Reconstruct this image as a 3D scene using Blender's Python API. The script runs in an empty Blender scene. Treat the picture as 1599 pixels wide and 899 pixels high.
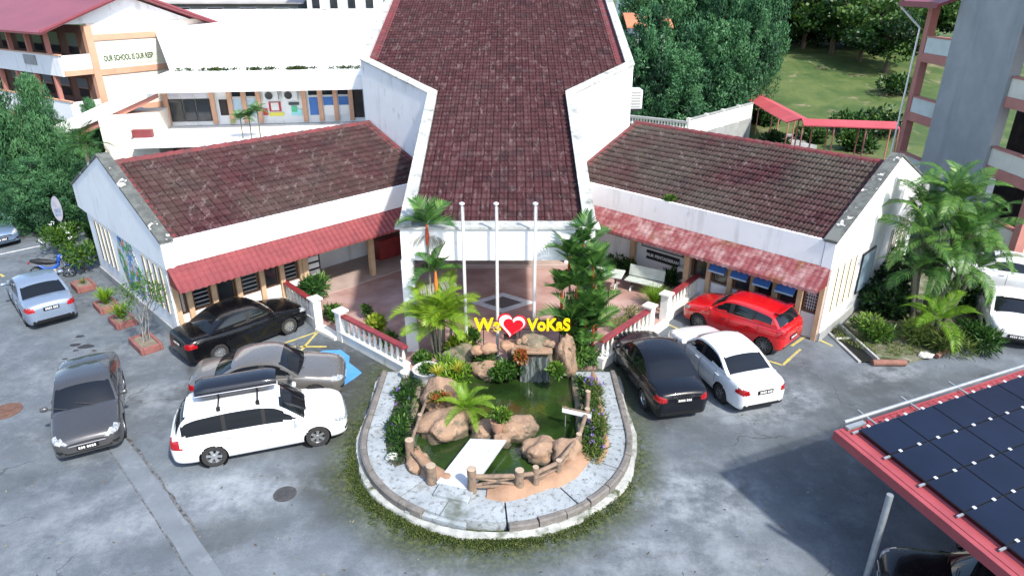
import bpy, bmesh, math, random
import numpy as np
from mathutils import Vector, Matrix, noise

random.seed(7); np.random.seed(7)
SC = bpy.context.scene
COL = SC.collection
R = math.radians

# ------------------------------------------------------------------ camera
CAM_H, PITCH, FPX = 11.5, R(24.2), 1060.0
cam = bpy.data.cameras.new('camera'); camo = bpy.data.objects.new('camera', cam); COL.objects.link(camo)
camo.location = (0, 0, CAM_H); camo.rotation_euler = (R(90) - PITCH, 0, 0)
cam.sensor_width = 36.0; cam.lens = FPX / 1599 * 36; cam.clip_end = 2000; cam.clip_start = 0.1
SC.camera = camo
SC.cycles.max_bounces = 4; SC.cycles.diffuse_bounces = 3; SC.cycles.glossy_bounces = 2; SC.cycles.transmission_bounces = 2; SC.cycles.caustics_reflective = False; SC.cycles.caustics_refractive = False; SC.cycles.use_light_tree = False

# ------------------------------------------------------------------ light
SUN_AZ = (0.625, -0.78); SUN_EL = R(47)
w = bpy.data.worlds.new('World'); SC.world = w; w.use_nodes = True
nt = w.node_tree; sky = nt.nodes.new('ShaderNodeTexSky'); sky.sky_type = 'NISHITA'; sky.sun_disc = False
sky.sun_elevation = SUN_EL; sky.sun_rotation = math.atan2(SUN_AZ[0], SUN_AZ[1]); sky.air_density = 1.0; sky.dust_density = 1.5; sky.ozone_density = 1.3
bg = nt.nodes['Background']; nt.links.new(sky.outputs[0], bg.inputs[0]); bg.inputs[1].default_value = 0.15
sl = bpy.data.lights.new('sun', 'SUN'); sl.energy = 3.0; sl.angle = R(2.6); sl.color = (1.0, 0.95, 0.87)
so = bpy.data.objects.new('sun', sl); COL.objects.link(so)
sd = Vector((SUN_AZ[0] * math.cos(SUN_EL), SUN_AZ[1] * math.cos(SUN_EL), math.sin(SUN_EL)))
so.rotation_euler = sd.to_track_quat('Z', 'Y').to_euler(); so.location = (30, -30, 40)
SC.view_settings.view_transform = 'Standard'; SC.view_settings.look = 'None'
SC.view_settings.exposure = 1.05; SC.view_settings.gamma = 1.0; SC.view_settings.use_curve_mapping = False

# ------------------------------------------------------------------ surveying helpers (photo pixel -> place)
def G(u, v, z=0.0):
    a = (u - 799.5) / FPX; b = (v - 449.5) / FPX
    dy = math.cos(PITCH) - b * math.sin(PITCH); dz = -math.sin(PITCH) - b * math.cos(PITCH)
    t = (z - CAM_H) / dz
    return Vector((a * t, dy * t, z))
def zat(y, v):
    b = (v - 449.5) / FPX
    return CAM_H - (b * y * math.cos(PITCH) + y * math.sin(PITCH)) / (math.cos(PITCH) - b * math.sin(PITCH))
def xat(u, y, z):
    return (u - 799.5) / FPX * (y * math.cos(PITCH) + (CAM_H - z) * math.sin(PITCH))

# ------------------------------------------------------------------ object helpers
def tag(o, label=None, cat=None, group=None, kind=None):
    if label: o['label'] = label
    if cat: o['category'] = cat
    if group: o['group'] = group
    if kind: o['kind'] = kind
    return o
def thing(name, label, cat, loc=(0, 0, 0), rz=0.0, group=None):
    o = bpy.data.objects.new(name, None); COL.objects.link(o); o.empty_display_size = 0.2
    o.location = loc; o.rotation_euler = (0, 0, rz)
    return tag(o, label, cat, group)
def link(name, me, parent=None, world=False):
    o = bpy.data.objects.new(name, me); COL.objects.link(o)
    if parent is not None:
        o.parent = parent
        if world:
            o.matrix_parent_inverse = Matrix.LocRotScale(parent.location, parent.rotation_euler, None).inverted()
    return o
def smooth(me, angle=None):
    me.polygons.foreach_set('use_smooth', [True] * len(me.polygons))
    if angle is not None:
        try: me.set_sharp_from_angle(angle=angle)
        except Exception: pass

class MB:
    def __init__(s, M=None): s.v = []; s.f = []; s.m = []; s.M = M
    def add(s, vs, fs, mi=0):
        n = len(s.v)
        s.v += [(s.M @ Vector(p))[:] for p in vs] if s.M else [tuple(p) for p in vs]
        s.f += [tuple(i + n for i in q) for q in fs]; s.m += [mi] * len(fs)
        return s
    def box(s, x0, x1, y0, y1, z0, z1, mi=0):
        v = [(x, y, z) for z in (z0, z1) for y in (y0, y1) for x in (x0, x1)]
        return s.add(v, [(0, 2, 3, 1), (4, 5, 7, 6), (0, 1, 5, 4), (2, 6, 7, 3), (0, 4, 6, 2), (1, 3, 7, 5)], mi)
    def obox(s, c, d, rz=0, mi=0, rx=0, ry=0):
        m = Matrix.Translation(c) @ Matrix.Rotation(rz, 4, 'Z') @ Matrix.Rotation(ry, 4, 'Y') @ Matrix.Rotation(rx, 4, 'X')
        v = [m @ Vector((sx * d[0] / 2, sy * d[1] / 2, sz * d[2] / 2)) for sz in (-1, 1) for sy in (-1, 1) for sx in (-1, 1)]
        return s.add(v, [(0, 2, 3, 1), (4, 5, 7, 6), (0, 1, 5, 4), (2, 6, 7, 3), (0, 4, 6, 2), (1, 3, 7, 5)], mi)
    def prism(s, poly, z0, z1, mi=0):
        n = len(poly)
        zf0 = z0 if callable(z0) else (lambda x, y: z0); zf1 = z1 if callable(z1) else (lambda x, y: z1)
        v = [(p[0], p[1], zf0(*p[:2])) for p in poly] + [(p[0], p[1], zf1(*p[:2])) for p in poly]
        f = [tuple(range(n))[::-1], tuple(range(n, 2 * n))] + [(i, (i + 1) % n, n + (i + 1) % n, n + i) for i in range(n)]
        return s.add(v, f, mi)
    def prism_x(s, poly, x0, x1, mi=0):   # poly in (y,z)
        n = len(poly)
        v = [(x0, p[0], p[1]) for p in poly] + [(x1, p[0], p[1]) for p in poly]
        f = [tuple(range(n))[::-1], tuple(range(n, 2 * n))] + [(i, (i + 1) % n, n + (i + 1) % n, n + i) for i in range(n)]
        return s.add(v, f, mi)
    def prism_y(s, poly, y0, y1, mi=0):   # poly in (x,z)
        n = len(poly)
        v = [(p[0], y0, p[1]) for p in poly] + [(p[0], y1, p[1]) for p in poly]
        f = [tuple(range(n))[::-1], tuple(range(n, 2 * n))] + [(i, (i + 1) % n, n + (i + 1) % n, n + i) for i in range(n)]
        return s.add(v, f, mi)
    def tube(s, pts, r, n=8, mi=0, closed=False):
        pts = [Vector(p) for p in pts]; k = len(pts)
        rs = r if isinstance(r, (list, tuple)) else [r] * k
        vs = []; up = Vector((0, 0, 1))
        for i, p in enumerate(pts):
            if closed: t = pts[(i + 1) % k] - pts[i - 1]
            else: t = pts[min(i + 1, k - 1)] - pts[max(i - 1, 0)]
            t = t.normalized() if t.length > 1e-9 else Vector((0, 0, 1))
            a = t.cross(up)
            if a.length < 0.05: a = t.cross(Vector((1, 0, 0)))
            a.normalize(); b = t.cross(a)
            vs += [p + (a * math.cos(2 * math.pi * j / n) + b * math.sin(2 * math.pi * j / n)) * rs[i] for j in range(n)]
        fs = []
        for i in range(k if closed else k - 1):
            i2 = (i + 1) % k
            fs += [(i * n + j, i * n + (j + 1) % n, i2 * n + (j + 1) % n, i2 * n + j) for j in range(n)]
        if not closed: fs += [tuple(range(n))[::-1], tuple(range((k - 1) * n, k * n))]
        return s.add(vs, fs, mi)
    def lathe(s, prof, n=16, c=(0, 0, 0), mi=0, axis='z', cap=True):
        vs = []
        for r, h in prof:
            for j in range(n):
                a = 2 * math.pi * j / n; x, y = r * math.cos(a), r * math.sin(a)
                q = (x, y, h) if axis == 'z' else ((x, h, y) if axis == 'y' else (h, x, y))
                vs.append((q[0] + c[0], q[1] + c[1], q[2] + c[2]))
        k = len(prof)
        fs = [(i * n + j, i * n + (j + 1) % n, (i + 1) * n + (j + 1) % n, (i + 1) * n + j) for i in range(k - 1) for j in range(n)]
        if cap: fs += [tuple(range(n))[::-1], tuple(range((k - 1) * n, k * n))]
        return s.add(vs, fs, mi)
    def mesh(s, name, mats, sm=None):
        me = bpy.data.meshes.new(name); me.from_pydata(s.v, [], s.f)
        for m in (mats if isinstance(mats, (list, tuple)) else [mats]): me.materials.append(m)
        if any(s.m): me.polygons.foreach_set('material_index', s.m)
        if sm is not None: smooth(me, sm)
        me.update(); return me
    def build(s, name, mats, parent=None, world=False, sm=None, bev=0):
        o = link(name, s.mesh(name, mats, sm), parent, world)
        if bev:
            b = o.modifiers.new('bevel', 'BEVEL'); b.width = bev; b.segments = 1; b.limit_method = 'ANGLE'; b.angle_limit = R(40)
        return o

def np_mesh(name, V, F, mat, rnd=None, sm=False):
    V = np.asarray(V, dtype=np.float32).reshape(-1, 3); F = np.asarray(F, dtype=np.int32); nf, k = F.shape
    me = bpy.data.meshes.new(name); me.vertices.add(len(V)); me.vertices.foreach_set('co', V.ravel())
    me.loops.add(nf * k); me.loops.foreach_set('vertex_index', F.ravel())
    me.polygons.add(nf); me.polygons.foreach_set('loop_start', np.arange(0, nf * k, k, dtype=np.int32))
    if rnd is not None:
        a = me.attributes.new('rnd', 'FLOAT', 'FACE'); a.data.foreach_set('value', np.asarray(rnd, dtype=np.float32))
    for m in (mat if isinstance(mat, (list, tuple)) else [mat]): me.materials.append(m)
    if sm: me.polygons.foreach_set('use_smooth', np.ones(nf, dtype=bool))
    me.update(calc_edges=True); me.validate()
    return me

# ------------------------------------------------------------------ materials
MATS = {}
def nd(t, typ, **kw):
    n = t.nodes.new(typ)
    for k, v in kw.items(): setattr(n, k, v)
    return n
def mat(name, c1, c2=None, sc=4.0, rough=.7, metal=0.0, bump=0.0, bsc=40.0, spec=.5, coat=0.0, lo=.38, hi=.62, grime=None, space='pos', stretch=(1, 1, 1), trans=0.0, emit=None, rvar=0.0, wet=None):
    """principled material with a two-tone noise, optional grime layer (colour, scale, lo, hi, stretch) and fine bump"""
    m = bpy.data.materials.new(name); m.use_nodes = True; t = m.node_tree; L = t.links.new
    b = t.nodes['Principled BSDF']
    b.inputs['Roughness'].default_value = rough; b.inputs['Metallic'].default_value = metal
    b.inputs['Specular IOR Level'].default_value = spec; b.inputs['Coat Weight'].default_value = coat; b.inputs['Coat Roughness'].default_value = .04
    if space == 'pos': src = nd(t, 'ShaderNodeNewGeometry').outputs['Position']
    else: src = nd(t, 'ShaderNodeTexCoord').outputs['Object']
    def mapped(st):
        if st == (1, 1, 1): return src
        mp = nd(t, 'ShaderNodeMapping'); mp.inputs['Scale'].default_value = st; L(src, mp.inputs['Vector']); return mp.outputs[0]
    def noisefac(scale, lo, hi, st, det=4):
        n = nd(t, 'ShaderNodeTexNoise'); n.inputs['Scale'].default_value = scale; n.inputs['Detail'].default_value = det; n.inputs['Roughness'].default_value = .62
        L(mapped(st), n.inputs['Vector'])
        r = nd(t, 'ShaderNodeMapRange'); r.inputs['From Min'].default_value = lo; r.inputs['From Max'].default_value = hi; L(n.outputs['Fac'], r.inputs['Value'])
        return r.outputs[0]
    col = None
    def rgb(c): return (c[0], c[1], c[2], 1)
    if c2 is None: b.inputs['Base Color'].default_value = rgb(c1)
    else:
        mx = nd(t, 'ShaderNodeMix', data_type='RGBA'); mx.inputs[6].default_value = rgb(c1); mx.inputs[7].default_value = rgb(c2)
        L(noisefac(sc, lo, hi, stretch), mx.inputs[0]); col = mx.outputs[2]
    for g in (grime or []):
        mx = nd(t, 'ShaderNodeMix', data_type='RGBA'); mx.inputs[7].default_value = rgb(g[0])
        if col is not None: L(col, mx.inputs[6])
        else: mx.inputs[6].default_value = rgb(c1)
        L(noisefac(g[1], g[2], g[3], g[4] if len(g) > 4 else (1, 1, 1)), mx.inputs[0]); col = mx.outputs[2]
    if wet:
        sp = nd(t, 'ShaderNodeSeparateXYZ'); L(nd(t, 'ShaderNodeNewGeometry').outputs['Position'], sp.inputs[0])
        wn = nd(t, 'ShaderNodeTexNoise'); wn.inputs['Scale'].default_value = 5; wa_ = nd(t, 'ShaderNodeMath', operation='MULTIPLY_ADD'); wa_.inputs[1].default_value = -.22; L(wn.outputs['Fac'], wa_.inputs[0]); L(sp.outputs[2], wa_.inputs[2])
        wr_ = nd(t, 'ShaderNodeMapRange'); wr_.inputs[1].default_value = wet - .12; wr_.inputs[2].default_value = wet - .05; wr_.inputs[3].default_value = .85; wr_.inputs[4].default_value = 0; L(wa_.outputs[0], wr_.inputs[0])
        mx = nd(t, 'ShaderNodeMix', data_type='RGBA'); mx.inputs[7].default_value = (.055, .055, .035, 1); L(wr_.outputs[0], mx.inputs[0])
        if col is not None: L(col, mx.inputs[6])
        col = mx.outputs[2]
    if col is not None: L(col, b.inputs['Base Color'])
    if rvar:
        f = noisefac(sc * 2.3, .3, .7, (1, 1, 1)); r = nd(t, 'ShaderNodeMapRange'); r.inputs['To Min'].default_value = rough - rvar; r.inputs['To Max'].default_value = rough + rvar
        L(f, r.inputs['Value']); L(r.outputs[0], b.inputs['Roughness'])
    if bump:
        n = nd(t, 'ShaderNodeTexNoise'); n.inputs['Scale'].default_value = bsc; n.inputs['Detail'].default_value = 4; L(src, n.inputs['Vector'])
        bp = nd(t, 'ShaderNodeBump'); bp.inputs['Strength'].default_value = bump; bp.inputs['Distance'].default_value = .03
        L(n.outputs['Fac'], bp.inputs['Height']); L(bp.outputs[0], b.inputs['Normal'])
    if emit: b.inputs['Emission Color'].default_value = rgb(emit[0]); b.inputs['Emission Strength'].default_value = emit[1]
    MATS[name] = m
    return m
def leafmat(name, cols, rough=.5, transl=.25):
    m = bpy.data.materials.new(name); m.use_nodes = True; t = m.node_tree; L = t.links.new
    b = t.nodes['Principled BSDF']; b.inputs['Roughness'].default_value = rough; b.inputs['Specular IOR Level'].default_value = .35
    at = nd(t, 'ShaderNodeAttribute', attribute_name='rnd'); oi = nd(t, 'ShaderNodeObjectInfo')
    ad = nd(t, 'ShaderNodeMath', operation='MULTIPLY_ADD'); ad.inputs[1].default_value = .22; L(oi.outputs['Random'], ad.inputs[0])
    sb = nd(t, 'ShaderNodeMath', operation='SUBTRACT'); sb.inputs[1].default_value = .11; L(at.outputs['Fac'], ad.inputs[2]); L(ad.outputs[0], sb.inputs[0])
    cr = nd(t, 'ShaderNodeValToRGB'); e = cr.color_ramp.elements
    while len(e) < len(cols): e.new(.5)
    for i, c in enumerate(cols): e[i].position = i / (len(cols) - 1); e[i].color = (c[0], c[1], c[2], 1)
    L(sb.outputs[0], cr.inputs[0]); L(cr.outputs[0], b.inputs['Base Color'])
    tr = nd(t, 'ShaderNodeBsdfTranslucent'); L(cr.outputs[0], tr.inputs['Color'])
    mx = nd(t, 'ShaderNodeMixShader'); mx.inputs[0].default_value = transl
    L(b.outputs[0], mx.inputs[1]); L(tr.outputs[0], mx.inputs[2]); L(mx.outputs[0], t.nodes['Material Output'].inputs[0])
    MATS[name] = m
    return m

WHITE = mat('white_wall_paint', (.84, .85, .85), (.80, .81, .81), sc=1.2, rough=.8, bump=.1, bsc=30, grime=[((.52, .53, .51), 1.3, .56, .80, (1, 1, .14)), ((.40, .41, .38), 3.1, .62, .80, (1, 1, .3))])
CREAM = mat('cream_wall_paint', (.74, .66, .52), (.66, .58, .45), sc=1.5, rough=.8, grime=[((.34, .31, .26), 2.0, .58, .85, (1, 1, .2))])
PEACH = mat('peach_band_paint', (.62, .36, .24), (.56, .32, .21), sc=1.2, rough=.8, grime=[((.4, .25, .18), 2.0, .6, .85, (1, 1, .2))])
ROSE = mat('dusty_rose_paint', (.46, .20, .16), (.40, .17, .14), sc=1.0, rough=.8, grime=[((.25, .13, .11), 1.5, .58, .85, (1, 1, .2))])
CAPS = mat('weathered_parapet_cap', (.50, .51, .49), (.34, .35, .33), sc=1.2, rough=.9, bump=.4, bsc=25, lo=.36, hi=.64, grime=[((.17, .18, .165), 2.6, .54, .72), ((.64, .64, .61), .9, .56, .70)])
CAPD = mat('mouldy_gable_cap', (.13, .14, .13), (.06, .066, .062), sc=2.2, rough=.9, bump=.4, bsc=25, grime=[((.60, .60, .56), 2.2, .60, .66)])
CONC = mat('grey_concrete', (.36, .37, .36), (.28, .29, .29), sc=1.2, rough=.85, bump=.2, grime=[((.2, .21, .21), 1.5, .55, .8, (1, 1, .2))])
TOWER = mat('tower_render', (.34, .36, .36), (.29, .31, .31), sc=.6, rough=.85, bump=.15, grime=[((.23, .25, .25), .9, .52, .8, (1, 1, .15))])
DARKIN = mat('dark_interior', (.025, .022, .022), (.05, .04, .038), sc=2, rough=.9)  # near-black colour puts shade into rooms and openings
BROWN = mat('brown_timber', (.17, .085, .05), (.12, .06, .035), sc=6, rough=.55, stretch=(1, 1, .2))
GLASS = mat('dark_window_glass', (.018, .022, .026), (.035, .042, .048), sc=.9, rough=.08, spec=.6)
BLUEBL = mat('blue_blind', (.05, .18, .50), (.04, .14, .42), sc=2, rough=.5)
PALEBL = mat('pale_blue_pane', (.45, .58, .66), (.36, .50, .60), sc=1.5, rough=.3)
REDAWN = mat('red_awning_sheet', (.215, .042, .045), (.17, .032, .036), sc=1.5, rough=.5, bump=.1)
REDAWN2 = mat('rusty_red_awning_sheet', (.23, .060, .062), (.18, .044, .048), sc=1.5, rough=.55, grime=[((.40, .27, .26), 2.2, .45, .75), ((.16, .065, .02), 1.3, .58, .68)])
REDROOF = mat('red_metal_roof', (.25, .055, .068), (.21, .045, .056), sc=.4, rough=.45)
RIDGE = mat('red_ridge_tile', (.17, .030, .034), (.10, .028, .030), sc=2.0, rough=.75, grime=[((.12, .09, .08), 2.5, .55, .75)])
GUTTER = mat('black_gutter', (.03, .03, .032), (.06, .06, .06), sc=3, rough=.6)
RAILRED = mat('maroon_handrail', (.24, .03, .035), (.17, .025, .03), sc=3, rough=.4)
BALW = mat('balustrade_white', (.82, .81, .76), (.74, .73, .66), sc=2.5, rough=.6, grime=[((.36, .37, .25), 2.5, .60, .8, (1, 1, .4))])
STEEL = mat('galvanised_steel', (.40, .43, .45), (.32, .35, .37), sc=6, rough=.45, metal=.5)
ALU = mat('white_aluminium', (.75, .77, .78), None, rough=.35, metal=.3)
BLACKM = mat('black_metal', (.015, .015, .017), None, rough=.45)
RUBBER = mat('tyre_rubber', (.018, .018, .019), (.03, .03, .03), sc=20, rough=.85)
RIM = mat('alloy_rim', (.62, .63, .64), (.5, .51, .52), sc=10, rough=.25, metal=.85)
RIMD = mat('dark_alloy_rim', (.12, .12, .13), (.3, .3, .31), sc=10, rough=.3, metal=.7)
CGLASS = mat('car_glass', (.008, .010, .013), None, rough=.04, spec=.6)
TAIL = mat('tail_lamp_red', (.38, .008, .012), (.25, .004, .008), sc=20, rough=.1, coat=.6)
HEAD = mat('head_lamp', (.42, .45, .47), (.16, .18, .20), sc=16, rough=.08, coat=.6)
PLATE = mat('plate_black', (.01, .01, .01), None, rough=.4)
PLATEW = mat('plate_white', (.8, .8, .8), None, rough=.4)
TRIM = mat('black_trim', (.012, .012, .013), None, rough=.55)
CHROME = mat('chrome_trim', (.8, .8, .82), None, rough=.12, metal=1)
YEL = mat('sign_yellow', (.85, .62, .005), None, rough=.4)
SRED = mat('sign_red', (.68, .008, .02), None, rough=.35)
SWHITE = mat('sign_white', (.82, .82, .82), None, rough=.4)
PANEL = mat('solar_cells', (.006, .010, .024), (.008, .013, .032), sc=.8, rough=.28, spec=.35)
PFRAME = mat('panel_frame', (.008, .009, .012), None, rough=.4)
ROCK = mat('painted_cement_rock', (.31, .20, .13), (.24, .16, .11), sc=2.6, rough=.85, bump=1.0, bsc=16, space='obj', wet=.30, grime=[((.13, .10, .07), 3.4, .54, .70), ((.44, .31, .21), 5.5, .56, .76), ((.09, .095, .06), 1.7, .58, .72)])
ROCKD = mat('mossy_rock', (.20, .16, .11), (.10, .10, .07), sc=3, rough=.9, bump=.6, bsc=10, grime=[((.05, .075, .03), 3, .5, .66), ((.42, .25, .15), 2.2, .58, .7)])
TERRA = mat('terracotta_cement', (.36, .215, .135), (.28, .17, .11), sc=2.5, rough=.85, bump=.5, bsc=10, grime=[((.27, .19, .12), 2.6, .57, .74)])
LOGM = mat('cement_log', (.25, .175, .12), (.18, .125, .09), sc=6, rough=.85, bump=.7, bsc=14, grime=[((.10, .085, .07), 5, .52, .7)])
LOGEND = mat('cement_log_end', (.42, .33, .24), (.34, .26, .19), sc=9, rough=.85)
BARK = mat('bark', (.13, .10, .075), (.08, .06, .045), sc=8, rough=.9, bump=.5, space='obj')
PALMST = mat('palm_stem', (.20, .19, .14), (.13, .125, .09), sc=12, rough=.8, bump=.4, space='obj', stretch=(.3, .3, 3))
SHAFT = mat('red_crownshaft', (.50, .09, .025), (.42, .05, .02), sc=4, rough=.5, space='obj')
SHAFTO = mat('orange_crownshaft', (.62, .20, .03), (.50, .14, .03), sc=4, rough=.5, space='obj')
BRICKR = mat('painted_red_brick', (.27, .105, .095), (.20, .085, .075), sc=4, rough=.8, bump=.3)
SOIL = mat('dry_soil', (.22, .19, .14), (.15, .13, .10), sc=5, rough=.95, bump=.8, bsc=25)
POTW = mat('white_cement_pot', (.70, .70, .67), (.45, .45, .42), sc=3, rough=.75, grime=[((.2, .2, .18), 3, .58, .74)])
TERRAPOT = mat('clay_pot', (.42, .24, .16), (.35, .20, .13), sc=5, rough=.8)

LEAF_CON = leafmat('conifer_leaf', [(.005, .018, .010), (.028, .100, .044), (.056, .170, .068), (.095, .235, .09)], .55, .25)
LEAF_TREE = leafmat('broad_leaf', [(.008, .025, .008), (.022, .07, .014), (.055, .125, .02), (.12, .20, .035)], .45, .25)
LEAF_PALM = leafmat('palm_leaf', [(.016, .055, .017), (.045, .13, .030), (.10, .22, .045), (.19, .31, .06)], .4, .3)
LEAF_ARECA = leafmat('areca_leaf', [(.05, .13, .015), (.12, .26, .02), (.20, .36, .03), (.30, .42, .04)], .4, .35)
LEAF_SHRUB = leafmat('shrub_leaf', [(.012, .04, .01), (.03, .09, .015), (.07, .16, .02), (.16, .25, .03)], .45, .3)
LEAF_YEL = leafmat('yellow_green_leaf', [(.05, .12, .015), (.14, .24, .02), (.30, .36, .03), (.45, .42, .06)], .45, .35)
LEAF_DRY = leafmat('dry_grey_leaf', [(.12, .13, .10), (.22, .22, .18), (.30, .30, .25), (.38, .36, .30)], .6, .2)
LEAF_GRASS = leafmat('grass_blade', [(.06, .10, .02), (.10, .16, .03), (.18, .22, .05), (.28, .26, .10)], .6, .3)
LEAF_MOSS = leafmat('moss_leaf', [(.02, .035, .010), (.05, .08, .015), (.10, .13, .03), (.20, .20, .07)], .8, .1)
FLOWER = leafmat('purple_flower', [(.16, .07, .42), (.24, .12, .55), (.34, .2, .65), (.42, .3, .7)], .5, .3)
REDLEAF = leafmat('red_green_leaf', [(.03, .10, .012), (.08, .15, .02), (.30, .10, .03), (.42, .12, .04)], .45, .3)

# ================================================================== GROUND
def sstep(a, b, x): 
    t = np.clip((x - a) / (b - a), 0, 1); return t * t * (3 - 2 * t)
def terr(x, y):
    x = np.asarray(x, float); y = np.asarray(y, float)
    return 4.8 * sstep(50, 86, y) * sstep(4, 20, x) + 3.0 * sstep(86, 200, y) * sstep(-30, 20, x)
PC = Vector((-.42, 15.5)); PR = 3.72; PTOP = 19.0
def pond_dist(x, y):
    """signed distance outside the horseshoe outline of the pond platform"""
    dx = x - PC.x; dy = np.minimum(y - PC.y, 0)
    d = np.hypot(dx, dy) - PR
    d = np.where(y > PTOP, np.maximum(d, y - PTOP), d)
    return d
def axis(lo, hi, step, far_lo, far_hi):
    a = list(np.arange(lo, hi + 1e-6, step)); b = []; s = step * 1.6; p = hi
    while p < far_hi: p += s; s *= 1.25; b.append(p)
    c = []; s = step * 1.6; p = lo
    while p > far_lo: p -= s; s *= 1.25; c.append(p)
    return np.array(c[::-1] + a + b)
gx = axis(-30, 24, .17, -420, 420); gy = axis(5, 30, .17, -80, 700)
X, Y = np.meshgrid(gx, gy); Z = terr(X, Y)
nx, ny = len(gx), len(gy)
idx = np.arange(nx * ny).reshape(ny, nx)
Fq = np.stack([idx[:-1, :-1].ravel(), idx[:-1, 1:].ravel(), idx[1:, 1:].ravel(), idx[1:, :-1].ravel()], 1)

def ground_material():
    m = bpy.data.materials.new('asphalt_ground'); m.use_nodes = True; t = m.node_tree; L = t.links.new
    b = t.nodes['Principled BSDF']; b.inputs['Roughness'].default_value = .75; b.inputs['Specular IOR Level'].default_value = .4
    pos = nd(t, 'ShaderNodeNewGeometry').outputs['Position']
    def nz(scale, lo, hi, det=7, dist=0.0, rough=.6, off=0):
        n = nd(t, 'ShaderNodeTexNoise'); n.inputs['Scale'].default_value = scale; n.inputs['Detail'].default_value = det
        n.inputs['Roughness'].default_value = rough; n.inputs['Distortion'].default_value = dist
        mp = nd(t, 'ShaderNodeMapping'); mp.inputs['Location'].default_value = (off, off * .7, 0); L(pos, mp.inputs[0]); L(mp.outputs[0], n.inputs['Vector'])
        r = nd(t, 'ShaderNodeMapRange'); r.inputs[1].default_value = lo; r.inputs[2].default_value = hi; r.interpolation_type = 'SMOOTHSTEP'
        L(n.outputs['Fac'], r.inputs[0]); return r.outputs[0]
    def mixc(fac, a, c):
        mx = nd(t, 'ShaderNodeMix', data_type='RGBA')
        if isinstance(fac, float): mx.inputs[0].default_value = fac
        else: L(fac, mx.inputs[0])
        for k, q in ((6, a), (7, c)):
            if isinstance(q, tuple): mx.inputs[k].default_value = (*q, 1)
            else: L(q, mx.inputs[k])
        return mx.outputs[2]
    def mul(a, c, op='MULTIPLY'):
        n = nd(t, 'ShaderNodeMath', operation=op)
        for k, q in ((0, a), (1, c)):
            if isinstance(q, (int, float)): n.inputs[k].default_value = q
            else: L(q, n.inputs[k])
        return n.outputs[0]
    def attr(n): return nd(t, 'ShaderNodeAttribute', attribute_name=n).outputs['Fac']
    c = mixc(nz(.22, .35, .65, 6, .1), (.082, .099, .117), (.122, .145, .168))
    c = mixc(nz(1.1, .42, .74, 7, 0, .74), c, (.178, .205, .231))
    c = mixc(mul(nz(.45, .50, .80, 8, 0, .76, 31), .6), c, (.245, .285, .32))          # chalky dust
    c = mixc(mul(nz(.5, .50, .68, 8, 0, .74, 77), .7), c, (.055, .062, .070))          # old stains
    c = mixc(mul(nz(14, .42, .72, 5, 0, .7), .45), c, (.085, .094, .104))
    c = mixc(mul(nz(60, .52, .72, 2, 0, .6, 3), .5), c, (.27, .29, .31))                  # aggregate
    # hairline cracks
    vo = nd(t, 'ShaderNodeTexVoronoi', feature='DISTANCE_TO_EDGE'); vo.inputs['Scale'].default_value = .33
    wn = nd(t, 'ShaderNodeTexNoise'); wn.inputs['Scale'].default_value = 1.3; wn.inputs['Detail'].default_value = 6; L(pos, wn.inputs['Vector'])
    va = nd(t, 'ShaderNodeVectorMath', operation='MULTIPLY_ADD'); va.inputs[1].default_value = (1.6, 1.6, 0); L(wn.outputs['Color'], va.inputs[0]); L(pos, va.inputs[2]); L(va.outputs[0], vo.inputs['Vector'])
    cr = nd(t, 'ShaderNodeMapRange'); cr.inputs[1].default_value = .004; cr.inputs[2].default_value = .014; cr.inputs[3].default_value = 1; cr.inputs[4].default_value = 0; L(vo.outputs['Distance'], cr.inputs[0])
    crack = mul(cr.outputs[0], nz(.3, .52, .62, 3, 0, .5, 12))
    c = mixc(mul(crack, .7), c, (.06, .062, .065))
    br = nz(1.6, .22, .50, 6, .5, .7, 5)
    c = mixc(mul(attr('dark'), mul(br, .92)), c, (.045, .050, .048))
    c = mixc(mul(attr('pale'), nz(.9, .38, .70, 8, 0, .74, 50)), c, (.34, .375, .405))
    mossn = nz(2.6, .28, .52, 6, .4, .75, 9)
    c = mixc(mul(attr('moss'), mossn), c, mixc(nz(9, .4, .66, 4), (.030, .042, .016), (.085, .098, .030)))
    gr = mixc(nz(.25, .38, .66, 6, .5), (.045, .085, .018), (.095, .128, .034))
    gr = mixc(nz(.4, .56, .72, 6, .8, .6, 21), gr, (.22, .185, .115))
    gr = mixc(mul(nz(3, .5, .8, 6), .6), gr, (.03, .055, .014))
    c = mixc(attr('grass'), c, gr)
    L(c, b.inputs['Base Color'])
    n = nd(t, 'ShaderNodeTexNoise'); n.inputs['Scale'].default_value = 38; n.inputs['Detail'].default_value = 5; L(pos, n.inputs['Vector'])
    h = mul(n.outputs['Fac'], mul(crack, -1.5), 'ADD')
    bp = nd(t, 'ShaderNodeBump'); bp.inputs['Strength'].default_value = .35; bp.inputs['Distance'].default_value = .02; L(h, bp.inputs['Height']); L(bp.outputs[0], b.inputs['Normal'])
    rr = nd(t, 'ShaderNodeMapRange'); rr.inputs[3].default_value = .82; rr.inputs[4].default_value = .5; L(nz(.6, .4, .7, 6, 1), rr.inputs[0]); L(rr.outputs[0], b.inputs['Roughness'])
    return m
gm = np_mesh('ground', np.stack([X, Y, Z], -1).reshape(-1, 3), Fq, ground_material(), sm=True)
pd = pond_dist(X, Y)
ang = np.arctan2(Y - PC.y, X - PC.x)
sidew = .55 + .45 * np.cos(ang + R(105))                     # stronger on the left and front of the pond
moss = np.clip(1.4 - np.maximum(pd, 0) / (.40 + .60 * sidew), 0, 1) * np.clip(.55 + .6 * sidew, 0, 1) * (Y < 19.6)
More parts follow.
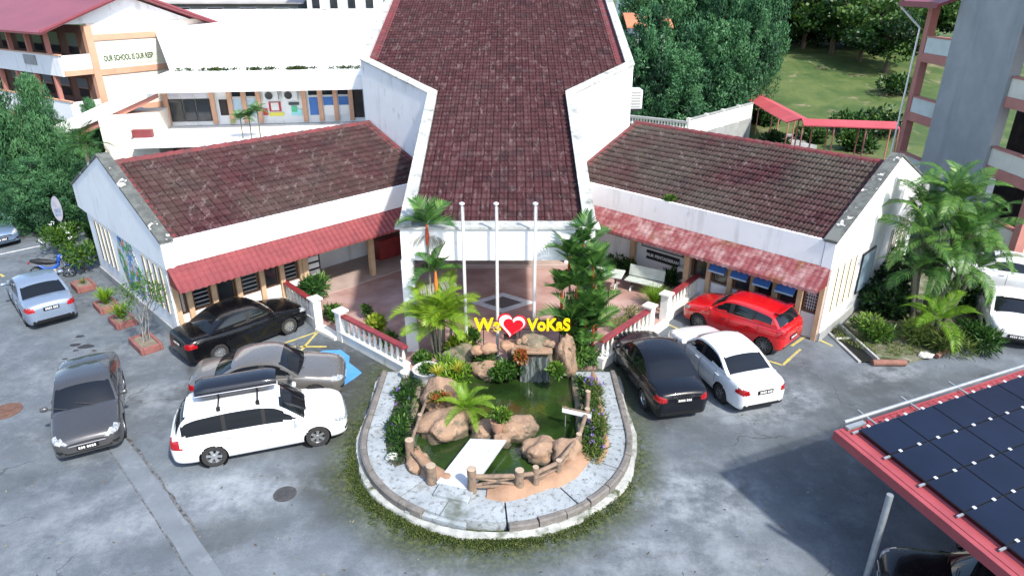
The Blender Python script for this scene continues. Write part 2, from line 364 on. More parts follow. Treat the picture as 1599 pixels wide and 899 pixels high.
def blob(cx, cy, rx, ry, rot=0, soft=.5):
    c, s = math.cos(rot), math.sin(rot); dx, dy = X - cx, Y - cy
    q = np.hypot((dx * c + dy * s) / rx, (-dx * s + dy * c) / ry); return 1 - sstep(1 - soft, 1 + soft, q)
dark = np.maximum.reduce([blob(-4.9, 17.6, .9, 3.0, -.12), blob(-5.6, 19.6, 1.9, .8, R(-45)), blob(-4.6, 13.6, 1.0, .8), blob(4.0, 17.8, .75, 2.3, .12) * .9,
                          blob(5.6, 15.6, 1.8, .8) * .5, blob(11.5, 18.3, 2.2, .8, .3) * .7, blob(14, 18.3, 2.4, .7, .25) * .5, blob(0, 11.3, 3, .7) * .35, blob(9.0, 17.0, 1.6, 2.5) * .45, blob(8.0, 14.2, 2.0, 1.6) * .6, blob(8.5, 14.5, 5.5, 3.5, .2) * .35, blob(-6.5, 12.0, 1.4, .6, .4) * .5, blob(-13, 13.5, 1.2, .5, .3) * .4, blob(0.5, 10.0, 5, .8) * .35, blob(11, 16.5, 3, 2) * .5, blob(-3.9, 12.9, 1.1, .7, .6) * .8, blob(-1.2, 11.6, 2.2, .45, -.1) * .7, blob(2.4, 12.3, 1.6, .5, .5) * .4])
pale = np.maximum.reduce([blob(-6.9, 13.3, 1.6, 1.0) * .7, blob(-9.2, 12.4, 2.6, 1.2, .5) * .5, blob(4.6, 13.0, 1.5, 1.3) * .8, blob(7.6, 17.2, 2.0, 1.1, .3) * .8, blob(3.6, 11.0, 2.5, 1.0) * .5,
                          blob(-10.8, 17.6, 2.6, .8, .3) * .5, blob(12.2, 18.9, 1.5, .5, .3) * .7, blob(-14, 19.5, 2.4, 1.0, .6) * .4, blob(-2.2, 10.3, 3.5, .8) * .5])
grass = np.maximum(sstep(43.5, 44.5, Y) * sstep(8, 9, X), sstep(60, 64, Y))
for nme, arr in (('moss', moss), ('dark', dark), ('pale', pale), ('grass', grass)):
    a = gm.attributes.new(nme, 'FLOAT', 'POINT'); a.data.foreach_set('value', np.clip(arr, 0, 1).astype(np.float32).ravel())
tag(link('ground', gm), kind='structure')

# ---- patched trench running to the lower left, two iron covers, parking paint
STRIPM = mat('trench_patch', (.155, .18, .205), (.128, .148, .168), sc=1.3, rough=.8, bump=.3, grime=[((.22, .245, .27), 2.0, .55, .75)])
TARM = mat('broken_tar_edge', (.045, .045, .047), (.15, .155, .16), sc=7, rough=.9, bump=.8, bsc=20)
def ribbon(pts, wl, wr, jit, seed, step=.22):
    rnd = random.Random(seed); P = []
    for a, b in zip(pts[:-1], pts[1:]):
        n = max(1, int((b - a).length / step)); P += [a.lerp(b, i / n) for i in range(n)]
    P.append(pts[-1]); Lp, Rp = [], []
    for i, p in enumerate(P):
        d = (P[min(i + 1, len(P) - 1)] - P[max(i - 1, 0)]).normalized(); nrm = Vector((-d.y, d.x, 0))
        Lp.append(p + nrm * (wl + rnd.uniform(-jit, jit))); Rp.append(p - nrm * (wr + rnd.uniform(-jit, jit)))
    return Lp, Rp
def ribbon_mesh(name, pts, wl, wr, z0, z1, mt, jit=.03, seed=1, parent=None):
    A, B = ribbon(pts, wl, wr, jit, seed); mb = MB(); n = len(A)
    vs = [(p.x, p.y, z1) for p in A] + [(p.x, p.y, z1) for p in B] + [(p.x, p.y, z0) for p in A] + [(p.x, p.y, z0) for p in B]
    fs = [(i, i + 1, n + i + 1, n + i) for i in range(n - 1)] + [(2 * n + i, 2 * n + i + 1, i + 1, i) for i in range(n - 1)] + [(n + i, n + i + 1, 3 * n + i + 1, 3 * n + i) for i in range(n - 1)]
    return mb.add(vs, fs).build(name, mt, parent)
trench = [G(182, 690), G(232, 760), G(290, 845), G(345, 930), G(380, 1000)]
tp = ribbon_mesh('trench_patch', trench, .235, .235, 0, .012, STRIPM, .012, 3); tag(tp, kind='structure')
off = [p + Vector((.30, .10, 0)) for p in trench]
tag(ribbon_mesh('broken_tar_edge', [G(186, 680), *[p + Vector((.29, .12, 0)) for p in trench[:3]]], .035, .03, 0, .007, TARM, .03, 5), kind='structure')
tag(ribbon_mesh('broken_tar_edge', [p + Vector((-.26, -.11, 0)) for p in trench], .012, .012, 0, .007, TARM, .012, 8), kind='structure')
def cover(u, v, r, lab, c1, seed):
    p = G(u, v); t = thing('manhole_cover', lab, 'manhole cover', (p.x, p.y, 0))
    m = mat('iron_cover_%d' % seed, c1, tuple(k * .7 for k in c1), sc=6, rough=.7, bump=.6, bsc=30)
    MB().lathe([(r * .98, 0), (r, .006), (r, .012), (r * .86, .014)], 32).build('rim', m, t)
    mb = MB(); mb.lathe([(r * .84, .010), (r * .82, .018)], 32)
    for i in range(-4, 5):
        w = math.sqrt(max(0, (r * .74) ** 2 - (i * r * .17) ** 2)); mb.box(-w, w, i * r * .17 - r * .03, i * r * .17 + r * .03, .018, .023)
    mb.build('lid', m, t)
cover(8, 642, .45, 'rust brown round manhole cover at the left edge of the car park', (.16, .085, .06), 1)
cover(445, 771, .28, 'small dark round manhole cover in front of the white people carrier', (.06, .06, .065), 2)
PAINTY = mat('worn_yellow_paint', (.52, .42, .08), (.30, .29, .20), sc=3.5, rough=.7, lo=.42, hi=.66)
PAINTW = mat('worn_white_paint', (.62, .63, .60), (.32, .33, .33), sc=3, rough=.7, lo=.45, hi=.7)
PAINTB = mat('blue_bay_paint', (.06, .26, .62), (.09, .30, .58), sc=2, rough=.65, grime=[((.17, .20, .22), 2.2, .62, .74)])
def line(a, b, wd, m, z=.004, name='painted_line'):
    a, b = G(*a), G(*b); o = ribbon_mesh(name, [a, b], wd / 2, wd / 2, 0, z, m, .008, 2); return tag(o, kind='structure')
for a, b in (((385, 556), (495, 518)), ((462, 556), (498, 516)), ((430, 541), (510, 541)), ((398, 545), (440, 560)), ((300, 560), (345, 582))): line(a, b, .09, PAINTY, name='yellow_bay_line')
for a, b in (((1236, 540), (1262, 522)), ((1190, 560), (1222, 570)), ((1222, 570), (1250, 545)), ((1040, 505), (1075, 520)), ((1262, 522), (1300, 540))): line(a, b, .09, PAINTY, name='yellow_bay_line')
line((0, 397), (62, 384), .12, PAINTW, name='white_bay_line'); line((0, 428), (6, 432), .1, PAINTY, name='yellow_bay_line'); line((14, 447), (24, 452), .1, PAINTY, name='yellow_bay_line')
bl = [G(u, v) for u, v in ((505, 547), (532, 546), (546, 556), (545, 566), (556, 574), (565, 582), (553, 591), (536, 602), (520, 600), (505, 590), (470, 575), (480, 556))]
tag(MB().prism([(p.x, p.y) for p in bl], 0, .005).build('blue_bay_paint', PAINTB), kind='structure')

# ================================================================== PLAZA
def plaza_mat():
    m = bpy.data.materials.new('pink_paving'); m.use_nodes = True; t = m.node_tree; L = t.links.new; b = t.nodes['Principled BSDF']
    pos = nd(t, 'ShaderNodeNewGeometry').outputs['Position']
    bk = nd(t, 'ShaderNodeTexBrick'); bk.offset = 0; bk.inputs['Scale'].default_value = 1; bk.inputs['Brick Width'].default_value = .3; bk.inputs['Row Height'].default_value = .3; bk.inputs['Mortar Size'].default_value = .006
    bk.inputs['Color1'].default_value = (.36, .215, .185, 1); bk.inputs['Color2'].default_value = (.31, .18, .155, 1); bk.inputs['Mortar'].default_value = (.22, .16, .14, 1)
    mp = nd(t, 'ShaderNodeMapping'); mp.inputs['Rotation'].default_value = (0, 0, R(45)); L(pos, mp.inputs[0]); L(mp.outputs[0], bk.inputs['Vector'])
    n = nd(t, 'ShaderNodeTexNoise'); n.inputs['Scale'].default_value = .8; n.inputs['Detail'].default_value = 7; L(pos, n.inputs['Vector'])
    r = nd(t, 'ShaderNodeMapRange'); r.inputs[1].default_value = .42; r.inputs[2].default_value = .7; L(n.outputs[0], r.inputs[0])
    mx = nd(t, 'ShaderNodeMix', data_type='RGBA'); mx.inputs[7].default_value = (.46, .32, .29, 1); L(r.outputs[0], mx.inputs[0]); L(bk.outputs[0], mx.inputs[6]); L(mx.outputs[2], b.inputs['Base Color'])
    b.inputs['Roughness'].default_value = .55
    bp = nd(t, 'ShaderNodeBump'); bp.inputs['Strength'].default_value = .2; bp.inputs['Distance'].default_value = .01; bp.invert = True; L(bk.outputs['Fac'], bp.inputs['Height']); L(bp.outputs[0], b.inputs['Normal'])
    return m
AX = -.45
PLZ = .12
plz = MB().prism([(-3.45, 18.75), (2.75, 19.1), (7.85, 25.15), (4.6, 31.0), (-5.4, 31.0), (-9.3, 24.5)], 0, PLZ).build('plaza_floor', plaza_mat()); tag(plz, kind='structure')
EDGE = mat('pale_floor_band', (.42, .33, .29), (.36, .28, .25), sc=2, rough=.6)
# inlaid diamond
DW = mat('white_inlay', (.66, .68, .69), (.52, .54, .55), sc=2, rough=.6); DG = mat('dark_inlay', (.10, .09, .09), (.14, .12, .12), sc=2, rough=.6)
cx, cy = -.37, 23.95
mb = MB()
o4 = [(cx - 1.28, cy), (cx, cy - .92), (cx + 1.28, cy), (cx, cy + .92)]; i4 = [(cx - .78, cy), (cx, cy - .55), (cx + .78, cy), (cx, cy + .55)]
for k in range(4): mb.prism([o4[k], o4[(k + 1) % 4], i4[(k + 1) % 4], i4[k]], PLZ - .02, PLZ + .005)
inl = mb.build('inlaid_diamond', DW); tag(inl, kind='structure')
MB().prism(i4, PLZ - .02, PLZ + .004).build('diamond_centre', DG, inl)

# ================================================================== ENTRANCE BUILDING
S2 = math.sqrt(.5)
def frame(o, u, b):
    m = Matrix.Identity(4)
    m.col[0] = (u[0], u[1], 0, 0); m.col[1] = (b[0], b[1], 0, 0); m.col[3] = (o[0], o[1], 0, 1); return m
ML = frame((-11.45, 20.85), (S2, S2), (-S2, S2)); MR = frame((10.55, 20.85), (-S2, S2), (S2, S2))
EB = thing('entrance_building', 'white entrance hall with brown tiled roofs, two angled wings and red awnings behind the pond', 'building', (AX, 30, 0))
def tile_material():
    m = bpy.data.materials.new('clay_roof_tile'); m.use_nodes = True; t = m.node_tree; L = t.links.new; b = t.nodes['Principled BSDF']
    b.inputs['Roughness'].default_value = .8; b.inputs['Specular IOR Level'].default_value = .3
    at = nd(t, 'ShaderNodeAttribute', attribute_name='rnd'); oi = nd(t, 'ShaderNodeObjectInfo')
    ad = nd(t, 'ShaderNodeMath', operation='ADD'); L(at.outputs['Fac'], ad.inputs[0]); L(oi.outputs['Random'], ad.inputs[1])
    fr = nd(t, 'ShaderNodeMath', operation='FRACT'); L(ad.outputs[0], fr.inputs[0])
    cr = nd(t, 'ShaderNodeValToRGB'); e = cr.color_ramp.elements
    cols = [(.032, .009, .012), (.045, .011, .015), (.054, .015, .019), (.060, .021, .025), (.074, .034, .037)]
    while len(e) < 5: e.new(.5)
    for i, c in enumerate(cols): e[i].position = (0, .3, .6, .88, 1)[i]; e[i].color = (*c, 1)
    L(fr.outputs[0], cr.inputs[0])
    pos = nd(t, 'ShaderNodeNewGeometry').outputs['Position']
    def nz(s, lo, hi, off, det=6, st=(1, 1, 1)):
        mp = nd(t, 'ShaderNodeMapping'); mp.inputs['Location'].default_value = (off, off, 0); mp.inputs['Scale'].default_value = st; L(pos, mp.inputs[0])
        n = nd(t, 'ShaderNodeTexNoise'); n.inputs['Scale'].default_value = s; n.inputs['Detail'].default_value = det; n.inputs['Roughness'].default_value = .65; L(mp.outputs[0], n.inputs[0])
        r = nd(t, 'ShaderNodeMapRange'); r.inputs[1].default_value = lo; r.inputs[2].default_value = hi; L(n.outputs[0], r.inputs[0]); return r.outputs[0]
    def mx(f, a, c):
        k = nd(t, 'ShaderNodeMix', data_type='RGBA'); L(f, k.inputs[0]); L(a, k.inputs[6]); k.inputs[7].default_value = (*c, 1); return k.outputs[2]
    gat = nd(t, 'ShaderNodeAttribute', attribute_name='grey', attribute_type='OBJECT')
    gm_ = nd(t, 'ShaderNodeMath', operation='MULTIPLY'); L(nz(.30, .36, .60, 3), gm_.inputs[0]); L(gat.outputs['Fac'], gm_.inputs[1])
    c = mx(gm_.outputs[0], cr.outputs[0], (.064, .053, .043))                         # grey-green weathering
    lm = nd(t, 'ShaderNodeMath', operation='MULTIPLY'); L(nz(6, .56, .72, 8, 4, (1, .30, .30)), lm.inputs[0]); lm.inputs[1].default_value = .5
    c = mx(lm.outputs[0], c, (.22, .185, .185))                                        # pale lichen streaks
    dm = nd(t, 'ShaderNodeMath', operation='MULTIPLY'); L(nz(.8, .52, .72, 40), dm.inputs[0]); dm.inputs[1].default_value = .7
    c = mx(dm.outputs[0], c, (.022, .014, .017))                                     # dark algae
    L(c, b.inputs['Base Color'])
    n = nd(t, 'ShaderNodeTexNoise'); n.inputs['Scale'].default_value = 30; L(pos, n.inputs[0]); bp = nd(t, 'ShaderNodeBump'); bp.inputs['Strength'].default_value = .3; bp.inputs['Distance'].default_value = .02; L(n.outputs[0], bp.inputs['Height']); L(bp.outputs[0], b.inputs['Normal'])
    return m
TILE = tile_material(); MATS['TILE'] = TILE
TW, TL = .30, .36
# one interlocking tile: local x across, y up the slope, z out of the roof
prof = [(-.146, -.004), (-.115, .034), (-.075, .040), (-.035, .012), (.0, .002), (.04, .012), (.08, .040), (.116, .034), (.146, -.004)]
tv, tf = [], []
for (px, pz) in prof: tv += [(px, -.02, pz - .012), (px, -.02, pz + .046), (px, TL, pz - .012)]
for i in range(len(prof) - 1):
    a, b = i * 3, (i + 1) * 3; tf += [(a, b, b + 1, a + 1), (a + 1, b + 1, b + 2, a + 2)]
tv = np.array(tv); tf = np.array(tf)
tile_me = np_mesh('tile', tv, tf, TILE, rnd=np.zeros(len(tf)))
ALLT = []      # (roof key, 4x4 matrix, score)
CAMV = np.array([0, 0, CAM_H])
def lay_tiles(key, org, sx, sy, ok, n0, n1, m0, m1, vis=True):
    """org: point, sx: unit vector across, sy: unit vector up the slope"""
    sx = Vector(sx).normalized(); sy = Vector(sy).normalized(); nz_ = sx.cross(sy)
    if nz_.z < 0: sx = -sx; nz_ = sx.cross(sy); n0, n1 = -n1, -n0
    rnd = random.Random(hash(key) % 999 + 1 if False else len(key))
    for j in range(m0, m1):
        for i in range(n0, n1):
            p = Vector(org) + sx * ((i + .5) * TW) + sy * (j * TL)
            c = p + sy * TL * .5
            if not ok(c): continue
            rot = Matrix((sx, sy, nz_)).transposed().to_4x4() @ Matrix.Rotation(rnd.gauss(0, .012), 4, 'Z') @ Matrix.Rotation(rnd.gauss(0, .012), 4, 'X')
            q = p + nz_ * (.03 + rnd.uniform(0, .008)) + sx * rnd.gauss(0, .004) + sy * rnd.gauss(0, .006)
            d = np.array(c) - CAMV; ds = np.linalg.norm(d); sc = max(0, -np.dot(d / ds, np.array(nz_))) / ds ** 2
            uu = 799.5 + FPX * c.x / (c.y * math.cos(PITCH) + (CAM_H - c.z) * math.sin(PITCH))
            ALLT.append((key, Matrix.Translation(q) @ rot, sc if vis and 0 < uu < 1599 else 0))
# ---- hall geometry
ZP = lambda x, y: 4.52 + .29 * (y - 20.05)
ZR = lambda x, y: ZP(x, y) - .24
WIDE = {-1: 6.55, 1: 5.98}
def side(sg):
    wd = WIDE[sg]; yw = 29.4 + wd - 3.05
    O = [(AX + sg * 3.05, 20.05), (AX + sg * 3.05, 29.4), (AX + sg * wd, yw), (AX + sg * wd, 46)]
    I = [(AX + sg * 2.75, 20.05), (AX + sg * 2.75, 29.52), (AX + sg * (wd - .3), yw + .12), (AX + sg * (wd - .3), 46)]
    return O, I
for sg in (-1, 1):
    O, I = side(sg)
    mb = MB(); mb.prism([O[0], (O[0][0], 27.6), (I[0][0], 27.6), I[0]], 3.45, ZP)
    mb.prism([(O[0][0], 27.6), O[1], I[1], (I[0][0], 27.6)], 0, ZP); mb.prism([O[1], O[2], I[2], I[1]], 0, ZP); mb.prism([O[2], O[3], I[3], I[2]], 0, ZP)
    mb.build('hall_wall', WHITE, EB, True)
    e = .05; mb = MB(); oo = [(p[0] + sg * e, p[1] - e * .4) for p in O]; ii = [(p[0] - sg * e, p[1] + e * .4) for p in I]
    for k in range(3): mb.prism([oo[k], oo[k + 1], ii[k + 1], ii[k]], lambda x, y: ZP(x, y) + .002, lambda x, y: ZP(x, y) + .07)
    mb.build('parapet_cap', CAPS, EB, True)
    MB().box(AX + sg * 2.9 - .2, AX + sg * 2.9 + .2, 20.06, 20.44, 0, 3.45).build('pillar', WHITE, EB, True, bev=.02)
    # square conduit and AC
mb = MB(); mb.box(AX - 2.745, AX + 2.745, 20.05, 20.35, 3.45, 4.50); mb.build('front_beam', WHITE, EB, True)
MB().box(AX - 3.2, AX + 3.2, 19.98, 20.62, 4.505, 4.575).build('front_ledge', CAPS, EB, True)
MB().box(AX - 2.745, AX + 2.745, 20.36, 28, 3.5, 3.56).build('ceiling', WHITE, EB, True)
mb = MB(); mb.box(AX - 2.74, AX + 2.74, 28.0, 28.2, 0, 3.5); mb.build('back_wall', CREAM, EB, True)
MB().box(AX - 2.9, AX + 2.9, 27.4, 27.98, 0, .30).build('step', EDGE, EB, True, bev=.02)
for k in range(4):
    x0 = AX - 2.3 + k * 1.17
    d = MB().box(x0, x0 + 1.1, 27.93, 27.99, .3, 2.9).build('door', BROWN, EB, True)
    MB().box(x0 + .12, x0 + .98, 27.91, 27.925, .5, 2.75).build('pane', GLASS, d)
MB().prism([(AX - 6.25, 45.7), (AX + 5.68, 45.7), (AX + 5.68, 46), (AX - 6.25, 46)], 0, ZP).build('rear_wall', WHITE, EB, True)
deck = MB().prism([(AX - 2.75, 20.6), (AX + 2.75, 20.6), (AX + 2.75, 29.52), (AX + 5.68, 32.45), (AX + 5.68, 45.7), (AX - 6.25, 45.7), (AX - 6.25, 33.02), (AX - 2.75, 29.52)], lambda x, y: ZR(x, y) - .12, ZR).build('hall_roof', GUTTER, EB, True)
ROOFS = {'hall': deck}
sl_ = Vector((0, 1, .29)).normalized()
def ok_hall(c):
    h = abs(c.x - AX); y = c.y
    lim = 2.63 if y < 29.5 else min(2.63 + (y - 29.5), 6.12 if c.x < AX else 5.55)
    return h < lim and y < 45.6
lay_tiles('hall', (AX, 20.62, ZR(0, 20.62)), (1, 0, 0), sl_, ok_hall, -22, 22, 0, 72)
# fresh red flashing strips along the wide part of the hall roof and at its top
for sg in (-1, 1):
    O, I = side(sg); mb = MB()
    mb.prism([(I[2][0], I[2][1] + .05), (I[3][0], 45.6), (I[3][0] - sg * .42, 45.6), (I[2][0] - sg * .42, I[2][1] + .4)], lambda x, y: ZR(x, y) + .03, lambda x, y: ZR(x, y) + .095)
    mb.build('red_flashing', RIDGE, EB, True)
# air conditioner outside the hall
ac = MB().box(AX + 6.03, AX + 6.75, 33.6, 34.5, 5.9, 6.8).build('air_conditioner', ALU, EB, True, bev=.03)
mb = MB()
for k in range(6): mb.box(AX + 6.15, AX + 6.65, 33.575, 33.595, 6.0 + k * .13, 6.06 + k * .13)
mb.build('grille', CONC, ac)
MB().box(AX + 6.0, AX + 6.7, 33.65, 34.45, 5.8, 5.897).build('bracket', BLACKM, ac)

# ---- wings
PIL = mat('pilaster_paint', (.60, .42, .26), (.50, .34, .21), sc=2, rough=.75)
LATT = mat('pale_lattice', (.55, .56, .56), None, rough=.5)
def window(M, s0, s1, t0, z0, z1, parent, kind='plain', fm=None):
    fm = fm or BROWN
    fr = MB(M); wd = .06
    fr.box(s0, s1, t0 - .03, t0 + .05, z0, z0 + wd); fr.box(s0, s1, t0 - .03, t0 + .05, z1 - wd, z1)
    fr.box(s0, s0 + wd, t0 - .03, t0 + .05, z0 + wd, z1 - wd); fr.box(s1 - wd, s1, t0 - .03, t0 + .05, z0 + wd, z1 - wd)
    f = fr.build('window', fm, parent, True)
    MB(M).box(s0 + wd, s1 - wd, t0 + .015, t0 + .03, z0 + wd, z1 - wd).build('pane', GLASS, f)
    if kind == 'lattice':
        mb = MB(M); n = 5; 
        for k in range(1, n): x = s0 + wd + (s1 - s0 - 2 * wd) * k / n; mb.box(x - .012, x + .012, t0 - .01, t0 + .012, z0 + wd, z1 - wd)
        for k in range(1, 12): z = z0 + wd + (z1 - z0 - 2 * wd) * k / 12; mb.box(s0 + wd, s1 - wd, t0 - .012, t0 + .01, z - .012, z + .012)
        mb.build('lattice', LATT, f)
    if kind == 'louvre':
        mb = MB(M)
        for k in range(9): z = z0 + wd + .04 + (z1 - z0 - 2 * wd) * k / 9; mb.box(s0 + wd, s1 - wd, t0 - .02, t0 + .012, z, z + .02)
        mb.build('louvre', LATT, f)
    return f
TR, TB = 4.95, 9.9
def wing(M, key, mirror):
    LEN = 11.1; tb = .30
    fa = MB(M); fa.box(.30, LEN, 0, .14, 2.85, 3.75); fa.build('fascia', WHITE, EB, True)
    MB(M).box(.32, LEN, .15, .36, 3.52, 3.64).build('gutter', GUTTER, EB, True)
    # gable end parapet
    poly = [(-.01, 2.80), (TB, 2.80), (TB, 3.75), (TR, 5.78), (-.01, 3.75)]
    MB(M).prism_x(poly, -.06, .28).build('gable_wall', WHITE, EB, True)
    mb = MB(M)
    for a, b in (((-.06, 3.73), (TR, 5.79)), ((TR, 5.79), (TB + .06, 3.73))):
        mb.prism_x([a, b, (b[0], b[1] + .09), (a[0], a[1] + .09)], -.10, .34)
    mb.build('gable_cap', CAPD, EB, True)
    # end wall with slit windows
    MB(M).box(-.02, .22, .24, 8.9, 0, 2.795).build('end_wall', WHITE, EB, True)
    MB(M).box(-.07, -.025, .2, 8.95, 0, .34).build('skirting', CONC, EB, True)
    for k, t in enumerate((.75, 1.3, 1.85, 2.4, 6.2, 6.75, 7.3, 7.85)):
        f = MB(M).box(-.055, -.025, t - .12, t + .12, .95, 2.7).build('slit_window', CREAM, EB, True)
        MB(M).box(-.062, -.057, t - .03, t + .04, 1.0, 2.66).build('pane', GLASS, f)
    # front wall
    cols = [.05, .85, 1.75, 2.6, 3.5, 4.4, 5.3] if mirror else [.05, .55, 1.4, 2.3, 3.2, 4.0, 4.8]
    end = cols[-1]
    MB(M).box(.225, end + .2, tb, tb + .18, .0, .92).build('front_wall', WHITE, EB, True)
    MB(M).box(.225, end + .2, tb, tb + .18, 2.52, 2.84).build('lintel', CREAM, EB, True)
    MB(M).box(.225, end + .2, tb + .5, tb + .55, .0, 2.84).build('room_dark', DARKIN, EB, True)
    for k, s in enumerate(cols):
        MB(M).box(s - (.0 if k == 0 else .09), s + (.16 if k == 0 else .09), tb - .14, tb - .004, 0, 2.84).build('pilaster', PIL, EB, True)
        if k < len(cols) - 1:
            a, b = s + .12, cols[k + 1] - .11
            if k == 0: a = s + .18
            kd = ('lattice' if k == 0 else ('plain', 'louvre')[k % 2]) if not mirror else ('lattice' if k == 0 else 'plain')
            window(M, a, b, tb + .04, .95, 2.5, EB, kd)
            if mirror and 0 < k < 5:
                bl = MB(M); bl.prism_x([(tb - .03, 2.02), (tb - .42, 1.56), (tb - .40, 1.54), (tb - .0, 2.00)], a, b)
                o = bl.build('blue_blind', BLUEBL, EB, True)
                e = MB(M); e.prism_x([(tb - .42, 1.58), (tb - .445, 1.53), (tb - .405, 1.53)], a, b); e.build('blind_edge', PALEBL, o)
                MB(M).box(a, b, tb - .03, tb - .006, .12, .90).build('wall_panel', SWHITE, EB, True)
    # recessed verandah wall
    rt = 1.0 if mirror else 2.3
    MB(M).box(end + .2, LEN + .4, rt, rt + .15, 0, 3.4).build('verandah_wall', WHITE, EB, True)
    MB(M).box(end + .12, end + .2, tb + .2, rt + .14, 0, 2.84).build('return_wall', CREAM, EB, True)
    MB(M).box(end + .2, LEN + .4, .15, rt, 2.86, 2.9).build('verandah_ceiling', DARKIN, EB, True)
    MB(M).box(.3, 11.5, 8.7, 8.9, 0, 3.5).build('rear_wall', WHITE, EB, True)
    # roof deck, ridge, edges
    zf, zr = 3.64, 5.42
    dk = MB(M).prism_x([(.16, zf - .1), (TR, zr - .1), (TB - .1, zf - .12), (TB - .1, zf - .02), (TR, zr), (.16, zf)], .29, 11.6).build('wing_roof', GUTTER, EB, True)
    ROOFS[key] = dk
    m3 = M.to_3x3(); up = m3 @ Vector((0, TR - .16, 1.78)); up2 = m3 @ Vector((0, -TR + .1, 1.78))
    inv = M.inverted()
    def okf(c): l = inv @ c; return .34 < l.x < 11.5 and l.y < TR - .04
    def okb(c): l = inv @ c; return .34 < l.x < 11.5 and l.y > TR + .04
    lay_tiles(key, M @ Vector((.36, .14, zf)), m3 @ Vector((1, 0, 0)), up, okf, 0, 38, 0, 15)
    lay_tiles(key, M @ Vector((.36, TB - .1, zf)), m3 @ Vector((1, 0, 0)), up2, okb, 0, 38, 0, 15, False)
    n = 26
    for k in range(n):
        a = .36 + k * 11.2 / n; mb = MB(M); mb.tube([(a, TR, zr - .01), (a + 11.2 / n + .03, TR, zr + .012)], [.13, .145], 10); mb.build('ridge_tile', RIDGE, dk)
    for sa, sb in ((.30, .62), (11.2, 11.62)):
        MB(M).prism_x([(.2, zf + .02), (TR, zr + .02), (TR, zr + .085), (.2, zf + .085)], sa, sb).build('edge_flashing', RIDGE, EB, True)
    # awning: pressed-metal tile sheet with five steps, scalloped drip edge
    ns = 260; rows = [(.02, 2.845), (-.17, 2.715), (-.172, 2.70), (-.35, 2.575), (-.352, 2.56), (-.53, 2.435), (-.532, 2.42), (-.70, 2.30), (-.78, 2.25), (-.80, 2.12 if mirror else 2.17)]
    vs, fs = [], []
    for i in range(ns + 1):
        s = -.03 + (LEN - .02) * i / ns; wv = .020 * (abs(math.sin(s * math.pi / .21)) if mirror else math.sin(s * math.pi / .11))
        for (t, z) in rows: vs.append((s, t, z + wv + (.03 * math.sin(s * math.pi / .21) ** 2 if (mirror and z < 2.2) else 0)))
    k = len(rows)
    fs = [(i * k + j, (i + 1) * k + j, (i + 1) * k + j + 1, i * k + j + 1) for i in range(ns) for j in range(k - 1)]
    aw = MB(M).add(vs, fs).build('awning', REDAWN2 if mirror else REDAWN, EB, True)
    MB(M).add([(-.03, .02, 2.845), (-.03, -.80, 2.20), (-.03, .02, 2.20), (.0, .02, 2.845), (.0, -.80, 2.20), (.0, .02, 2.20)], [(0, 1, 2), (5, 4, 3), (0, 3, 4, 1), (1, 4, 5, 2), (2, 5, 3, 0)]).build('end_cheek', REDAWN, aw)
    mb = MB(M)
    for s in np.arange(.3, 11, 1.3): mb.tube([(s, .0, 2.40), (s, -.70, 2.20)], .018, 6); mb.tube([(s, .0, 2.78), (s, -.72, 2.25)], .018, 6)
    mb.build('awning_bracket', BLACKM, aw)
wing(ML, 'left', False); wing(MR, 'right', True)
# verandah columns and details
for s, t in ((4.95, .18), (8.0, .18)): MB(ML).box(s - .11, s + .11, t - .11, t + .11, 0, 2.84).build('column', PIL, EB, True, bev=.015)
for s, t in ((5.3, .16), (8.4, .9)): MB(MR).box(s - .12, s + .12, t - .12, t + .08, 0, 2.84).build('column', PIL, EB, True, bev=.015)
MB(ML).box(5.1, 11.4, -.2, 2.29, 0, .16).build('verandah_floor', EDGE, EB, True)
MB(MR).box(5.5, 11.4, -.1, .99, 0, .15).build('verandah_floor', EDGE, EB, True)
def notice(M, s0, s1, t, z0, z1, name, mt, fm=None):
    o = MB(M).box(s0, s1, t - .04, t - .005, z0, z1).build(name, fm or BROWN, EB, True)
    MB(M).box(s0 + .05, s1 - .05, t - .05, t - .042, z0 + .05, z1 - .05).build('sheet', mt, o); return o
for a, b in ((6.0, 6.9), (7.2, 8.1), (8.5, 9.4)): notice(ML, a, b, 2.3, .9, 2.2, 'notice_board', SWHITE, PIL)
notice(ML, 9.9, 10.6, 2.3, 1.2, 2.2, 'notice_board', PALEBL)
MB(ML).box(9.1, 10.8, 1.2, 2.2, .16, 1.1).build('red_counter', mat('red_counter_paint', (.28, .03, .03), (.2, .02, .02), sc=3, rough=.4), EB, True, bev=.03)
wf = window(MR, 6.0, 8.05, .99, 1.25, 2.6, EB); MB(MR).box(6.06, 8.0, .96, 1.0, 1.3, 2.55).build('drawn_blind', PALEBL, wf)
wf = window(MR, 8.6, 10.4, .99, 1.35, 2.6, EB); MB(MR).box(8.66, 10.35, .96, 1.0, 1.35, 2.3).build('drawn_blind', BLUEBL, wf)
def textmesh(txt, size, mt, extrude=.01, bold=0.0, align='CENTER'):
    c = bpy.data.curves.new('lettering', 'FONT'); c.body = txt; c.size = size; c.extrude = extrude; c.offset = bold; c.align_x = align; c.align_y = 'CENTER'
    c.fill_mode = 'BOTH'
    o = bpy.data.objects.new('tmp', c); COL.objects.link(o); dg = bpy.context.evaluated_depsgraph_get()
    me = bpy.data.meshes.new_from_object(o.evaluated_get(dg)); bpy.data.objects.remove(o); me.materials.clear(); me.materials.append(mt); return me
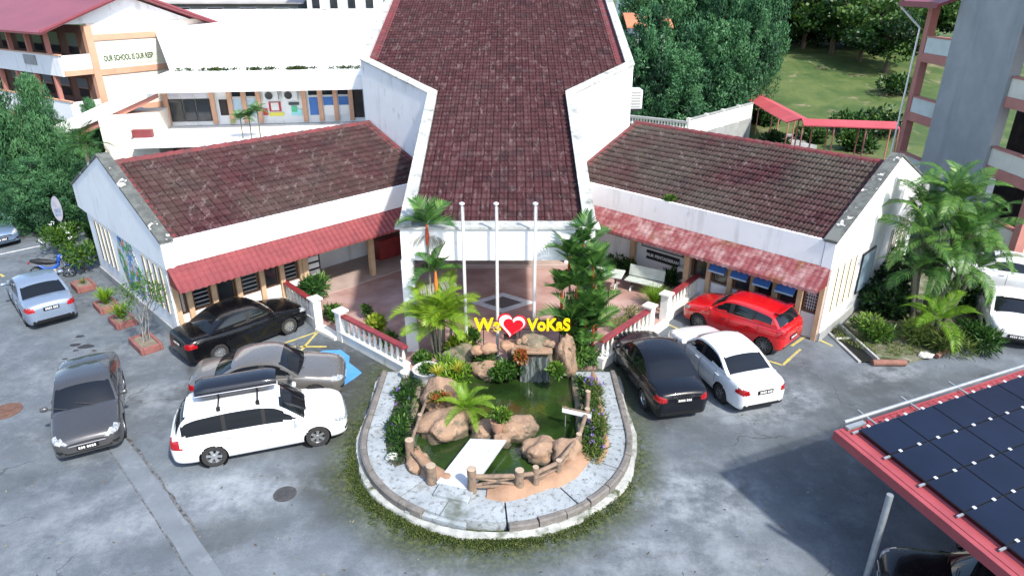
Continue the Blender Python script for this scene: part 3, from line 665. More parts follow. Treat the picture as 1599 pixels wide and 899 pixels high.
def place_text(name, txt, size, mt, loc, right, parent=None, up=(0, 0, 1), ext=.008, bold=0.0, sx=1.0, world=True):
    me = textmesh(txt, size, mt, ext, bold); rt = Vector(right).normalized(); u = Vector(up).normalized(); n = rt.cross(u)
    m = Matrix((rt * sx, u, n)).transposed().to_4x4(); m.translation = loc
    me.transform(m); return link(name, me, parent, world)
sb = MB(MR).box(6.15, 7.75, .93, .985, .78, 1.16).build('name_board', BLACKM, EB, True)
place_text('lettering', 'BILIK PENTADBIRAN', .19, SWHITE, MR @ Vector((6.95, .918, .97)), (S2, -S2, 0), sb, bold=.004, world=False, sx=.92)
acu = MB(MR).box(5.55, 6.0, .55, .95, .35, 1.0).build('air_conditioner', ALU, EB, True, bev=.03)
MB(MR).lathe([(.02, -.008), (.17, -.008), (.17, .0)], 18, (5.77, .545, .68), axis='y').build('fan_grille', GUTTER, acu)
sgn = MB(ML).box(4.95, 5.75, .42, .5, .75, 1.75).build('black_rack', BLACKM, EB, True)
mb = MB(ML)
for k in range(3): mb.box(5.02, 5.68, .40, .418, .85 + k * .29, 1.05 + k * .29)
mb.build('sheet', SWHITE, sgn)
# painted mural on the left end wall
MUR = mat('painted_mural', (.10, .22, .55), (.55, .62, .60), sc=2.0, rough=.7, lo=.45, hi=.5, grime=[((.08, .28, .09), 2.3, .53, .56), ((.60, .20, .05), 3.1, .58, .61), ((.05, .06, .15), 4, .60, .63)])
MB(ML).prism_x([(3.2, .6), (5.0, .6), (5.6, 1.8), (5.1, 2.7), (3.6, 2.7), (3.0, 1.6)], -.035, -.024).build('mural', MUR, EB, True)
# blue notice frame on the right end wall
nf = MB(MR).box(-.075, -.03, 3.1, 4.4, .9, 2.5).build('notice_frame', BLACKM, EB, True); MB(MR).box(-.082, -.077, 3.17, 4.33, .97, 2.43).build('sheet', PALEBL, nf)

# ---- tiles: the 300 that show largest are objects, the rest joined per roof
ALLT.sort(key=lambda r: -r[2])
for k, m, s in ALLT[:300]:
    o = bpy.data.objects.new('tile', tile_me); COL.objects.link(o); o.parent = ROOFS[k]; o.matrix_local = m; o['grey'] = 0.12 if k == 'hall' else (.5 if k == 'left' else 1.0)
rest = {}
for k, m, s in ALLT[300:]: rest.setdefault(k, []).append(m)
for k, ms in rest.items():
    A = np.array([np.array(m) for m in ms]); V = np.einsum('nij,vj->nvi', A[:, :3, :3], tv) + A[:, None, :3, 3]
    nvt = len(tv); F = (tf[None] + (np.arange(len(ms)) * nvt)[:, None, None]).reshape(-1, 4)
    me = np_mesh('roof_tiles', V.reshape(-1, 3), F, TILE, rnd=np.repeat(np.random.rand(len(ms)), len(tf)))
    o = link('roof_tiles', me, ROOFS[k]); o['kind'] = 'stuff'; o['grey'] = 0.12 if k == 'hall' else (.5 if k == 'left' else 1.0)

# ---- balustrades
def lathe_mesh(name, prof, n, mt):
    return MB().lathe(prof, n).mesh(name, mt, R(35))
bal_me = lathe_mesh('baluster', [(.055, 0), (.055, .05), (.035, .07), (.06, .18), (.065, .24), (.04, .38), (.032, .46), (.055, .50), (.055, .55)], 10, BALW)
def balustrade(a, b, label, posts, z=0.0):
    a, b = Vector((*a, z)), Vector((*b, z)); d = b - a; Ln = d.length; rz = math.atan2(d.y, d.x)
    t = thing('balustrade', label, 'balustrade', a, rz, 'balustrades between the car park and the paved forecourt')
    MB().box(0, Ln, -.13, .13, 0, .36).build('plinth', BALW, t, bev=.015)
    MB().box(0, Ln, -.16, .16, .362, .40).build('plinth_cap', BALW, t)
    MB().box(-.0, Ln, -.12, .12, .955, 1.05).build('handrail', RAILRED, t, bev=.025)
    n = int(Ln / .27)
    for k in range(n):
        o = bpy.data.objects.new('baluster', bal_me); COL.objects.link(o); o.parent = t; o.location = ((k + .5) * Ln / n, 0, .40)
    for p in posts:
        x = p * Ln; q = MB().box(x - .15, x + .15, -.15, .15, 0, 1.12).build('post', BALW, t, bev=.01)
        MB().add([(x - .21, -.21, 1.125), (x + .21, -.21, 1.125), (x + .21, .21, 1.125), (x - .21, .21, 1.125), (x - .21, -.21, 1.19), (x + .21, -.21, 1.19), (x + .21, .21, 1.19), (x - .21, .21, 1.19), (x, 0, 1.26)], [(3, 2, 1, 0), (0, 1, 5, 4), (1, 2, 6, 5), (2, 3, 7, 6), (3, 0, 4, 7), (4, 5, 8), (5, 6, 8), (6, 7, 8), (7, 4, 8)]).build('post_cap', BALW, q)
balustrade((-9.1, 24.3), (-7.1, 22.1), 'white balustrade with maroon rail beside the nose of the black sedan by the left wing', [1])
balustrade((-5.95, 21.1), (-3.35, 18.75), 'white balustrade with maroon rail between the blue painted bay and the pond', [0])
balustrade((2.85, 19.15), (4.85, 21.5), 'white balustrade with maroon rail beside the nose of the black sedan right of the pond', [1])
balustrade((5.65, 22.5), (7.55, 24.85), 'white balustrade with maroon rail in front of the red hatchback', [0])
for a, b in (((-7.0, 22.0), (-6.05, 21.2)), ((4.95, 21.6), (5.6, 22.4))):
    A, B = Vector((*a, 0)), Vector((*b, 0)); d = B - A
    tag(MB().obox(((A + B) / 2 + Vector((0, 0, .055)))[:], (d.length * .92, .5, .11), math.atan2(d.y, d.x)).build('entry_step', BALW), kind='structure')

# ================================================================== PLANT BUILDERS
def rng(seed): return np.random.RandomState(seed)
def unit(a): return a / (np.linalg.norm(a, axis=-1, keepdims=True) + 1e-9)
def leaf_quads(P, D, N, Ln, W):
    """diamond leaves: base P, direction D, facing N"""
    D = unit(D); S = unit(np.cross(D, N)); Ln = Ln[:, None]; W = W[:, None]; Nn = unit(np.cross(S, D))
    V = np.stack([P, P + D * Ln * .5 + S * W * .5 - Nn * Ln * .04, P + D * Ln - Nn * Ln * .12, P + D * Ln * .5 - S * W * .5 - Nn * Ln * .04], 1)
    n = len(P); return V.reshape(-1, 3), np.arange(4 * n).reshape(n, 4)
class Leaves:
    def __init__(s): s.V = []; s.F = []; s.r = []; s.n = 0
    def add(s, V, F, r): s.V.append(V); s.F.append(F + s.n); s.r.append(r); s.n += len(V)
    def clump(s, c, rad, n, Ln, W, rs, tone, up=.3, shell=.55, axis=None, flat=0.0):
        d = unit(rs.randn(n, 3)); k = shell + (1 - shell) * rs.rand(n, 1) ** .6
        rad = np.asarray(rad, float); P = d * k * rad
        if axis is not None:
            q = Vector((0, 0, 1)).rotation_difference(Vector(axis)).to_matrix(); q = np.array(q); P = P @ q.T; d = d @ q.T
        P = P + np.asarray(c)
        D = d * .7 + rs.randn(n, 3) * .45 + np.array([0, 0, up]); N = d + rs.randn(n, 3) * .5 + np.array([0, 0, .4])
        if flat:
            D = d * .25 + rs.randn(n, 3) * .4 + np.array([0, 0, .8]); N = d + rs.randn(n, 3) * (1 - flat)
        V, F = leaf_quads(P, D, N, Ln * rs.uniform(.7, 1.3, n), W * rs.uniform(.7, 1.3, n))
        s.add(V, F, np.clip(tone + rs.randn(n) * .13 + .10 * d[:, 2], 0, 1))  # leaf tone rises toward clump tops, painting in light from above
    def blades(s, c, n, h, W, rs, spread=.5, tone=.5, seg=4):
        """arching strap leaves from a point"""
        for i in range(n):
            az = rs.uniform(0, 2 * math.pi); sp = rs.uniform(.15, 1) * spread; L = h * rs.uniform(.7, 1.15); w = W * rs.uniform(.7, 1.2)
            hd = np.array([math.cos(az), math.sin(az), 0]); sd_ = np.array([-math.sin(az), math.cos(az), 0]); pts = []
            for j in range(seg + 1):
                t = j / seg; p = np.asarray(c) + hd * (L * sp * t ** 1.3 + .02) + np.array([0, 0, L * (t * (1 - .55 * sp * t))]); pts.append(p)
            V = []; 
            for j, p in enumerate(pts):
                ww = w * (1 - (j / seg) ** 2) * .5 + .003; V += [p - sd_ * ww, p + sd_ * ww]
            F = np.array([(2 * j, 2 * j + 1, 2 * j + 3, 2 * j + 2) for j in range(seg)])
            s.add(np.array(V), F, np.full(seg, np.clip(tone + rs.randn() * .2, 0, 1)))
    def mesh(s, name, mt): return np_mesh(name, np.concatenate(s.V), np.concatenate(s.F), mt, np.concatenate(s.r))

def frond_mesh(name, L, npair, ll, lw, arch, mt, seed, ragged=0, vee=.35, base=.12, tone=.5, hang=.35):
    """feather palm leaf growing along +x from the origin, arching down"""
    rs = rng(seed); V = []; F = []; r = []
    ns = 14; pts = []; p = np.zeros(3); a = 0.0
    for i in range(ns + 1):
        t = i / ns; pts.append(p.copy()); a = -arch * t ** 1.5
        p = p + np.array([math.cos(a), 0, math.sin(a)]) * (L / ns)
    pts = np.array(pts); lv = Leaves()
    T = np.gradient(pts, axis=0); T = unit(T)
    # midrib
    rv = []; rf = []
    for i in range(ns + 1):
        w = .018 * (1 - .85 * i / ns) * (L / 2) ** .5; up = np.array([-T[i][2], 0, T[i][0]])
        rv += [pts[i] + np.array([0, w, 0]), pts[i] + up * w, pts[i] - np.array([0, w, 0])]
    for i in range(ns):
        for k in range(2): rf.append((3 * i + k, 3 * i + k + 1, 3 * i + k + 4, 3 * i + k + 3))
    lv.add(np.array(rv), np.array(rf), np.full(len(rf), .6))
    for i in range(npair):
        t = base + (1 - base) * (i + .5) / npair; k = t * ns; j = min(int(k), ns - 1); q = pts[j] + (pts[j + 1] - pts[j]) * (k - j); tg = T[j]
        up = np.array([-tg[2], 0, tg[0]]); le = ll * (math.sin(math.pi * min(1, .16 + .80 * t)) ** .7) * rs.uniform(.85, 1.1)
        for sg in (-1, 1):
            if ragged and rs.rand() < ragged: continue
            fw = .45 + .9 * t * t; d = np.array([0, sg, 0]) + tg * fw + up * vee; d /= np.linalg.norm(d); d2 = unit(d + np.array([0, 0, -hang * 1.6]) + tg * .1)
            s = np.cross(d, up); s /= np.linalg.norm(s) + 1e-9; wv = tg * lw * .5
            a0, a1, a2 = q, q + d * le * .5, q + d * le * .5 + d2 * le * .5
            Vq = np.array([a0 - wv * .5, a0 + wv * .5, a1 + wv, a1 - wv, a2 + wv * .15, a2 - wv * .15])
            lv.add(Vq, np.array([(0, 1, 2, 3), (3, 2, 4, 5)]), np.full(2, np.clip(tone + rs.randn() * .16, 0, 1)))
    return lv.mesh(name, mt)

FR = {
    'areca': [frond_mesh('frond', 1.5, 30, .55, .05, a, LEAF_ARECA, 10 + i, tone=.75, vee=.5, hang=.25) for i, a in enumerate((1.1, 1.5, .8))],
    'wax': [frond_mesh('frond', 1.15, 15, .55, .095, a, LEAF_PALM, 20 + i, tone=.5, vee=.55, hang=.2) for i, a in enumerate((.8, 1.2, .5))],
    'clump': [frond_mesh('frond', 2.3, 36, .75, .06, a, LEAF_PALM, 30 + i, tone=.60, vee=.3, hang=.5) for i, a in enumerate((1.3, 1.8, 1.0))],
    'bright': [frond_mesh('frond', 2.1, 34, .62, .055, a, LEAF_ARECA, 40 + i, tone=.45, vee=.35, hang=.45) for i, a in enumerate((1.5, 1.9, 1.2))],
    'dry': [frond_mesh('frond', .75, 18, .5, .03, a, LEAF_DRY, 50 + i, tone=.45, vee=-1.3, hang=1.6, ragged=.3) for i, a in enumerate((.5, .8))],
    'cycad': [frond_mesh('frond', .95, 34, .20, .024, a, LEAF_ARECA, 60 + i, tone=.62, vee=.4, hang=.1, base=.05) for i, a in enumerate((1.2, 1.6))],
    'small': [frond_mesh('frond', .9, 16, .42, .05, a, LEAF_PALM, 70 + i, tone=.55, vee=.4, hang=.4) for i, a in enumerate((1.2, 1.7))],
    'grey': [frond_mesh('frond', 1.7, 24, .55, .05, a, LEAF_PALM, 80 + i, tone=.25, vee=.3, hang=.5) for i, a in enumerate((1.1, 1.6))],
}
def put_frond(kind, parent, loc, az, el, sc=1.0, i=None):
    me = FR[kind][(i if i is not None else random.randrange(99)) % len(FR[kind])]
    o = bpy.data.objects.new('frond', me); COL.objects.link(o); o.parent = parent; o.location = loc; o.rotation_euler = (random.uniform(-.25, .25), -el, az); o.scale = (sc, sc, sc); return o
def crown(kind, parent, loc, n, el0, el1, sc=1.0, az0=0.0):
    for k in range(n):
        t = k / max(1, n - 1); put_frond(kind, parent, loc, az0 + k * 2.39996, R(el0 + (el1 - el0) * t) + random.gauss(0, .06), sc * random.uniform(.88, 1.1), k)
def stem(parent, pts, r, mt=None, name='trunk', n=8):
    return MB().tube(pts, r, n).build(name, mt or PALMST, parent, sm=R(50))

def rock_mesh(name, rad, seed, mt, flat=.0, sub=4, amp=.22):
    bm = bmesh.new(); bmesh.ops.create_icosphere(bm, subdivisions=sub, radius=1.0); off = Vector((seed * 3.7, seed * 1.3, seed * 2.1))
    for v in bm.verts:
        p = v.co.copy(); n = noise.noise(p * 1.3 + off) * amp * 1.6 + noise.noise(p * 3.1 + off) * amp * .5 + noise.cell(p * 1.9 + off) * amp * .35
        v.co = p * (1 + n)
        if v.co.z < -.35: v.co.z = -.35 + (v.co.z + .35) * .15
        v.co = Vector((v.co.x * rad[0], v.co.y * rad[1], v.co.z * rad[2]))
    me = bpy.data.meshes.new(name); bm.to_mesh(me); bm.free(); me.materials.append(mt); smooth(me, R(50)); return me
def rock(loc, rad, seed, label, mt=None, rz=0, name='boulder', group=None, parent=None, sub=4, amp=.22):
    o = link(name, rock_mesh(name, rad, seed, mt or ROCK, sub=sub, amp=amp), parent); o.location = loc; o.rotation_euler = (0, 0, rz)
    if parent is None: tag(o, label, 'rock', group)
    return o
def shrub(name, label, loc, rad, n, Ln, W, mt, seed, cat='shrub', nclump=7, group=None, tone=.5, stemh=.3, flowers=None):
    rs = rng(seed); t = thing(name, label, cat, loc, 0, group); lv = Leaves(); rad = np.array(rad)
    for k in range(nclump):
        d = unit(rs.randn(3)); d[2] = abs(d[2]) * .9; c = d * rad * rs.uniform(.35, .65) + np.array([0, 0, stemh + rad[2] * .25])
        lv.clump(c, rad * rs.uniform(.38, .55), n // nclump, Ln, W, rs, np.clip(tone + rs.randn() * .14, 0, 1))
    link('foliage', lv.mesh('foliage', mt), t)
    mb = MB()
    for k in range(5):
        a = k * 1.3; mb.tube([(0, 0, 0), (math.cos(a) * rad[0] * .25, math.sin(a) * rad[1] * .25, stemh + rad[2] * .3)], [.025, .012], 5)
    mb.build('stems', BARK, t)
    if flowers:
        fl = Leaves()
        for k in range(flowers[1]):
            d = unit(rs.randn(3)); d[2] = abs(d[2]); p = d * rad * rs.uniform(.8, 1.05) + np.array([0, 0, stemh + rad[2] * .25])
            fl.clump(p, (.04, .04, .05), 10, .07, .05, rs, .5)
        link('blossom', fl.mesh('blossom', flowers[0]), t)
    return t

# ================================================================== POND
PZ = .26
POND = thing('ornamental_pond', 'horseshoe shaped fish pond with pale walkway, terracotta rim and green water', 'pond', (PC.x, PC.y, 0))
def hs(r, a):  # horseshoe path: a in [-90-..]: angle measured from -y axis; beyond +-90 deg it runs straight back
    if abs(a) <= R(90): return Vector((PC.x + r * math.sin(a), PC.y - r * math.cos(a), 0))
    e = (abs(a) - R(90)) * PR; return Vector((PC.x + math.copysign(r, a), PC.y + e, 0))
WALK = mat('chalky_walkway', (.36, .40, .425), (.25, .28, .30), sc=1.6, rough=.85, bump=.6, bsc=30, lo=.35, hi=.7, grime=[((.12, .13, .125), 7.5, .53, .68), ((.22, .23, .22), 1.7, .58, .74), ((.07, .085, .055), .55, .60, .72)])
KERB = mat('brown_grey_kerb', (.20, .18, .165), (.14, .13, .12), sc=4, rough=.9, bump=.5, bsc=25, grime=[((.07, .08, .055), 3, .55, .72)])
SKIRT = mat('cement_skirt', (.44, .45, .43), (.30, .31, .29), sc=3, rough=.9, bump=.5, grime=[((.06, .075, .035), 2.4, .50, .66)])
A1 = R(90) + 3.05 / PR
cuts = [-A1, -R(118), -R(92), -R(66), -R(40), -R(21), R(5), R(34), R(62), R(90), R(114), A1]
for k, (a0, a1) in enumerate(zip(cuts[:-1], cuts[1:])):
    n = max(3, int((a1 - a0) / R(4))); g = .006
    A = [hs(3.52, a0 + g + (a1 - a0 - 2 * g) * i / n) for i in range(n + 1)]; B = [hs(2.30, a0 + g + (a1 - a0 - 2 * g) * i / n) for i in range(n + 1)]
    front = k == 5
    vs = [(*p.xy, PZ + .003 * math.sin(k * 2.1)) for p in A + B] + [(*p.xy, 0) for p in A + B]; m = n + 1
    fs = [(i, i + 1, m + i + 1, m + i) for i in range(n)] + [(2 * m + i, 2 * m + i + 1, i + 1, i) for i in range(n)] + [(m + i, m + i + 1, 3 * m + i + 1, 3 * m + i) for i in range(n)] + [(0, m, 3 * m, 2 * m), (n, 2 * m + n, 3 * m + n, m + n)]
    MB().add(vs, fs).build('walkway_slab', WALK, POND, True)
# kerb stones and the cement skirt outside them
nk = 25
for k in range(nk):
    a0 = -A1 + 2 * A1 * k / nk; a1 = -A1 + 2 * A1 * (k + 1) / nk
    if R(-23) < (a0 + a1) / 2 < R(2): continue         # the ramp at the front
    rs = random.Random(k); n = 5; sink = -.05 if R(0) < a0 < R(34) and k % 2 else 0; h = PZ + .055 + sink + rs.uniform(-.012, .012); g = .004
    vs = []
    for i in range(n + 1):
        a = a0 + g + (a1 - a0 - 2 * g) * i / n
        for r, z in ((3.53, 0), (3.53, h - .02), (3.56, h), (3.66, h), (3.70, h - .03), (3.70, 0)): p = hs(r, a); vs.append((p.x, p.y, z))
    fs = [(i * 6 + j, i * 6 + j + 1, (i + 1) * 6 + j + 1, (i + 1) * 6 + j) for i in range(n) for j in range(5)] + [(5, 4, 3, 2, 1, 0), tuple(n * 6 + j for j in range(6))]
    MB().add(vs, fs).build('kerb_stone', KERB, POND, True)
mb = MB(); n = 150; vs = []; rs = random.Random(4)
for i in range(n + 1):
    a = -A1 + 2 * A1 * i / n; w = .13 + .035 * math.sin(i * .31) + rs.uniform(-.02, .02); h = .11 + rs.uniform(-.012, .012)
    for r, z in ((3.69, h), (3.71 + w * .85, h - .015), (3.73 + w, -.01)): p = hs(r, a); vs.append((p.x, p.y, z))
fs = [(i * 3 + j, i * 3 + j + 1, (i + 1) * 3 + j + 1, (i + 1) * 3 + j) for i in range(n) for j in range(2)]
mb.add(vs, fs).build('cement_skirt', SKIRT, POND, True, sm=R(60))
# sloping front ramp
p0, p1, p2, p3 = G(636, 812, .05), G(727, 833, .05), G(735, 766, PZ), G(668, 757, PZ)
MB().add([(*G(632, 800, .12).xy, .17), (*G(728, 829, .05).xy, .17), (*G(736, 768, PZ).xy, PZ + .012), (*G(664, 760, PZ).xy, PZ + .012), (*G(632, 800, .12).xy, 0), (*G(728, 829, .05).xy, 0)], [(0, 1, 2, 3), (4, 5, 1, 0)]).build('ramp', WALK, POND, True)
# inner rim: lumpy painted cement ring
def rimring(a0, a1, rc, w, h, mt, seed, name='rim'):
    n = int((a1 - a0) / R(2.2)); vs = []; K = 9
    for i in range(n + 1):
        a = a0 + (a1 - a0) * i / n; e = min(1, i / 4, (n - i) / 4) * .6 + .4; q = noise.noise(Vector((i * .12, seed, 0))); q2 = noise.noise(Vector((i * .31, seed + 5, 0)))
        for j in range(K):
            t = j / (K - 1); rr = rc + q * .10 + (t - .5) * (w + q2 * .10) ; z = PZ - .04 + (h * e * (1 + .35 * q)) * math.sin(math.pi * t) ** .55 + .03 * noise.noise(Vector((i * .4, j * .6, seed)))
            if j == K - 1: z = PZ - .03
            if j == 0: z = -.05
            p = hs(rr, a); vs.append((p.x, p.y, z))
    fs = [(i * K + j, (i + 1) * K + j, (i + 1) * K + j + 1, i * K + j + 1) for i in range(n) for j in range(K - 1)]
    return MB().add(vs, fs).build(name, mt, POND, True, sm=R(70))
rimring(-R(4), R(66), 2.50, .66, .22, TERRA, 1); rimring(R(60), A1, 2.98, .22, .12, TERRA, 3); rimring(R(66), A1, 2.36, .28, .12, ROCKD, 4)
rimring(-R(70), -R(21), 2.40, .56, .18, TERRA, 7); rimring(-A1, -R(70), 2.40, .35, .12, ROCKD, 9)
# water
def water_mat():
    m = bpy.data.materials.new('green_pond_water'); m.use_nodes = True; t = m.node_tree; L = t.links.new; b = t.nodes['Principled BSDF']
    b.inputs['Roughness'].default_value = .06; b.inputs['Specular IOR Level'].default_value = .5
    pos = nd(t, 'ShaderNodeNewGeometry').outputs['Position']
    n = nd(t, 'ShaderNodeTexNoise'); n.inputs['Scale'].default_value = 1.1; n.inputs['Detail'].default_value = 4; L(pos, n.inputs[0])
    cr = nd(t, 'ShaderNodeValToRGB'); cr.color_ramp.elements[0].position = .35; cr.color_ramp.elements[0].color = (.010, .022, .006, 1); cr.color_ramp.elements[1].position = .7; cr.color_ramp.elements[1].color = (.028, .058, .012, 1)
    L(n.outputs[0], cr.inputs[0]); L(cr.outputs[0], b.inputs['Base Color'])
    n2 = nd(t, 'ShaderNodeTexNoise'); n2.inputs['Scale'].default_value = 9; n2.inputs['Detail'].default_value = 3; L(pos, n2.inputs[0])
    bp = nd(t, 'ShaderNodeBump'); bp.inputs['Strength'].default_value = .25; bp.inputs['Distance'].default_value = .02; L(n2.outputs[0], bp.inputs['Height']); L(bp.outputs[0], b.inputs['Normal'])
    return m
wp = [hs(2.36, a) for a in np.linspace(-A1, A1, 60)]
MB().prism([(p.x, p.y) for p in wp], .10, .16).build('water', water_mat(), POND, True)
# bridge slab
c = [G(734, 684, .45), G(790, 686, .45), G(735, 764, .36), G(681, 752, .36)]
mb = MB(); mb.add([(*p.xy, p.z) for p in c] + [(*p.xy, p.z - .10) for p in c], [(0, 1, 2, 3), (7, 6, 5, 4), (0, 4, 5, 1), (1, 5, 6, 2), (2, 6, 7, 3), (3, 7, 4, 0)])
BRIDGE = mat('bleached_bridge_slab', (.52, .55, .57), (.42, .45, .47), sc=1.5, rough=.85, bump=.3, grime=[((.30, .31, .31), 6, .62, .74)])
mb.build('bridge_slab', BRIDGE, POND, True, bev=.012)
a_, b_ = G(681, 752, .36), G(735, 764, .36); d_ = (b_ - a_)
MB().obox(((a_ + b_) / 2 + Vector((.02, -.20, -.07)))[:], (d_.length * .98, .42, .12), math.atan2(d_.y, d_.x)).build('bridge_step', WALK, POND, True, bev=.012)

# log fence around the pond
def logpost(p, z0, z1, r, parent, seed):
    rs = random.Random(seed); h = z1 - z0; o = MB().tube([(p.x, p.y, z0), (p.x + rs.uniform(-.015, .015), p.y, z0 + h * .5), (p.x, p.y, z1)], [r * 1.1, r * .95, r], 12).build('post', LOGM, parent, True, sm=R(50))
    MB().lathe([(r * .96, z1 + .001), (r * .9, z1 + .012)], 12, (p.x, p.y, 0)).build('post_end', LOGEND, o); return o
FE = thing('log_fence', 'brown cement log fence curving round the front and right of the pond', 'fence', G(775, 764, PZ))
fp = [(737, 764), (811, 763), (836, 758), (872, 742), (903, 700), (916, 660), (917, 632)]
base = [G(u, v, PZ + .05) for u, v in fp]
for k, p in enumerate(base): logpost(p, PZ, PZ + (.68 if k == 0 else .62 if k < 3 else .52), .115 if k < 2 else .08, FE, k)
def rail(pts, r, parent, name='rail'): return MB().tube(pts, r, 8).build(name, LOGM, parent, True, sm=R(50))
up = lambda p, h: Vector((p.x, p.y, PZ + h))
rail([up(p, .44 + .015 * (k % 2)) for k, p in enumerate(base)], .058, FE)
rail([up(base[0], .14), up(base[1], .14)], .045, FE); rail([up(base[0], .16), up(base[1], .44)], .042, FE, 'cross_rail'); rail([up(base[0], .44), up(base[1], .16)], .042, FE, 'cross_rail')
for k in (2, 3): rail([up(base[k], .13), up(base[k + 1], .13)], .032, FE); rail([up(base[k], .26), up(base[k + 1], .28)], .03, FE)
FE2 = thing('log_fence', 'short brown cement log fence on the left side of the pond bridge', 'fence', G(673, 753, PZ))
b2 = [G(674, 753, PZ), G(641, 715, PZ), G(657, 668, PZ), G(668, 640, PZ)]
for k, p in enumerate(b2): logpost(p, PZ - .05, PZ + (.52, .58, .45, .4)[k], (.13, .115, .07, .07)[k], FE2, 20 + k)
rail([up(b2[0], .22), up(b2[1], .26)], .04, FE2); rail([up(b2[0], .08), up(b2[1], .14)], .035, FE2); rail([up(p, .38) for p in b2[1:]], .045, FE2)

# boulders
p = G(697, 668, .2); rock((p.x, p.y, .30), (.78, .55, .42), 3, 'large orange painted boulder on the left of the pond with a planting hollow', rz=.5)
p = G(690, 630, .3); rock((p.x - .05, p.y + .15, .42), (.55, .52, .58), 14, 'tall orange boulder behind the cycad on the left rim of the pond', rz=1.1)
p = G(812, 670, .2); rock((p.x, p.y, .24), (.58, .50, .34), 5, 'orange boulder on the right half of the islet in the pond', rz=.2)
p = G(757, 672, .2); rock((p.x, p.y, .22), (.52, .40, .26), 8, 'orange boulder on the left half of the islet in the pond', rz=.9)
p = G(785, 690, .2); rock((p.x, p.y, .24), (.28, .22, .24), 9, 'small orange stone at the far end of the bridge slab')
p = G(846, 708, .2); rock((p.x, p.y, .30), (.50, .46, .36), 11, 'smooth orange boulder behind the log fence at the right of the pond', rz=.3)
p = G(884, 716, .2); rock((p.x, p.y, .30), (.44, .44, .40), 12, 'orange boulder under the curved log rail near the purple flowers', rz=2)
p = G(652, 725, .2); rock((p.x, p.y, .16), (.34, .5, .26), 13, 'low orange boulder beside the left log posts', rz=.4)
p = G(612, 716, PZ); rock((p.x, p.y, PZ + .06), (.15, .12, .12), 21, 'small pale stone lying on the left walkway of the pond', mt=CAPS, amp=.3, sub=3)
# waterfall wall at the back
WF = thing('rock_waterfall', 'dark mossy waterfall with orange stone ledges at the back of the pond', 'waterfall', G(815, 600, .2))
yb = 18.35
for (u0, u1, z0, z1, y0, y1, sd_, mt) in ((735, 790, -.1, .50, 18.2, 18.9, 31, ROCK), (795, 870, -.1, .95, 18.5, 19.4, 32, ROCKD), (868, 900, -.1, 1.1, 18.3, 19.2, 33, ROCK), (690, 740, -.1, .7, 18.7, 19.6, 34, ROCKD)):
    x0, x1 = xat(u0, y0, .5), xat(u1, y0, .5); o = rock(((x0 + x1) / 2, (y0 + y1) / 2, (z0 + z1) / 2), ((x1 - x0) * .55, (y1 - y0) * .55, (z1 - z0) * .75), sd_, '', mt, parent=None, name='rockwork'); 
    o.parent = WF; o.matrix_parent_inverse = Matrix.Translation(WF.location).inverted();  'category' in o and o.__delitem__('category')
for k in range(7):
    u = 812 + k * 8; y = 18.95 - .03 * k; z = 1.12 + .05 * (k % 2); x = xat(u, y, z)
    o = rock((x, y, z), (.14, .18, .10), 40 + k, '', ROCK, name='ledge_stone', sub=3); o.parent = WF; o.matrix_parent_inverse = Matrix.Translation(WF.location).inverted();  'category' in o and o.__delitem__('category')
for u, v, z, r_ in ((763, 545, 1.0, .26), (792, 540, 1.05, .22), (745, 548, .95, .22)):
    p = G(u, v, z); o = rock((p.x, p.y, z), (r_, r_, r_ * .8), int(u), '', TERRA, name='ledge_stone', sub=3); o.parent = WF; o.matrix_parent_inverse = Matrix.Translation(WF.location).inverted();  'category' in o and o.__delitem__('category')
for u0, u1, h in ((798, 862, 1.02),):
    x0, x1 = xat(u0, 18.7, 1), xat(u1, 18.7, 1); MB().box(x0, x1, 18.35, 19.0, h - .05, h + .06).build('ledge', ROCK, WF, True, bev=.03)
x0 = xat(885, 18.6, .5); MB().tube([(x0 + .12, 18.5, .1), (x0 + .12, 18.52, 1.15)], [.11, .09], 10).build('log_pillar', LOGM, WF, True, sm=R(50))
FOAM = mat('falling_water', (.15, .17, .165), (.035, .042, .036), sc=8, rough=.2, stretch=(3, 1, .4), lo=.42, hi=.62)
xa, xb = xat(812, 18.3, .5), xat(858, 18.3, .5)
vs = [(xa + (xb - xa) * i / 16, 18.22 + .05 * math.sin(i * 1.7) - .14 * (1 - j / 8) ** 2, .14 + .82 * j / 8) for j in range(9) for i in range(17)]
MB().add(vs, [(j * 17 + i, j * 17 + i + 1, (j + 1) * 17 + i + 1, (j + 1) * 17 + i) for j in range(8) for i in range(16)]).build('water_sheet', FOAM, WF, True, sm=R(60))

# pots, planters, small signs
def pot(loc, r, h, mt, label, name='plant_pot', flare=1.15):
    o = MB().lathe([(r * .7, 0), (r * .95, h * .5), (r * flare * .95, h * .92), (r * flare, h), (r * flare * .88, h), (r * .85, h * .85), (.01, h * .82)], 24).build(name, mt, sm=R(40)); o.location = loc
    return tag(o, label, 'pot')
p = G(777, 662, .60); pot((p.x, p.y - .1, .46), .18, .34, TERRAPOT, 'clay flower pot standing on the islet in the pond')
shrub('potted_plant', 'grey green leafy plant in the clay pot on the islet', (p.x, p.y - .1, .78), (.36, .32, .20), 460, .13, .07, LEAF_SHRUB, 5, 'plant', tone=.72, stemh=.04)
lv = Leaves(); lv.blades((0, 0, .05), 9, .38, .07, rng(3), .5, .8); link('tall_leaf', lv.mesh('tall_leaf', LEAF_ARECA)); o = bpy.data.objects['tall_leaf']; o.location = (p.x + .03, p.y - .1, .85); o.name = 'sprout'; tag(o, 'bright green sprout rising from the potted plant on the islet', 'plant')
p = G(668, 590, .3); PZ2 = .16
pot((p.x, p.y, .12), .42, .52, POTW, 'large round white cement planter at the left end of the pond', 'round_planter', 1.1)
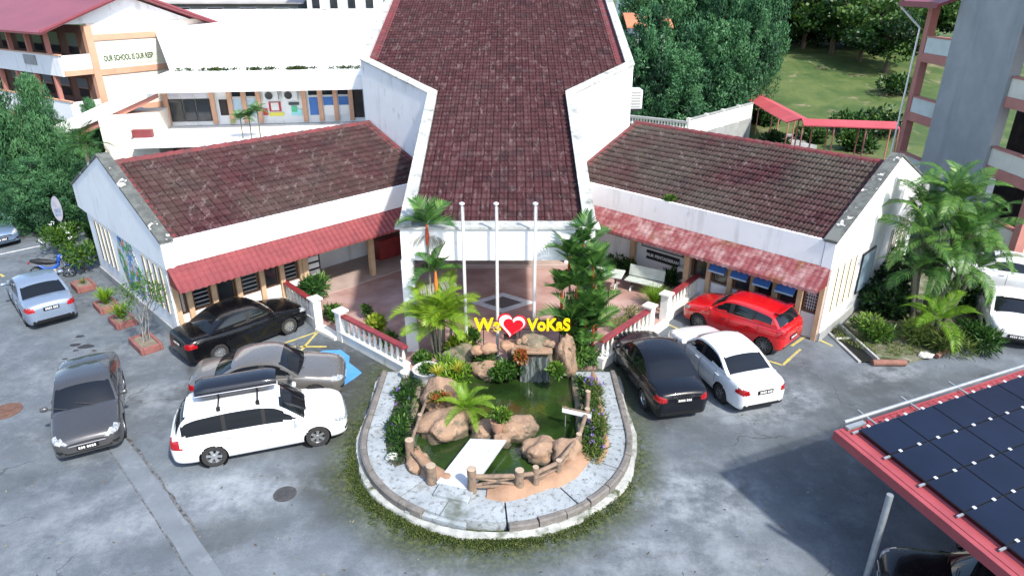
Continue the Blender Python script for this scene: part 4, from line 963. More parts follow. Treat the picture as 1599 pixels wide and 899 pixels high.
shrub('planter_plant', 'low dark leafy plant filling the round white planter', (p.x, p.y, .5), (.36, .36, .18), 420, .12, .06, LEAF_SHRUB, 6, 'plant', tone=.35, stemh=.0)
p = G(634, 590, .2); pot((p.x, p.y, .1), .14, .34, POTW, 'small white cement urn next to the round planter', 'urn', 1.3)
p = G(686, 620, .8); shrub('rock_plant', 'red and green bedding plant in the hollow of the orange boulder', (p.x, p.y, .72), (.36, .28, .16), 520, .10, .06, REDLEAF, 8, 'plant', stemh=.0)
sp = thing('small_sign', 'small white notice board on a post at the right edge of the pond', 'sign', G(903, 672, .3))
A, B = G(878, 640, .72), G(923, 650, .72); d = B - A
q = MB().obox(((A + B) / 2)[:], (d.length, .03, .12), math.atan2(d.y, d.x)).build('board', SWHITE, sp, True)
MB().tube([(*(A.xy + Vector((0, .02))), .82), (*(B.xy + Vector((0, .02))), .80)], .02, 6).build('twig_rail', LOGM, sp, True)
MB().tube([(B.x, B.y + .02, .2), (B.x, B.y + .02, .85)], .02, 6).build('post', STEEL, sp, True)
MB().tube([(A.x + .1, A.y + .03, .1), (A.x + .1, A.y + .03, .82)], .015, 6).build('post', STEEL, sp, True)

# ---- planting around the pond
for (u, v, rx, ry, rz_, sd_, lab) in ((628, 668, .32, .75, .30, 11, 'dark ground cover bed along the left walkway of the pond'), (632, 620, .38, .55, .28, 12, 'dark weedy bed behind the left walkway near the round planter')):
    p = G(u, v, .2); shrub('bed_plant', lab, (p.x, p.y, .12), (rx, ry, rz_), 900, .14, .045, LEAF_SHRUB, sd_, 'plant', nclump=10, tone=.25, stemh=.02, flowers=(FLOWER, 5))
for (u, v, rx, ry, rz_, sd_, nfl, lab) in ((927, 620, .32, .62, .48, 21, 7, 'tall purple flowered plant at the back right of the pond'), (934, 668, .34, .60, .36, 22, 6, 'purple flowered plant beside the small white notice board'), (925, 708, .36, .50, .30, 23, 4, 'low purple flowered plant at the front right of the pond')):
    p = G(u, v, .25); shrub('flowering_plant', lab, (p.x, p.y, .2), (rx, ry, rz_), 520, .16, .025, LEAF_GRASS, sd_, 'plant', nclump=10, tone=.22, stemh=.05, flowers=(FLOWER, nfl))
def grass_clump(name, label, loc, n, h, W, mt, seed, spread=.6, tone=.5, cat='plant', group=None):
    lv = Leaves(); lv.blades((0, 0, 0), n, h, W, rng(seed), spread, tone); o = link(name, lv.mesh(name, mt)); o.location = loc; return tag(o, label, cat, group)
# cycad
p = G(728, 640, .5); t = thing('cycad', 'bright cycad with stiff arching fronds above the left of the pond', 'cycad', (p.x, p.y, .25))
stem(t, [(0, 0, 0), (0, 0, .30)], [.16, .12], BARK); crown('cycad', t, (0, 0, .30), 15, 75, -5, 1.05)
# yellow-green and feathery plants between planter and waterfall
for (u, v, z, rx, rz_, mt, sd_, tone, lab, L_, W_) in (
        (703, 588, .3, .72, .62, LEAF_ARECA, 31, .40, 'feathery green shrub behind the cycad', .22, .05), (722, 548, .5, .50, .60, LEAF_YEL, 32, .35, 'yellow green croton between the palms and the sign', .24, .09),
        (755, 566, .4, .55, .55, LEAF_SHRUB, 33, .40, 'dark fine leaved shrub under the yellow word on the left of the sign', .12, .05), (790, 578, .5, .52, .42, LEAF_SHRUB, 34, .30, 'dark glossy shrub left of the waterfall', .15, .08),
        (815, 558, .9, .22, .26, REDLEAF, 35, .5, 'red and orange leaved plant under the heart of the sign', .13, .06), (868, 580, .85, .26, .20, LEAF_SHRUB, 36, .72, 'pale variegated plant on the rock ledge right of the waterfall', .16, .09),
        (660, 560, .3, .35, .30, LEAF_SHRUB, 37, .35, 'green shrub behind the round white planter', .14, .06), (735, 525, .6, .30, .40, LEAF_SHRUB, 38, .30, 'dark shrub at the foot of the left flagpole', .14, .06)):
    p = G(u, v, z); shrub('shrub', lab, (p.x, p.y, PLZ + (.6 if z > .8 else 0)), (rx, rx * .9, rz_), 900, L_, W_, mt, sd_, tone=tone, stemh=max(.05, z - .3) if z < .8 else .1)
for (u, v, s, lab) in ((683, 575, .16, 'pale yellow spray left of the feathery shrub'), (716, 570, .15, 'pale yellow spray right of the feathery shrub')):
    p = G(u, v, .95); grass_clump('pale_spray', lab, (p.x, p.y - .1, .75), 40, .42, .05, LEAF_YEL, int(u), .9, .95)
# areca palm with bright fronds
p = G(690, 585); t = thing('areca_palm', 'bright green areca palm with grey stems behind the round white planter', 'palm', (-2.35, 19.55, .1))
for k, (dx, dy, h) in enumerate(((-.15, .0, 1.55), (.12, .08, 1.75), (.0, -.12, 1.35), (.35, .05, 1.5), (-.3, .1, 1.2))):
    stem(t, [(dx * .6, dy, 0), (dx, dy, h * .6), (dx * 1.2, dy, h)], [.055, .05, .04], name='stem'); crown('areca', t, (dx * 1.2, dy, h), 7, 75, 8, .95 if k < 2 else .75, az0=k * 1.1)
# sealing wax palm on the left with two crowns
t = thing('sealing_wax_palm', 'tall slender palm with two crowns and orange crownshafts before the left pillar', 'palm', (-2.65, 20.0, .1))
for dx, dy, h, mt, i in ((.0, .0, 4.55, SHAFT, 0), (.22, -.15, 3.05, SHAFTO, 1)):
    stem(t, [(dx, dy, 0), (dx + .02, dy, h * .5), (dx, dy, h - .65)], [.045, .04, .038], name='stem')
    stem(t, [(dx, dy, h - .66), (dx, dy, h - .35), (dx, dy, h + .02)], [.052, .065, .03], mt, 'crownshaft'); crown('wax', t, (dx, dy, h), 7, 82, 2, .82 if i else .9, az0=i * .7)
    for k in range(3): put_frond('dry', t, (dx, dy, h - .40), k * 2.6 + .2 + i, R(8), .85, k)
# clump of sealing wax palms on the right
t = thing('sealing_wax_palm', 'thick clump of red stemmed palms with upright leaves right of the sign', 'palm', (2.12, 19.75, .1))
rs = random.Random(12)
for k, (dx, dy, h) in enumerate(((-.25, .1, 3.55), (.1, .25, 3.9), (.35, 0, 3.2), (-.05, -.2, 2.6), (.45, .2, 2.5), (-.42, -.05, 2.4), (.2, -.3, 1.9), (-.2, -.35, 1.5), (.4, -.3, 1.3), (.0, .05, 3.0), (.25, -.1, 1.0), (-.35, -.3, .9), (.05, -.45, .7), (.5, -.15, 1.8))):
    ex = dx * 1.25
    stem(t, [(dx * .5, dy * .5, 0), (dx * .8, dy, h * .5), (ex, dy, max(.1, h - .7))], [.04, .036, .034], name='stem')
    if h > 1.2: stem(t, [(ex, dy, h - .71), (ex, dy, h - .35), (ex, dy, h + .03)], [.042, .05, .026], SHAFT, 'crownshaft')
    crown('wax', t, (ex, dy, h), 6 if h > 1.2 else 8, 88, 35 if h > 1.2 else 15, .85 * rs.uniform(.85, 1.1), az0=k * .9)
shrub('shrub', 'bright leafy undergrowth at the foot of the red stemmed palms', (2.2, 19.25, .12), (.6, .45, .55), 900, .30, .06, LEAF_PALM, 39, tone=.62, stemh=.05)
# shrubs by the balustrades and in the forecourt
for (u, v, rx, rz_, mt, tone, sd_, lab, L_, W_, n_) in (
        (492, 468, .62, .62, LEAF_PALM, .40, 51, 'dense dark green bush behind the left balustrade near the verandah', .30, .06, 1300), (522, 500, .38, .36, LEAF_SHRUB, .42, 52, 'small round green shrub beside the left balustrade post', .18, .06, 600),
        (588, 522, .40, .42, LEAF_YEL, .55, 53, 'yellow green croton behind the balustrade left of the pond', .22, .08, 620), (608, 540, .30, .30, LEAF_SHRUB, .5, 54, 'green shrub behind the balustrade next to the yellow croton', .18, .05, 480),
        (573, 497, .22, .42, LEAF_SHRUB, .55, 55, 'thin leggy shrub with pale leaves behind the left balustrade', .14, .05, 260), (970, 520, .55, .26, LEAF_GRASS, .5, 56, 'dry weedy plant behind the balustrade right of the pond', .22, .02, 420),
        (985, 500, .4, .30, LEAF_GRASS, .45, 57, 'straggly weeds behind the right balustrade post', .22, .02, 300), (960, 425, .5, .5, LEAF_SHRUB, .2, 58, 'dark potted foliage against the verandah wall left of the stone table', .2, .07, 500),
        (985, 430, .42, .55, LEAF_SHRUB, .18, 59, 'dark round shrub between stone table and stone seat', .16, .07, 520), (1052, 445, .5, .5, LEAF_SHRUB, .22, 60, 'dark shrub below the black name board', .2, .06, 520)):
    p = G(u, v, PLZ); shrub('shrub', lab, (p.x, p.y, PLZ), (rx, rx, rz_), n_, L_, W_, mt, sd_, tone=tone, stemh=.15)
p = G(1022, 478, PLZ); grass_clump('spider_grass', 'pale green tuft of arching grass beside the right balustrade', (p.x, p.y, PLZ), 260, .95, .022, LEAF_ARECA, 61, .9, .6)
BEDS = mat('dark_bed_soil', (.045, .042, .03), (.07, .065, .04), sc=4, rough=.95, bump=.8, bsc=20)
for a0, a1, r0, r1 in ((R(64), A1 - .1, 2.40, 2.95), (-A1 + .1, -R(58), 2.42, 3.02)):
    pts = [hs(r1, a0 + (a1 - a0) * i / 24) for i in range(25)] + [hs(r0, a1 + (a0 - a1) * i / 24) for i in range(25)]
    MB().prism([(p.x, p.y) for p in pts], .1, PZ + .02).build('bed_soil', BEDS, POND, True)
rs = rng(66)
for a0, a1, n_, nm, lab, tn in ((R(66), A1 - .15, 60, 'ground_cover', 'fine weedy ground cover in the right bed of the pond', .3), (-A1 + .1, -R(62), 70, 'ground_cover', 'fine weedy ground cover in the left bed of the pond', .2)):
    lv = Leaves()
    for k in range(n_):
        p = hs(rs.uniform(2.45, 2.95), rs.uniform(a0, a1)); lv.clump((p.x, p.y, PZ + .10), (.16, .16, .14), 45, .11, .035, rs, np.clip(tn + rs.randn() * .15, 0, 1))
    tag(link(nm, lv.mesh(nm, LEAF_SHRUB)), lab, 'plants', kind='stuff')
# moss and rubble along the kerb
rs = rng(77); lv = Leaves()
for k in range(1500):
    a = rs.normal(-R(25), R(38)); a = float(np.clip(a, -A1, A1))
    if a < -R(75) and rs.rand() < .55: continue
    r_ = PR + .10 + abs(rs.randn()) * .17; p = hs(r_, a); lv.clump((p.x, p.y, .012), (.06, .06, .022), 12, .045, .028, rs, rs.uniform(.0, .55))
tag(link('moss', lv.mesh('moss', LEAF_MOSS)), 'low moss and weeds growing along the outside of the pond kerb', 'moss', kind='stuff')

# ================================================================== SIGN, FLAGPOLES, FURNITURE
SY = 18.95
sg_ = thing('letter_sign', 'yellow and red lettering sign on thin black legs between the flagpoles', 'sign', (-.1, SY, PLZ))
zc = zat(SY, 507); xl = xat(762, SY, zc); xh = xat(799, SY, zc); xr = xat(857, SY, zc)
place_text('lettering', 'We', .62, YEL, Vector((xl, SY - .03, zc)), (1, 0, 0), sg_, ext=.035, bold=.016, sx=.88)
place_text('lettering', 'VoKaS', .56, YEL, Vector((xr, SY - .03, zc)), (1, 0, 0), sg_, ext=.035, bold=.016, sx=.88)
def heart(sc, cx, cz, y0, y1, mt, name, parent, rot=.15, wld=True):
    pts = []
    for i in range(48):
        a = 2 * math.pi * i / 48; x = 16 * math.sin(a) ** 3; z = 13 * math.cos(a) - 5 * math.cos(2 * a) - 2 * math.cos(3 * a) - math.cos(4 * a)
        x, z = x * sc / 16, z * sc / 16; pts.append((cx + x * math.cos(rot) + z * math.sin(rot), cz - x * math.sin(rot) * -1 * -1 + z * math.cos(rot)))
    return MB().prism_y(pts, y0, y1).build(name, mt, parent, wld)
hb = heart(.46, xh, zc + .03, SY - .05, SY, SRED, 'heart_border', sg_); heart(.41, xh, zc + .035, SY - .065, SY - .052, SWHITE, 'heart_band', hb, wld=False); heart(.31, xh + .045, zc - .0, SY - .085, SY - .067, SRED, 'heart_centre', hb, wld=False)
mb = MB(); 
for z in (zc + .12, zc - .18): mb.box(xl - .35, xr + .6, SY + .03, SY + .055, z - .012, z + .012)
mb.build('frame_bar', BLACKM, sg_, True)
for x in (xl - .15, xh - .12, xh + .25, xr - .3, xr + .35): MB().box(x - .014, x + .014, SY + .03, SY + .058, PLZ, zc + .2).build('leg', BLACKM, sg_, True)
MB().box(xh - .25, xh + .15, SY - .02, SY + .2, zc - .5, zc - .42).build('lamp_tray', BLACKM, sg_, True)
for k, (u, wh) in enumerate(((723.5, 'left'), (776, 'middle'), (834, 'right'))):
    y = 19.72; z1 = zat(y, 318); x = xat(u, y, z1); x = xat(u + (2 if k == 0 else 0), y, 2.5)
    t = thing('flagpole', '%s of the three bare white flagpoles before the entrance' % wh, 'flagpole', (x, y, 0), 0, 'flagpoles')
    MB().tube([(0, 0, 0), (0, 0, z1 * .5), (0, 0, z1 - .04)], [.05, .045, .038], 12).build('pole', ALU, t, sm=R(50))
    MB().lathe([(.04, z1 - .04), (.085, z1 - .02), (.085, z1 + .02), (.03, z1 + .05)], 12).build('cap', ALU, t, sm=R(40)); MB().lathe([(.16, 0), (.16, .14), (.07, .2)], 14).build('base', CONC, t)
    MB().tube([(.055, 0, .9), (.055, 0, z1 - .1)], .006, 5).build('halyard', SWHITE, t)
STONE = mat('pale_stone_furniture', (.46, .50, .46), (.36, .40, .36), sc=4, rough=.7, bump=.2)
def xleg(p, parent, w, h, d=.09):
    mb = MB()
    for s in (-1, 1): mb.tube([(p[0], p[1] - s * w, 0), (p[0], p[1] - s * w * .25, h * .5), (p[0], p[1] - s * w * .8, h)], [d * .55, d * .42, d * .55], 8)
    return mb.build('leg', STONE, parent, sm=R(50))
p = G(948, 452, PLZ); t = thing('stone_table', 'pale stone garden table with crossed legs in the right of the forecourt', 'table', (p.x, p.y, PLZ), R(-20))
MB().box(-.62, .62, -.42, .42, .70, .78).build('table_top', STONE, t, bev=.02); xleg((-.32, 0), t, .26, .70); xleg((.32, 0), t, .26, .70)
p = G(1000, 456, PLZ); t = thing('stone_bench', 'pale stone garden seat with backrest beside the stone table', 'bench', (p.x + .1, p.y, PLZ), R(-32))
MB().box(-.75, .75, -.25, .25, .42, .49).build('seat', STONE, t, bev=.02); MB().obox((0, .29, .74), (1.5, .06, .46), 0, 0, -.2).build('backrest', STONE, t, bev=.02); xleg((-.5, 0), t, .2, .42); xleg((.5, 0), t, .2, .42)

# ================================================================== CARS
def interp(tab, x):
    a = np.array(tab, float); return np.interp(x, a[:, 0], a[:, 1])
def sinterp(tab, x):
    """smooth monotone-ish interpolation through the table"""
    a = np.array(tab, float); xs, ys = a[:, 0], a[:, 1]; d = np.gradient(ys, xs)
    k = np.clip(np.searchsorted(xs, x) - 1, 0, len(xs) - 2); h = xs[k + 1] - xs[k]; t = np.clip((x - xs[k]) / h, 0, 1)
    sl = (ys[k + 1] - ys[k]) / h; d0 = np.where(sl == 0, 0, np.clip(d[k] / np.where(sl == 0, 1, sl), 0, 2.5)) * sl; d1 = np.where(sl == 0, 0, np.clip(d[k + 1] / np.where(sl == 0, 1, sl), 0, 2.5)) * sl
    return (2 * t**3 - 3 * t**2 + 1) * ys[k] + (t**3 - 2 * t**2 + t) * h * d0 + (-2 * t**3 + 3 * t**2) * ys[k + 1] + (t**3 - t**2) * h * d1
TYPES = {
 'sedan': dict(L=4.41, W=1.71, H=1.47, wr=.31, wf=.86, wb=2.58,
    top=[(0, .56), (.004, .62), (.015, .69), (.04, .755), (.10, .83), (.18, .89), (.255, .95), (.40, .97), (.60, .99), (.78, 1.03), (.86, 1.045), (.93, 1.03), (.972, .99), (.99, .93), (1, .82)],
    bot=[(0, .36), (.006, .28), (.03, .22), (.1, .18), (.9, .19), (.975, .24), (.994, .32), (1, .42)],
    plan=[(0, .60), (.006, .72), (.02, .83), (.05, .915), (.11, .97), (.2, .995), (.5, 1), (.8, .99), (.90, .965), (.955, .92), (.985, .83), (.996, .74), (1, .64)],
    roof=[(.245, .90), (.30, 1.11), (.36, 1.31), (.405, 1.41), (.46, 1.46), (.54, 1.47), (.62, 1.455), (.69, 1.40), (.75, 1.28), (.81, 1.13), (.865, 1.0)],
    ws=(.265, .395), rw=(.715, .845), side=(.30, .805), pil=[(.515, .022)], tum=.80),
 'hatch': dict(L=3.90, W=1.735, H=1.51, wr=.31, wf=.78, wb=2.50,
    top=[(0, .58), (.005, .65), (.02, .73), (.05, .81), (.11, .88), (.19, .94), (.26, 1.0), (.45, 1.02), (.7, 1.06), (.88, 1.09), (.95, 1.08), (.985, 1.02), (.996, .95), (1, .86)],
    bot=[(0, .36), (.006, .28), (.03, .22), (.1, .19), (.9, .2), (.975, .25), (.994, .33), (1, .44)],
    plan=[(0, .60), (.006, .72), (.02, .84), (.05, .92), (.12, .975), (.22, 1), (.55, 1), (.82, .99), (.92, .965), (.965, .92), (.988, .85), (1, .74)],
    roof=[(.24, .93), (.30, 1.15), (.36, 1.33), (.41, 1.43), (.48, 1.49), (.58, 1.51), (.70, 1.50), (.80, 1.47), (.875, 1.42), (.92, 1.30), (.955, 1.13), (.972, 1.04)],
    ws=(.26, .40), rw=(.888, .958), side=(.295, .87), pil=[(.50, .022), (.72, .02)], tum=.79),
 'mpv': dict(L=4.42, W=1.69, H=1.60, wr=.315, wf=.84, wb=2.60,
    top=[(0, .58), (.005, .66), (.02, .745), (.05, .82), (.11, .89), (.18, .93), (.235, .96), (.45, .97), (.7, .985), (.88, 1.0), (.955, 1.0), (.985, .97), (.996, .92), (1, .84)],
    bot=[(0, .36), (.006, .28), (.03, .22), (.1, .19), (.9, .2), (.975, .25), (.994, .33), (1, .44)],
    plan=[(0, .58), (.006, .71), (.02, .83), (.05, .915), (.12, .975), (.22, 1), (.55, 1), (.85, .99), (.94, .965), (.972, .92), (.99, .86), (1, .78)],
    roof=[(.215, .93), (.27, 1.14), (.33, 1.35), (.38, 1.49), (.44, 1.56), (.54, 1.60), (.68, 1.60), (.80, 1.57), (.89, 1.52), (.93, 1.44), (.955, 1.28), (.978, 1.05)],
    ws=(.235, .375), rw=(.905, .965), side=(.265, .925), pil=[(.475, .013), (.70, .013)], tum=.82),
 'beetle': dict(L=4.08, W=1.72, H=1.50, wr=.32, wf=.80, wb=2.51,
    top=[(0, .52), (.006, .60), (.03, .72), (.08, .83), (.16, .92), (.25, .98), (.40, 1.0), (.6, 1.01), (.75, 1.02), (.85, 1.0), (.92, .93), (.965, .84), (.99, .72), (1, .60)],
    bot=[(0, .36), (.006, .28), (.03, .22), (.1, .19), (.9, .2), (.97, .25), (.994, .33), (1, .42)],
    plan=[(0, .50), (.01, .66), (.03, .78), (.08, .90), (.16, .97), (.25, 1), (.5, .985), (.75, 1), (.86, .97), (.93, .89), (.97, .78), (.99, .65), (1, .52)],
    roof=[(.24, .92), (.30, 1.15), (.36, 1.33), (.42, 1.44), (.50, 1.495), (.58, 1.48), (.66, 1.42), (.74, 1.31), (.82, 1.15), (.89, .97)],
    ws=(.262, .40), rw=(.675, .84), side=(.30, .72), pil=[(.54, .018)], tum=.74),
}
def paint(name, c, metal=0.0, rough=.28, coat=1.0):
    return mat('car_paint_' + name, c, tuple(k * .93 for k in c), sc=1.2, rough=rough, metal=metal, coat=coat, spec=.5 if coat > .6 else .3, space='obj', rvar=.06)
def wheel_meshes(r, style):
    w = .20; tyre = MB().lathe([(r * .62, -w * .42), (r * .80, -w * .5), (r * .95, -w * .47), (r, -w * .3), (r, w * .3), (r * .95, w * .47), (r * .80, w * .5), (r * .62, w * .42)], 28, axis='y', cap=False).mesh('tyre', RUBBER, R(45))
    rm = MB(); rm.lathe([(r * .66, -.06), (r * .66, .075), (r * .60, .08), (r * .57, .05), (r * .56, -.05)], 28, axis='y', cap=False); rm.lathe([(r * .58, -.052), (r * .585, -.05)], 24, axis='y', mi=1); rm.lathe([(r * .16, .0), (r * .16, .072), (r * .1, .08)], 14, axis='y')
    n = style
    for k in range(n):
        a = 2 * math.pi * k / n; c, s = math.cos(a), math.sin(a); h = r * (.085 if n > 7 else .13)
        for (r0, r1, w0, w1) in ((r * .12, r * .60, h * .8, h),):
            px, pz = -s, c
            v = []
            for y in (.035, .066):
                v += [(c * r0 + px * w0, y, s * r0 + pz * w0), (c * r1 + px * w1, y, s * r1 + pz * w1), (c * r1 - px * w1, y, s * r1 - pz * w1), (c * r0 - px * w0, y, s * r0 - pz * w0)]
            rm.add(v, [(4, 5, 6, 7), (0, 1, 5, 4), (3, 7, 6, 2), (1, 2, 6, 5)])
    return tyre, rm
WHEELS = {}
def get_wheel(r, style, rimm):
    key = (r, style, rimm.name)
    if key not in WHEELS:
        ty, rm = wheel_meshes(r, style); WHEELS[key] = (ty, rm.mesh('rim', [rimm, TRIM], R(40)))
    return WHEELS[key]
def car(label, kind, loc, heading, pm, rimm=None, style=10, group=None, scale=1.0, lights=True, extras=None, name='car', cat='car', headl=True, plate_f=True):
    T = TYPES[kind]; L, W = T['L'], T['W']; hw = W / 2; rimm = rimm or RIM
    t = thing(name, label, cat, (loc[0], loc[1], 0.0), R(heading), group)
    # local frame: nose at +x; x_local = wheel-centre offset - xf
    cx0 = T['wf'] + T['wb'] / 2
    X_ = lambda x: cx0 - x                    # x measured from the nose
    fr = np.unique(np.concatenate([np.array([0, .003, .008, .015, .025, .04, .055]), np.linspace(.07, .93, 76), 1 - np.array([0, .003, .008, .015, .025, .04, .055])]))
    sec = np.array([(0, 0), (.45, 0), (.80, .0), (.90, .02), (.955, .07), (.975, .14), (.985, .22), (.99, .30), (.995, .38), (1, .46), (1, .54), (1, .61), (.995, .68), (.985, .745), (.972, .80), (.958, .85), (.94, .89), (.915, .925), (.88, .95), (.82, .968), (.72, .98), (.58, .99), (.42, .996), (.22, 1.0), (0, 1.0)])
    top = sinterp(T['top'], fr); bot = sinterp(T['bot'], fr); pl = sinterp(T['plan'], fr)
    ns, nc = len(fr), len(sec); V = np.zeros((ns, 2 * nc - 2, 3))
    full = np.concatenate([sec, sec[1:-1][::-1] * np.array([-1, 1])])
    sgn = full[:, 0]
    for i in range(ns):
        hgt = top[i] - bot[i]; y = sgn * hw * pl[i]; crown_ = .035 * (1 - (np.abs(sgn)) ** 2) * (full[:, 1] > .9)
        V[i, :, 0] = fr[i] * L; V[i, :, 1] = y; V[i, :, 2] = bot[i] + hgt * full[:, 1] + crown_
        # slight waist crease
    m = 2 * nc - 2
    # wheel arches: snap the grid to circles and drop what lies inside
    Ra = T['wr'] + .045; wc = [(T['wf'], T['wr']), (T['wf'] + T['wb'], T['wr'])]
    P = V.reshape(-1, 3); sidev = np.abs(P[:, 1]) > hw * .55
    for (wx, wz) in wc:
        d = np.hypot(P[:, 0] - wx, P[:, 2] - wz); near = sidev & (np.abs(d - Ra) < .030) & (P[:, 2] > wz - .12)
        k = Ra / np.maximum(d, 1e-6); P[near, 0] = wx + (P[near, 0] - wx) * k[near]; P[near, 2] = wz + (P[near, 2] - wz) * k[near]
    F = []
    for i in range(ns - 1):
        for j in range(m): F.append((i * m + j, i * m + (j + 1) % m, (i + 1) * m + (j + 1) % m, (i + 1) * m + j))
    groups = {}
    bt = T['top']; Hn = interp(bt, .03)
    tl = extras.get('tail', 'wide') if extras else 'wide'
    for f in F:
        c = P[list(f)].mean(0); ay = abs(c[1]) / hw; x = c[0]; z = c[2]; g = 'body'
        if ay > .5 and any(math.hypot(x - wx, z - wz) < Ra - .004 for wx, wz in wc): continue
        xr_ = L - x
        if x < .62 and headl:
            if .54 < ay and .615 + .22 * x < z < .705 + .28 * x and x < .14 + .50 * (ay - .5): g = 'headlight'
            elif x < .10 and ay < .50 and .555 < z < .64: g = 'grille'
            elif x < .10 and ay < .62 and .30 < z < .42: g = 'bumper_intake'
            elif x < .16 and .66 < ay < .84 and .36 < z < .45: g = 'fog_lamp'
        if xr_ < .55:
            if kind == 'beetle':
                pass
            elif kind == 'sedan':
                if ay > .44 and .74 < z < .915 - .10 * (ay < .6) and xr_ < .10 + .42 * max(0, ay - .5): g = 'tail_light'
            else:
                if ay > .60 and .72 < z < 1.0 and xr_ < .08 + .55 * max(0, ay - .6): g = 'tail_light'
            if xr_ < .14 and ay < .78 and z < .40: g = 'rear_valance'
        if z < bot[0] * .0 + .205 and .15 < x < L - .15: g = 'sill'
        groups.setdefault(g, []).append(f)
    for end, rev in ((0, True), (ns - 1, False)):
        ring = tuple(end * m + j for j in range(m)); groups['body'].append(ring if not rev else ring[::-1])
    P2 = P.copy(); P2[:, 0] = cx0 - P[:, 0]
    # greenhouse
    rf = T['roof']; xs = np.linspace(rf[0][0], rf[-1][0], 74); zc_ = sinterp(rf, xs); q = np.concatenate([np.linspace(0, 1, 13), ])
    nsd, ntp = 9, 13; GV = []; info = []
    Hmax = T['H']
    xm = (T['ws'][1] + T['rw'][0]) / 2
    for i, xf in enumerate(xs):
        base = interp(T['top'], xf) - .045; wb_ = hw * float(sinterp(T['plan'], np.array([xf]))[0]) * .93
        row = []; inf = []
        zz = []
        full_h = Hmax - base
        def roofz(fx, qy):
            sh = .028 * qy * qy; fx2 = fx - sh if fx < xm else fx + sh * .8
            return float(sinterp(rf, np.array([np.clip(fx2, rf[0][0], rf[-1][0])]))[0]) - .05 * qy ** 3
        zt = roofz(xf, 1.0)
        for sgd in (1, -1):
            pass
        half = []; hinf = []
        for k in range(nsd):
            u = k / (nsd - 1); z = base + (max(zt, base + .005) - base) * u; hh = (z - base) / full_h
            y = wb_ * (1 - (1 - T['tum']) * (hh ** 1.25)); half.append((xf * L, y, z)); hinf.append(('s', u, y))
        ytop = half[-1][1]
        for k in range(1, ntp):
            qy = 1 - k / (ntp - 1); half.append((xf * L, ytop * math.sin(qy * math.pi / 2) ** .9 if qy > 0 else 0, max(roofz(xf, math.sin(qy * math.pi / 2) ** .9 if qy > 0 else 0), base + .005))); hinf.append(('t', qy, 0))
        GV.append(half + [(p[0], -p[1], p[2]) for p in half[:-1][::-1]]); info.append(hinf + hinf[:-1][::-1])
    GV = np.array(GV); gm_ = GV.shape[1]; GP = GV.reshape(-1, 3); n0 = len(P2)
    for i in range(len(xs) - 1):
        xf = (xs[i] + xs[i + 1]) / 2; zc = float(sinterp(rf, np.array([xf]))[0]); base = interp(T['top'], xf)
        for j in range(gm_ - 1):
            f = (n0 + i * gm_ + j, n0 + i * gm_ + j + 1, n0 + (i + 1) * gm_ + j + 1, n0 + (i + 1) * gm_ + j)
            c = (GP[i * gm_ + j] + GP[i * gm_ + j + 1] + GP[(i + 1) * gm_ + j] + GP[(i + 1) * gm_ + j + 1]) / 4; g = 'body'
            ty, qa, _ = info[i][j]; ty2, qb, _ = info[i][j + 1]
            sidef = ty == 's' and ty2 == 's'
            yn = abs(c[1]) / max(.1, max(abs(GV[i, :, 1])))
            ztop = float(GV[i, nsd - 1, 2])
            if sidef:
                if T['side'][0] < xf < T['side'][1] and c[2] > base + .035 and c[2] < ztop - .055 and any(abs(xf - a) < b * .8 for a, b in T['pil']):
                    g = 'pillar_%d_%s' % (sum(xf > a + .03 for a, b in T['pil']), 'l' if c[1] > 0 else 'r')
                elif T['side'][0] < xf < T['side'][1] and c[2] > base + .035 and c[2] < ztop - .055:
                    k = sum(xf > a for a, b in T['pil']); g = 'side_window_%d_%s' % (k, 'l' if c[1] > 0 else 'r')
            else:
                yl = abs(c[1]) / max(1e-6, GV[i, nsd - 1, 1])
                if T['ws'][0] + .02 * yl ** 2 < xf < T['ws'][1] + .012 * yl ** 2 and yl < .93: g = 'windscreen'
                if T['rw'][0] - .01 * yl ** 2 < xf < T['rw'][1] - .012 * yl ** 2 and yl < .90: g = 'rear_window'
            groups.setdefault(g, []).append(f)
    GP2 = GP.copy(); GP2[:, 0] = cx0 - GP[:, 0]
    ALLP = np.concatenate([P2, GP2])
    ren = {'windscreen': CGLASS, 'rear_window': CGLASS, 'headlight': HEAD, 'grille': TRIM, 'fog_lamp': TRIM, 'tail_light': TAIL, 'sill': TRIM, 'bumper_intake': TRIM, 'rear_valance': TRIM, 'pillar': TRIM, 'body': pm}
    body = None
    for g in ['body'] + sorted(k for k in groups if k != 'body'):
        fs = groups[g]
        if g in ('headlight', 'tail_light', 'fog_lamp'):
            sets = [[f for f in fs if ALLP[list(f)].mean(0)[1] > 0], [f for f in fs if ALLP[list(f)].mean(0)[1] <= 0]]
        else: sets = [fs]
        for S_ in sets:
            if not S_: continue
            ids = sorted({i for f in S_ for i in f}); mp = {o: n for n, o in enumerate(ids)}
            me = bpy.data.meshes.new(g); me.from_pydata([tuple(ALLP[i]) for i in ids], [], [tuple(mp[i] for i in f) for f in S_])
            nm = 'side_window' if g.startswith('side') else ('pillar' if g.startswith('pillar') else g); me.materials.append(CGLASS if g.startswith('side') else ren[nm]); smooth(me, R(42)); me.update()
            o = link(nm, me, t if (g == 'body' or nm in ('windscreen', 'rear_window', 'side_window') or body is None) else body)
            if g == 'body': body = o
    # wheel wells, wheels
    ty, rm = get_wheel(T['wr'], style, rimm)
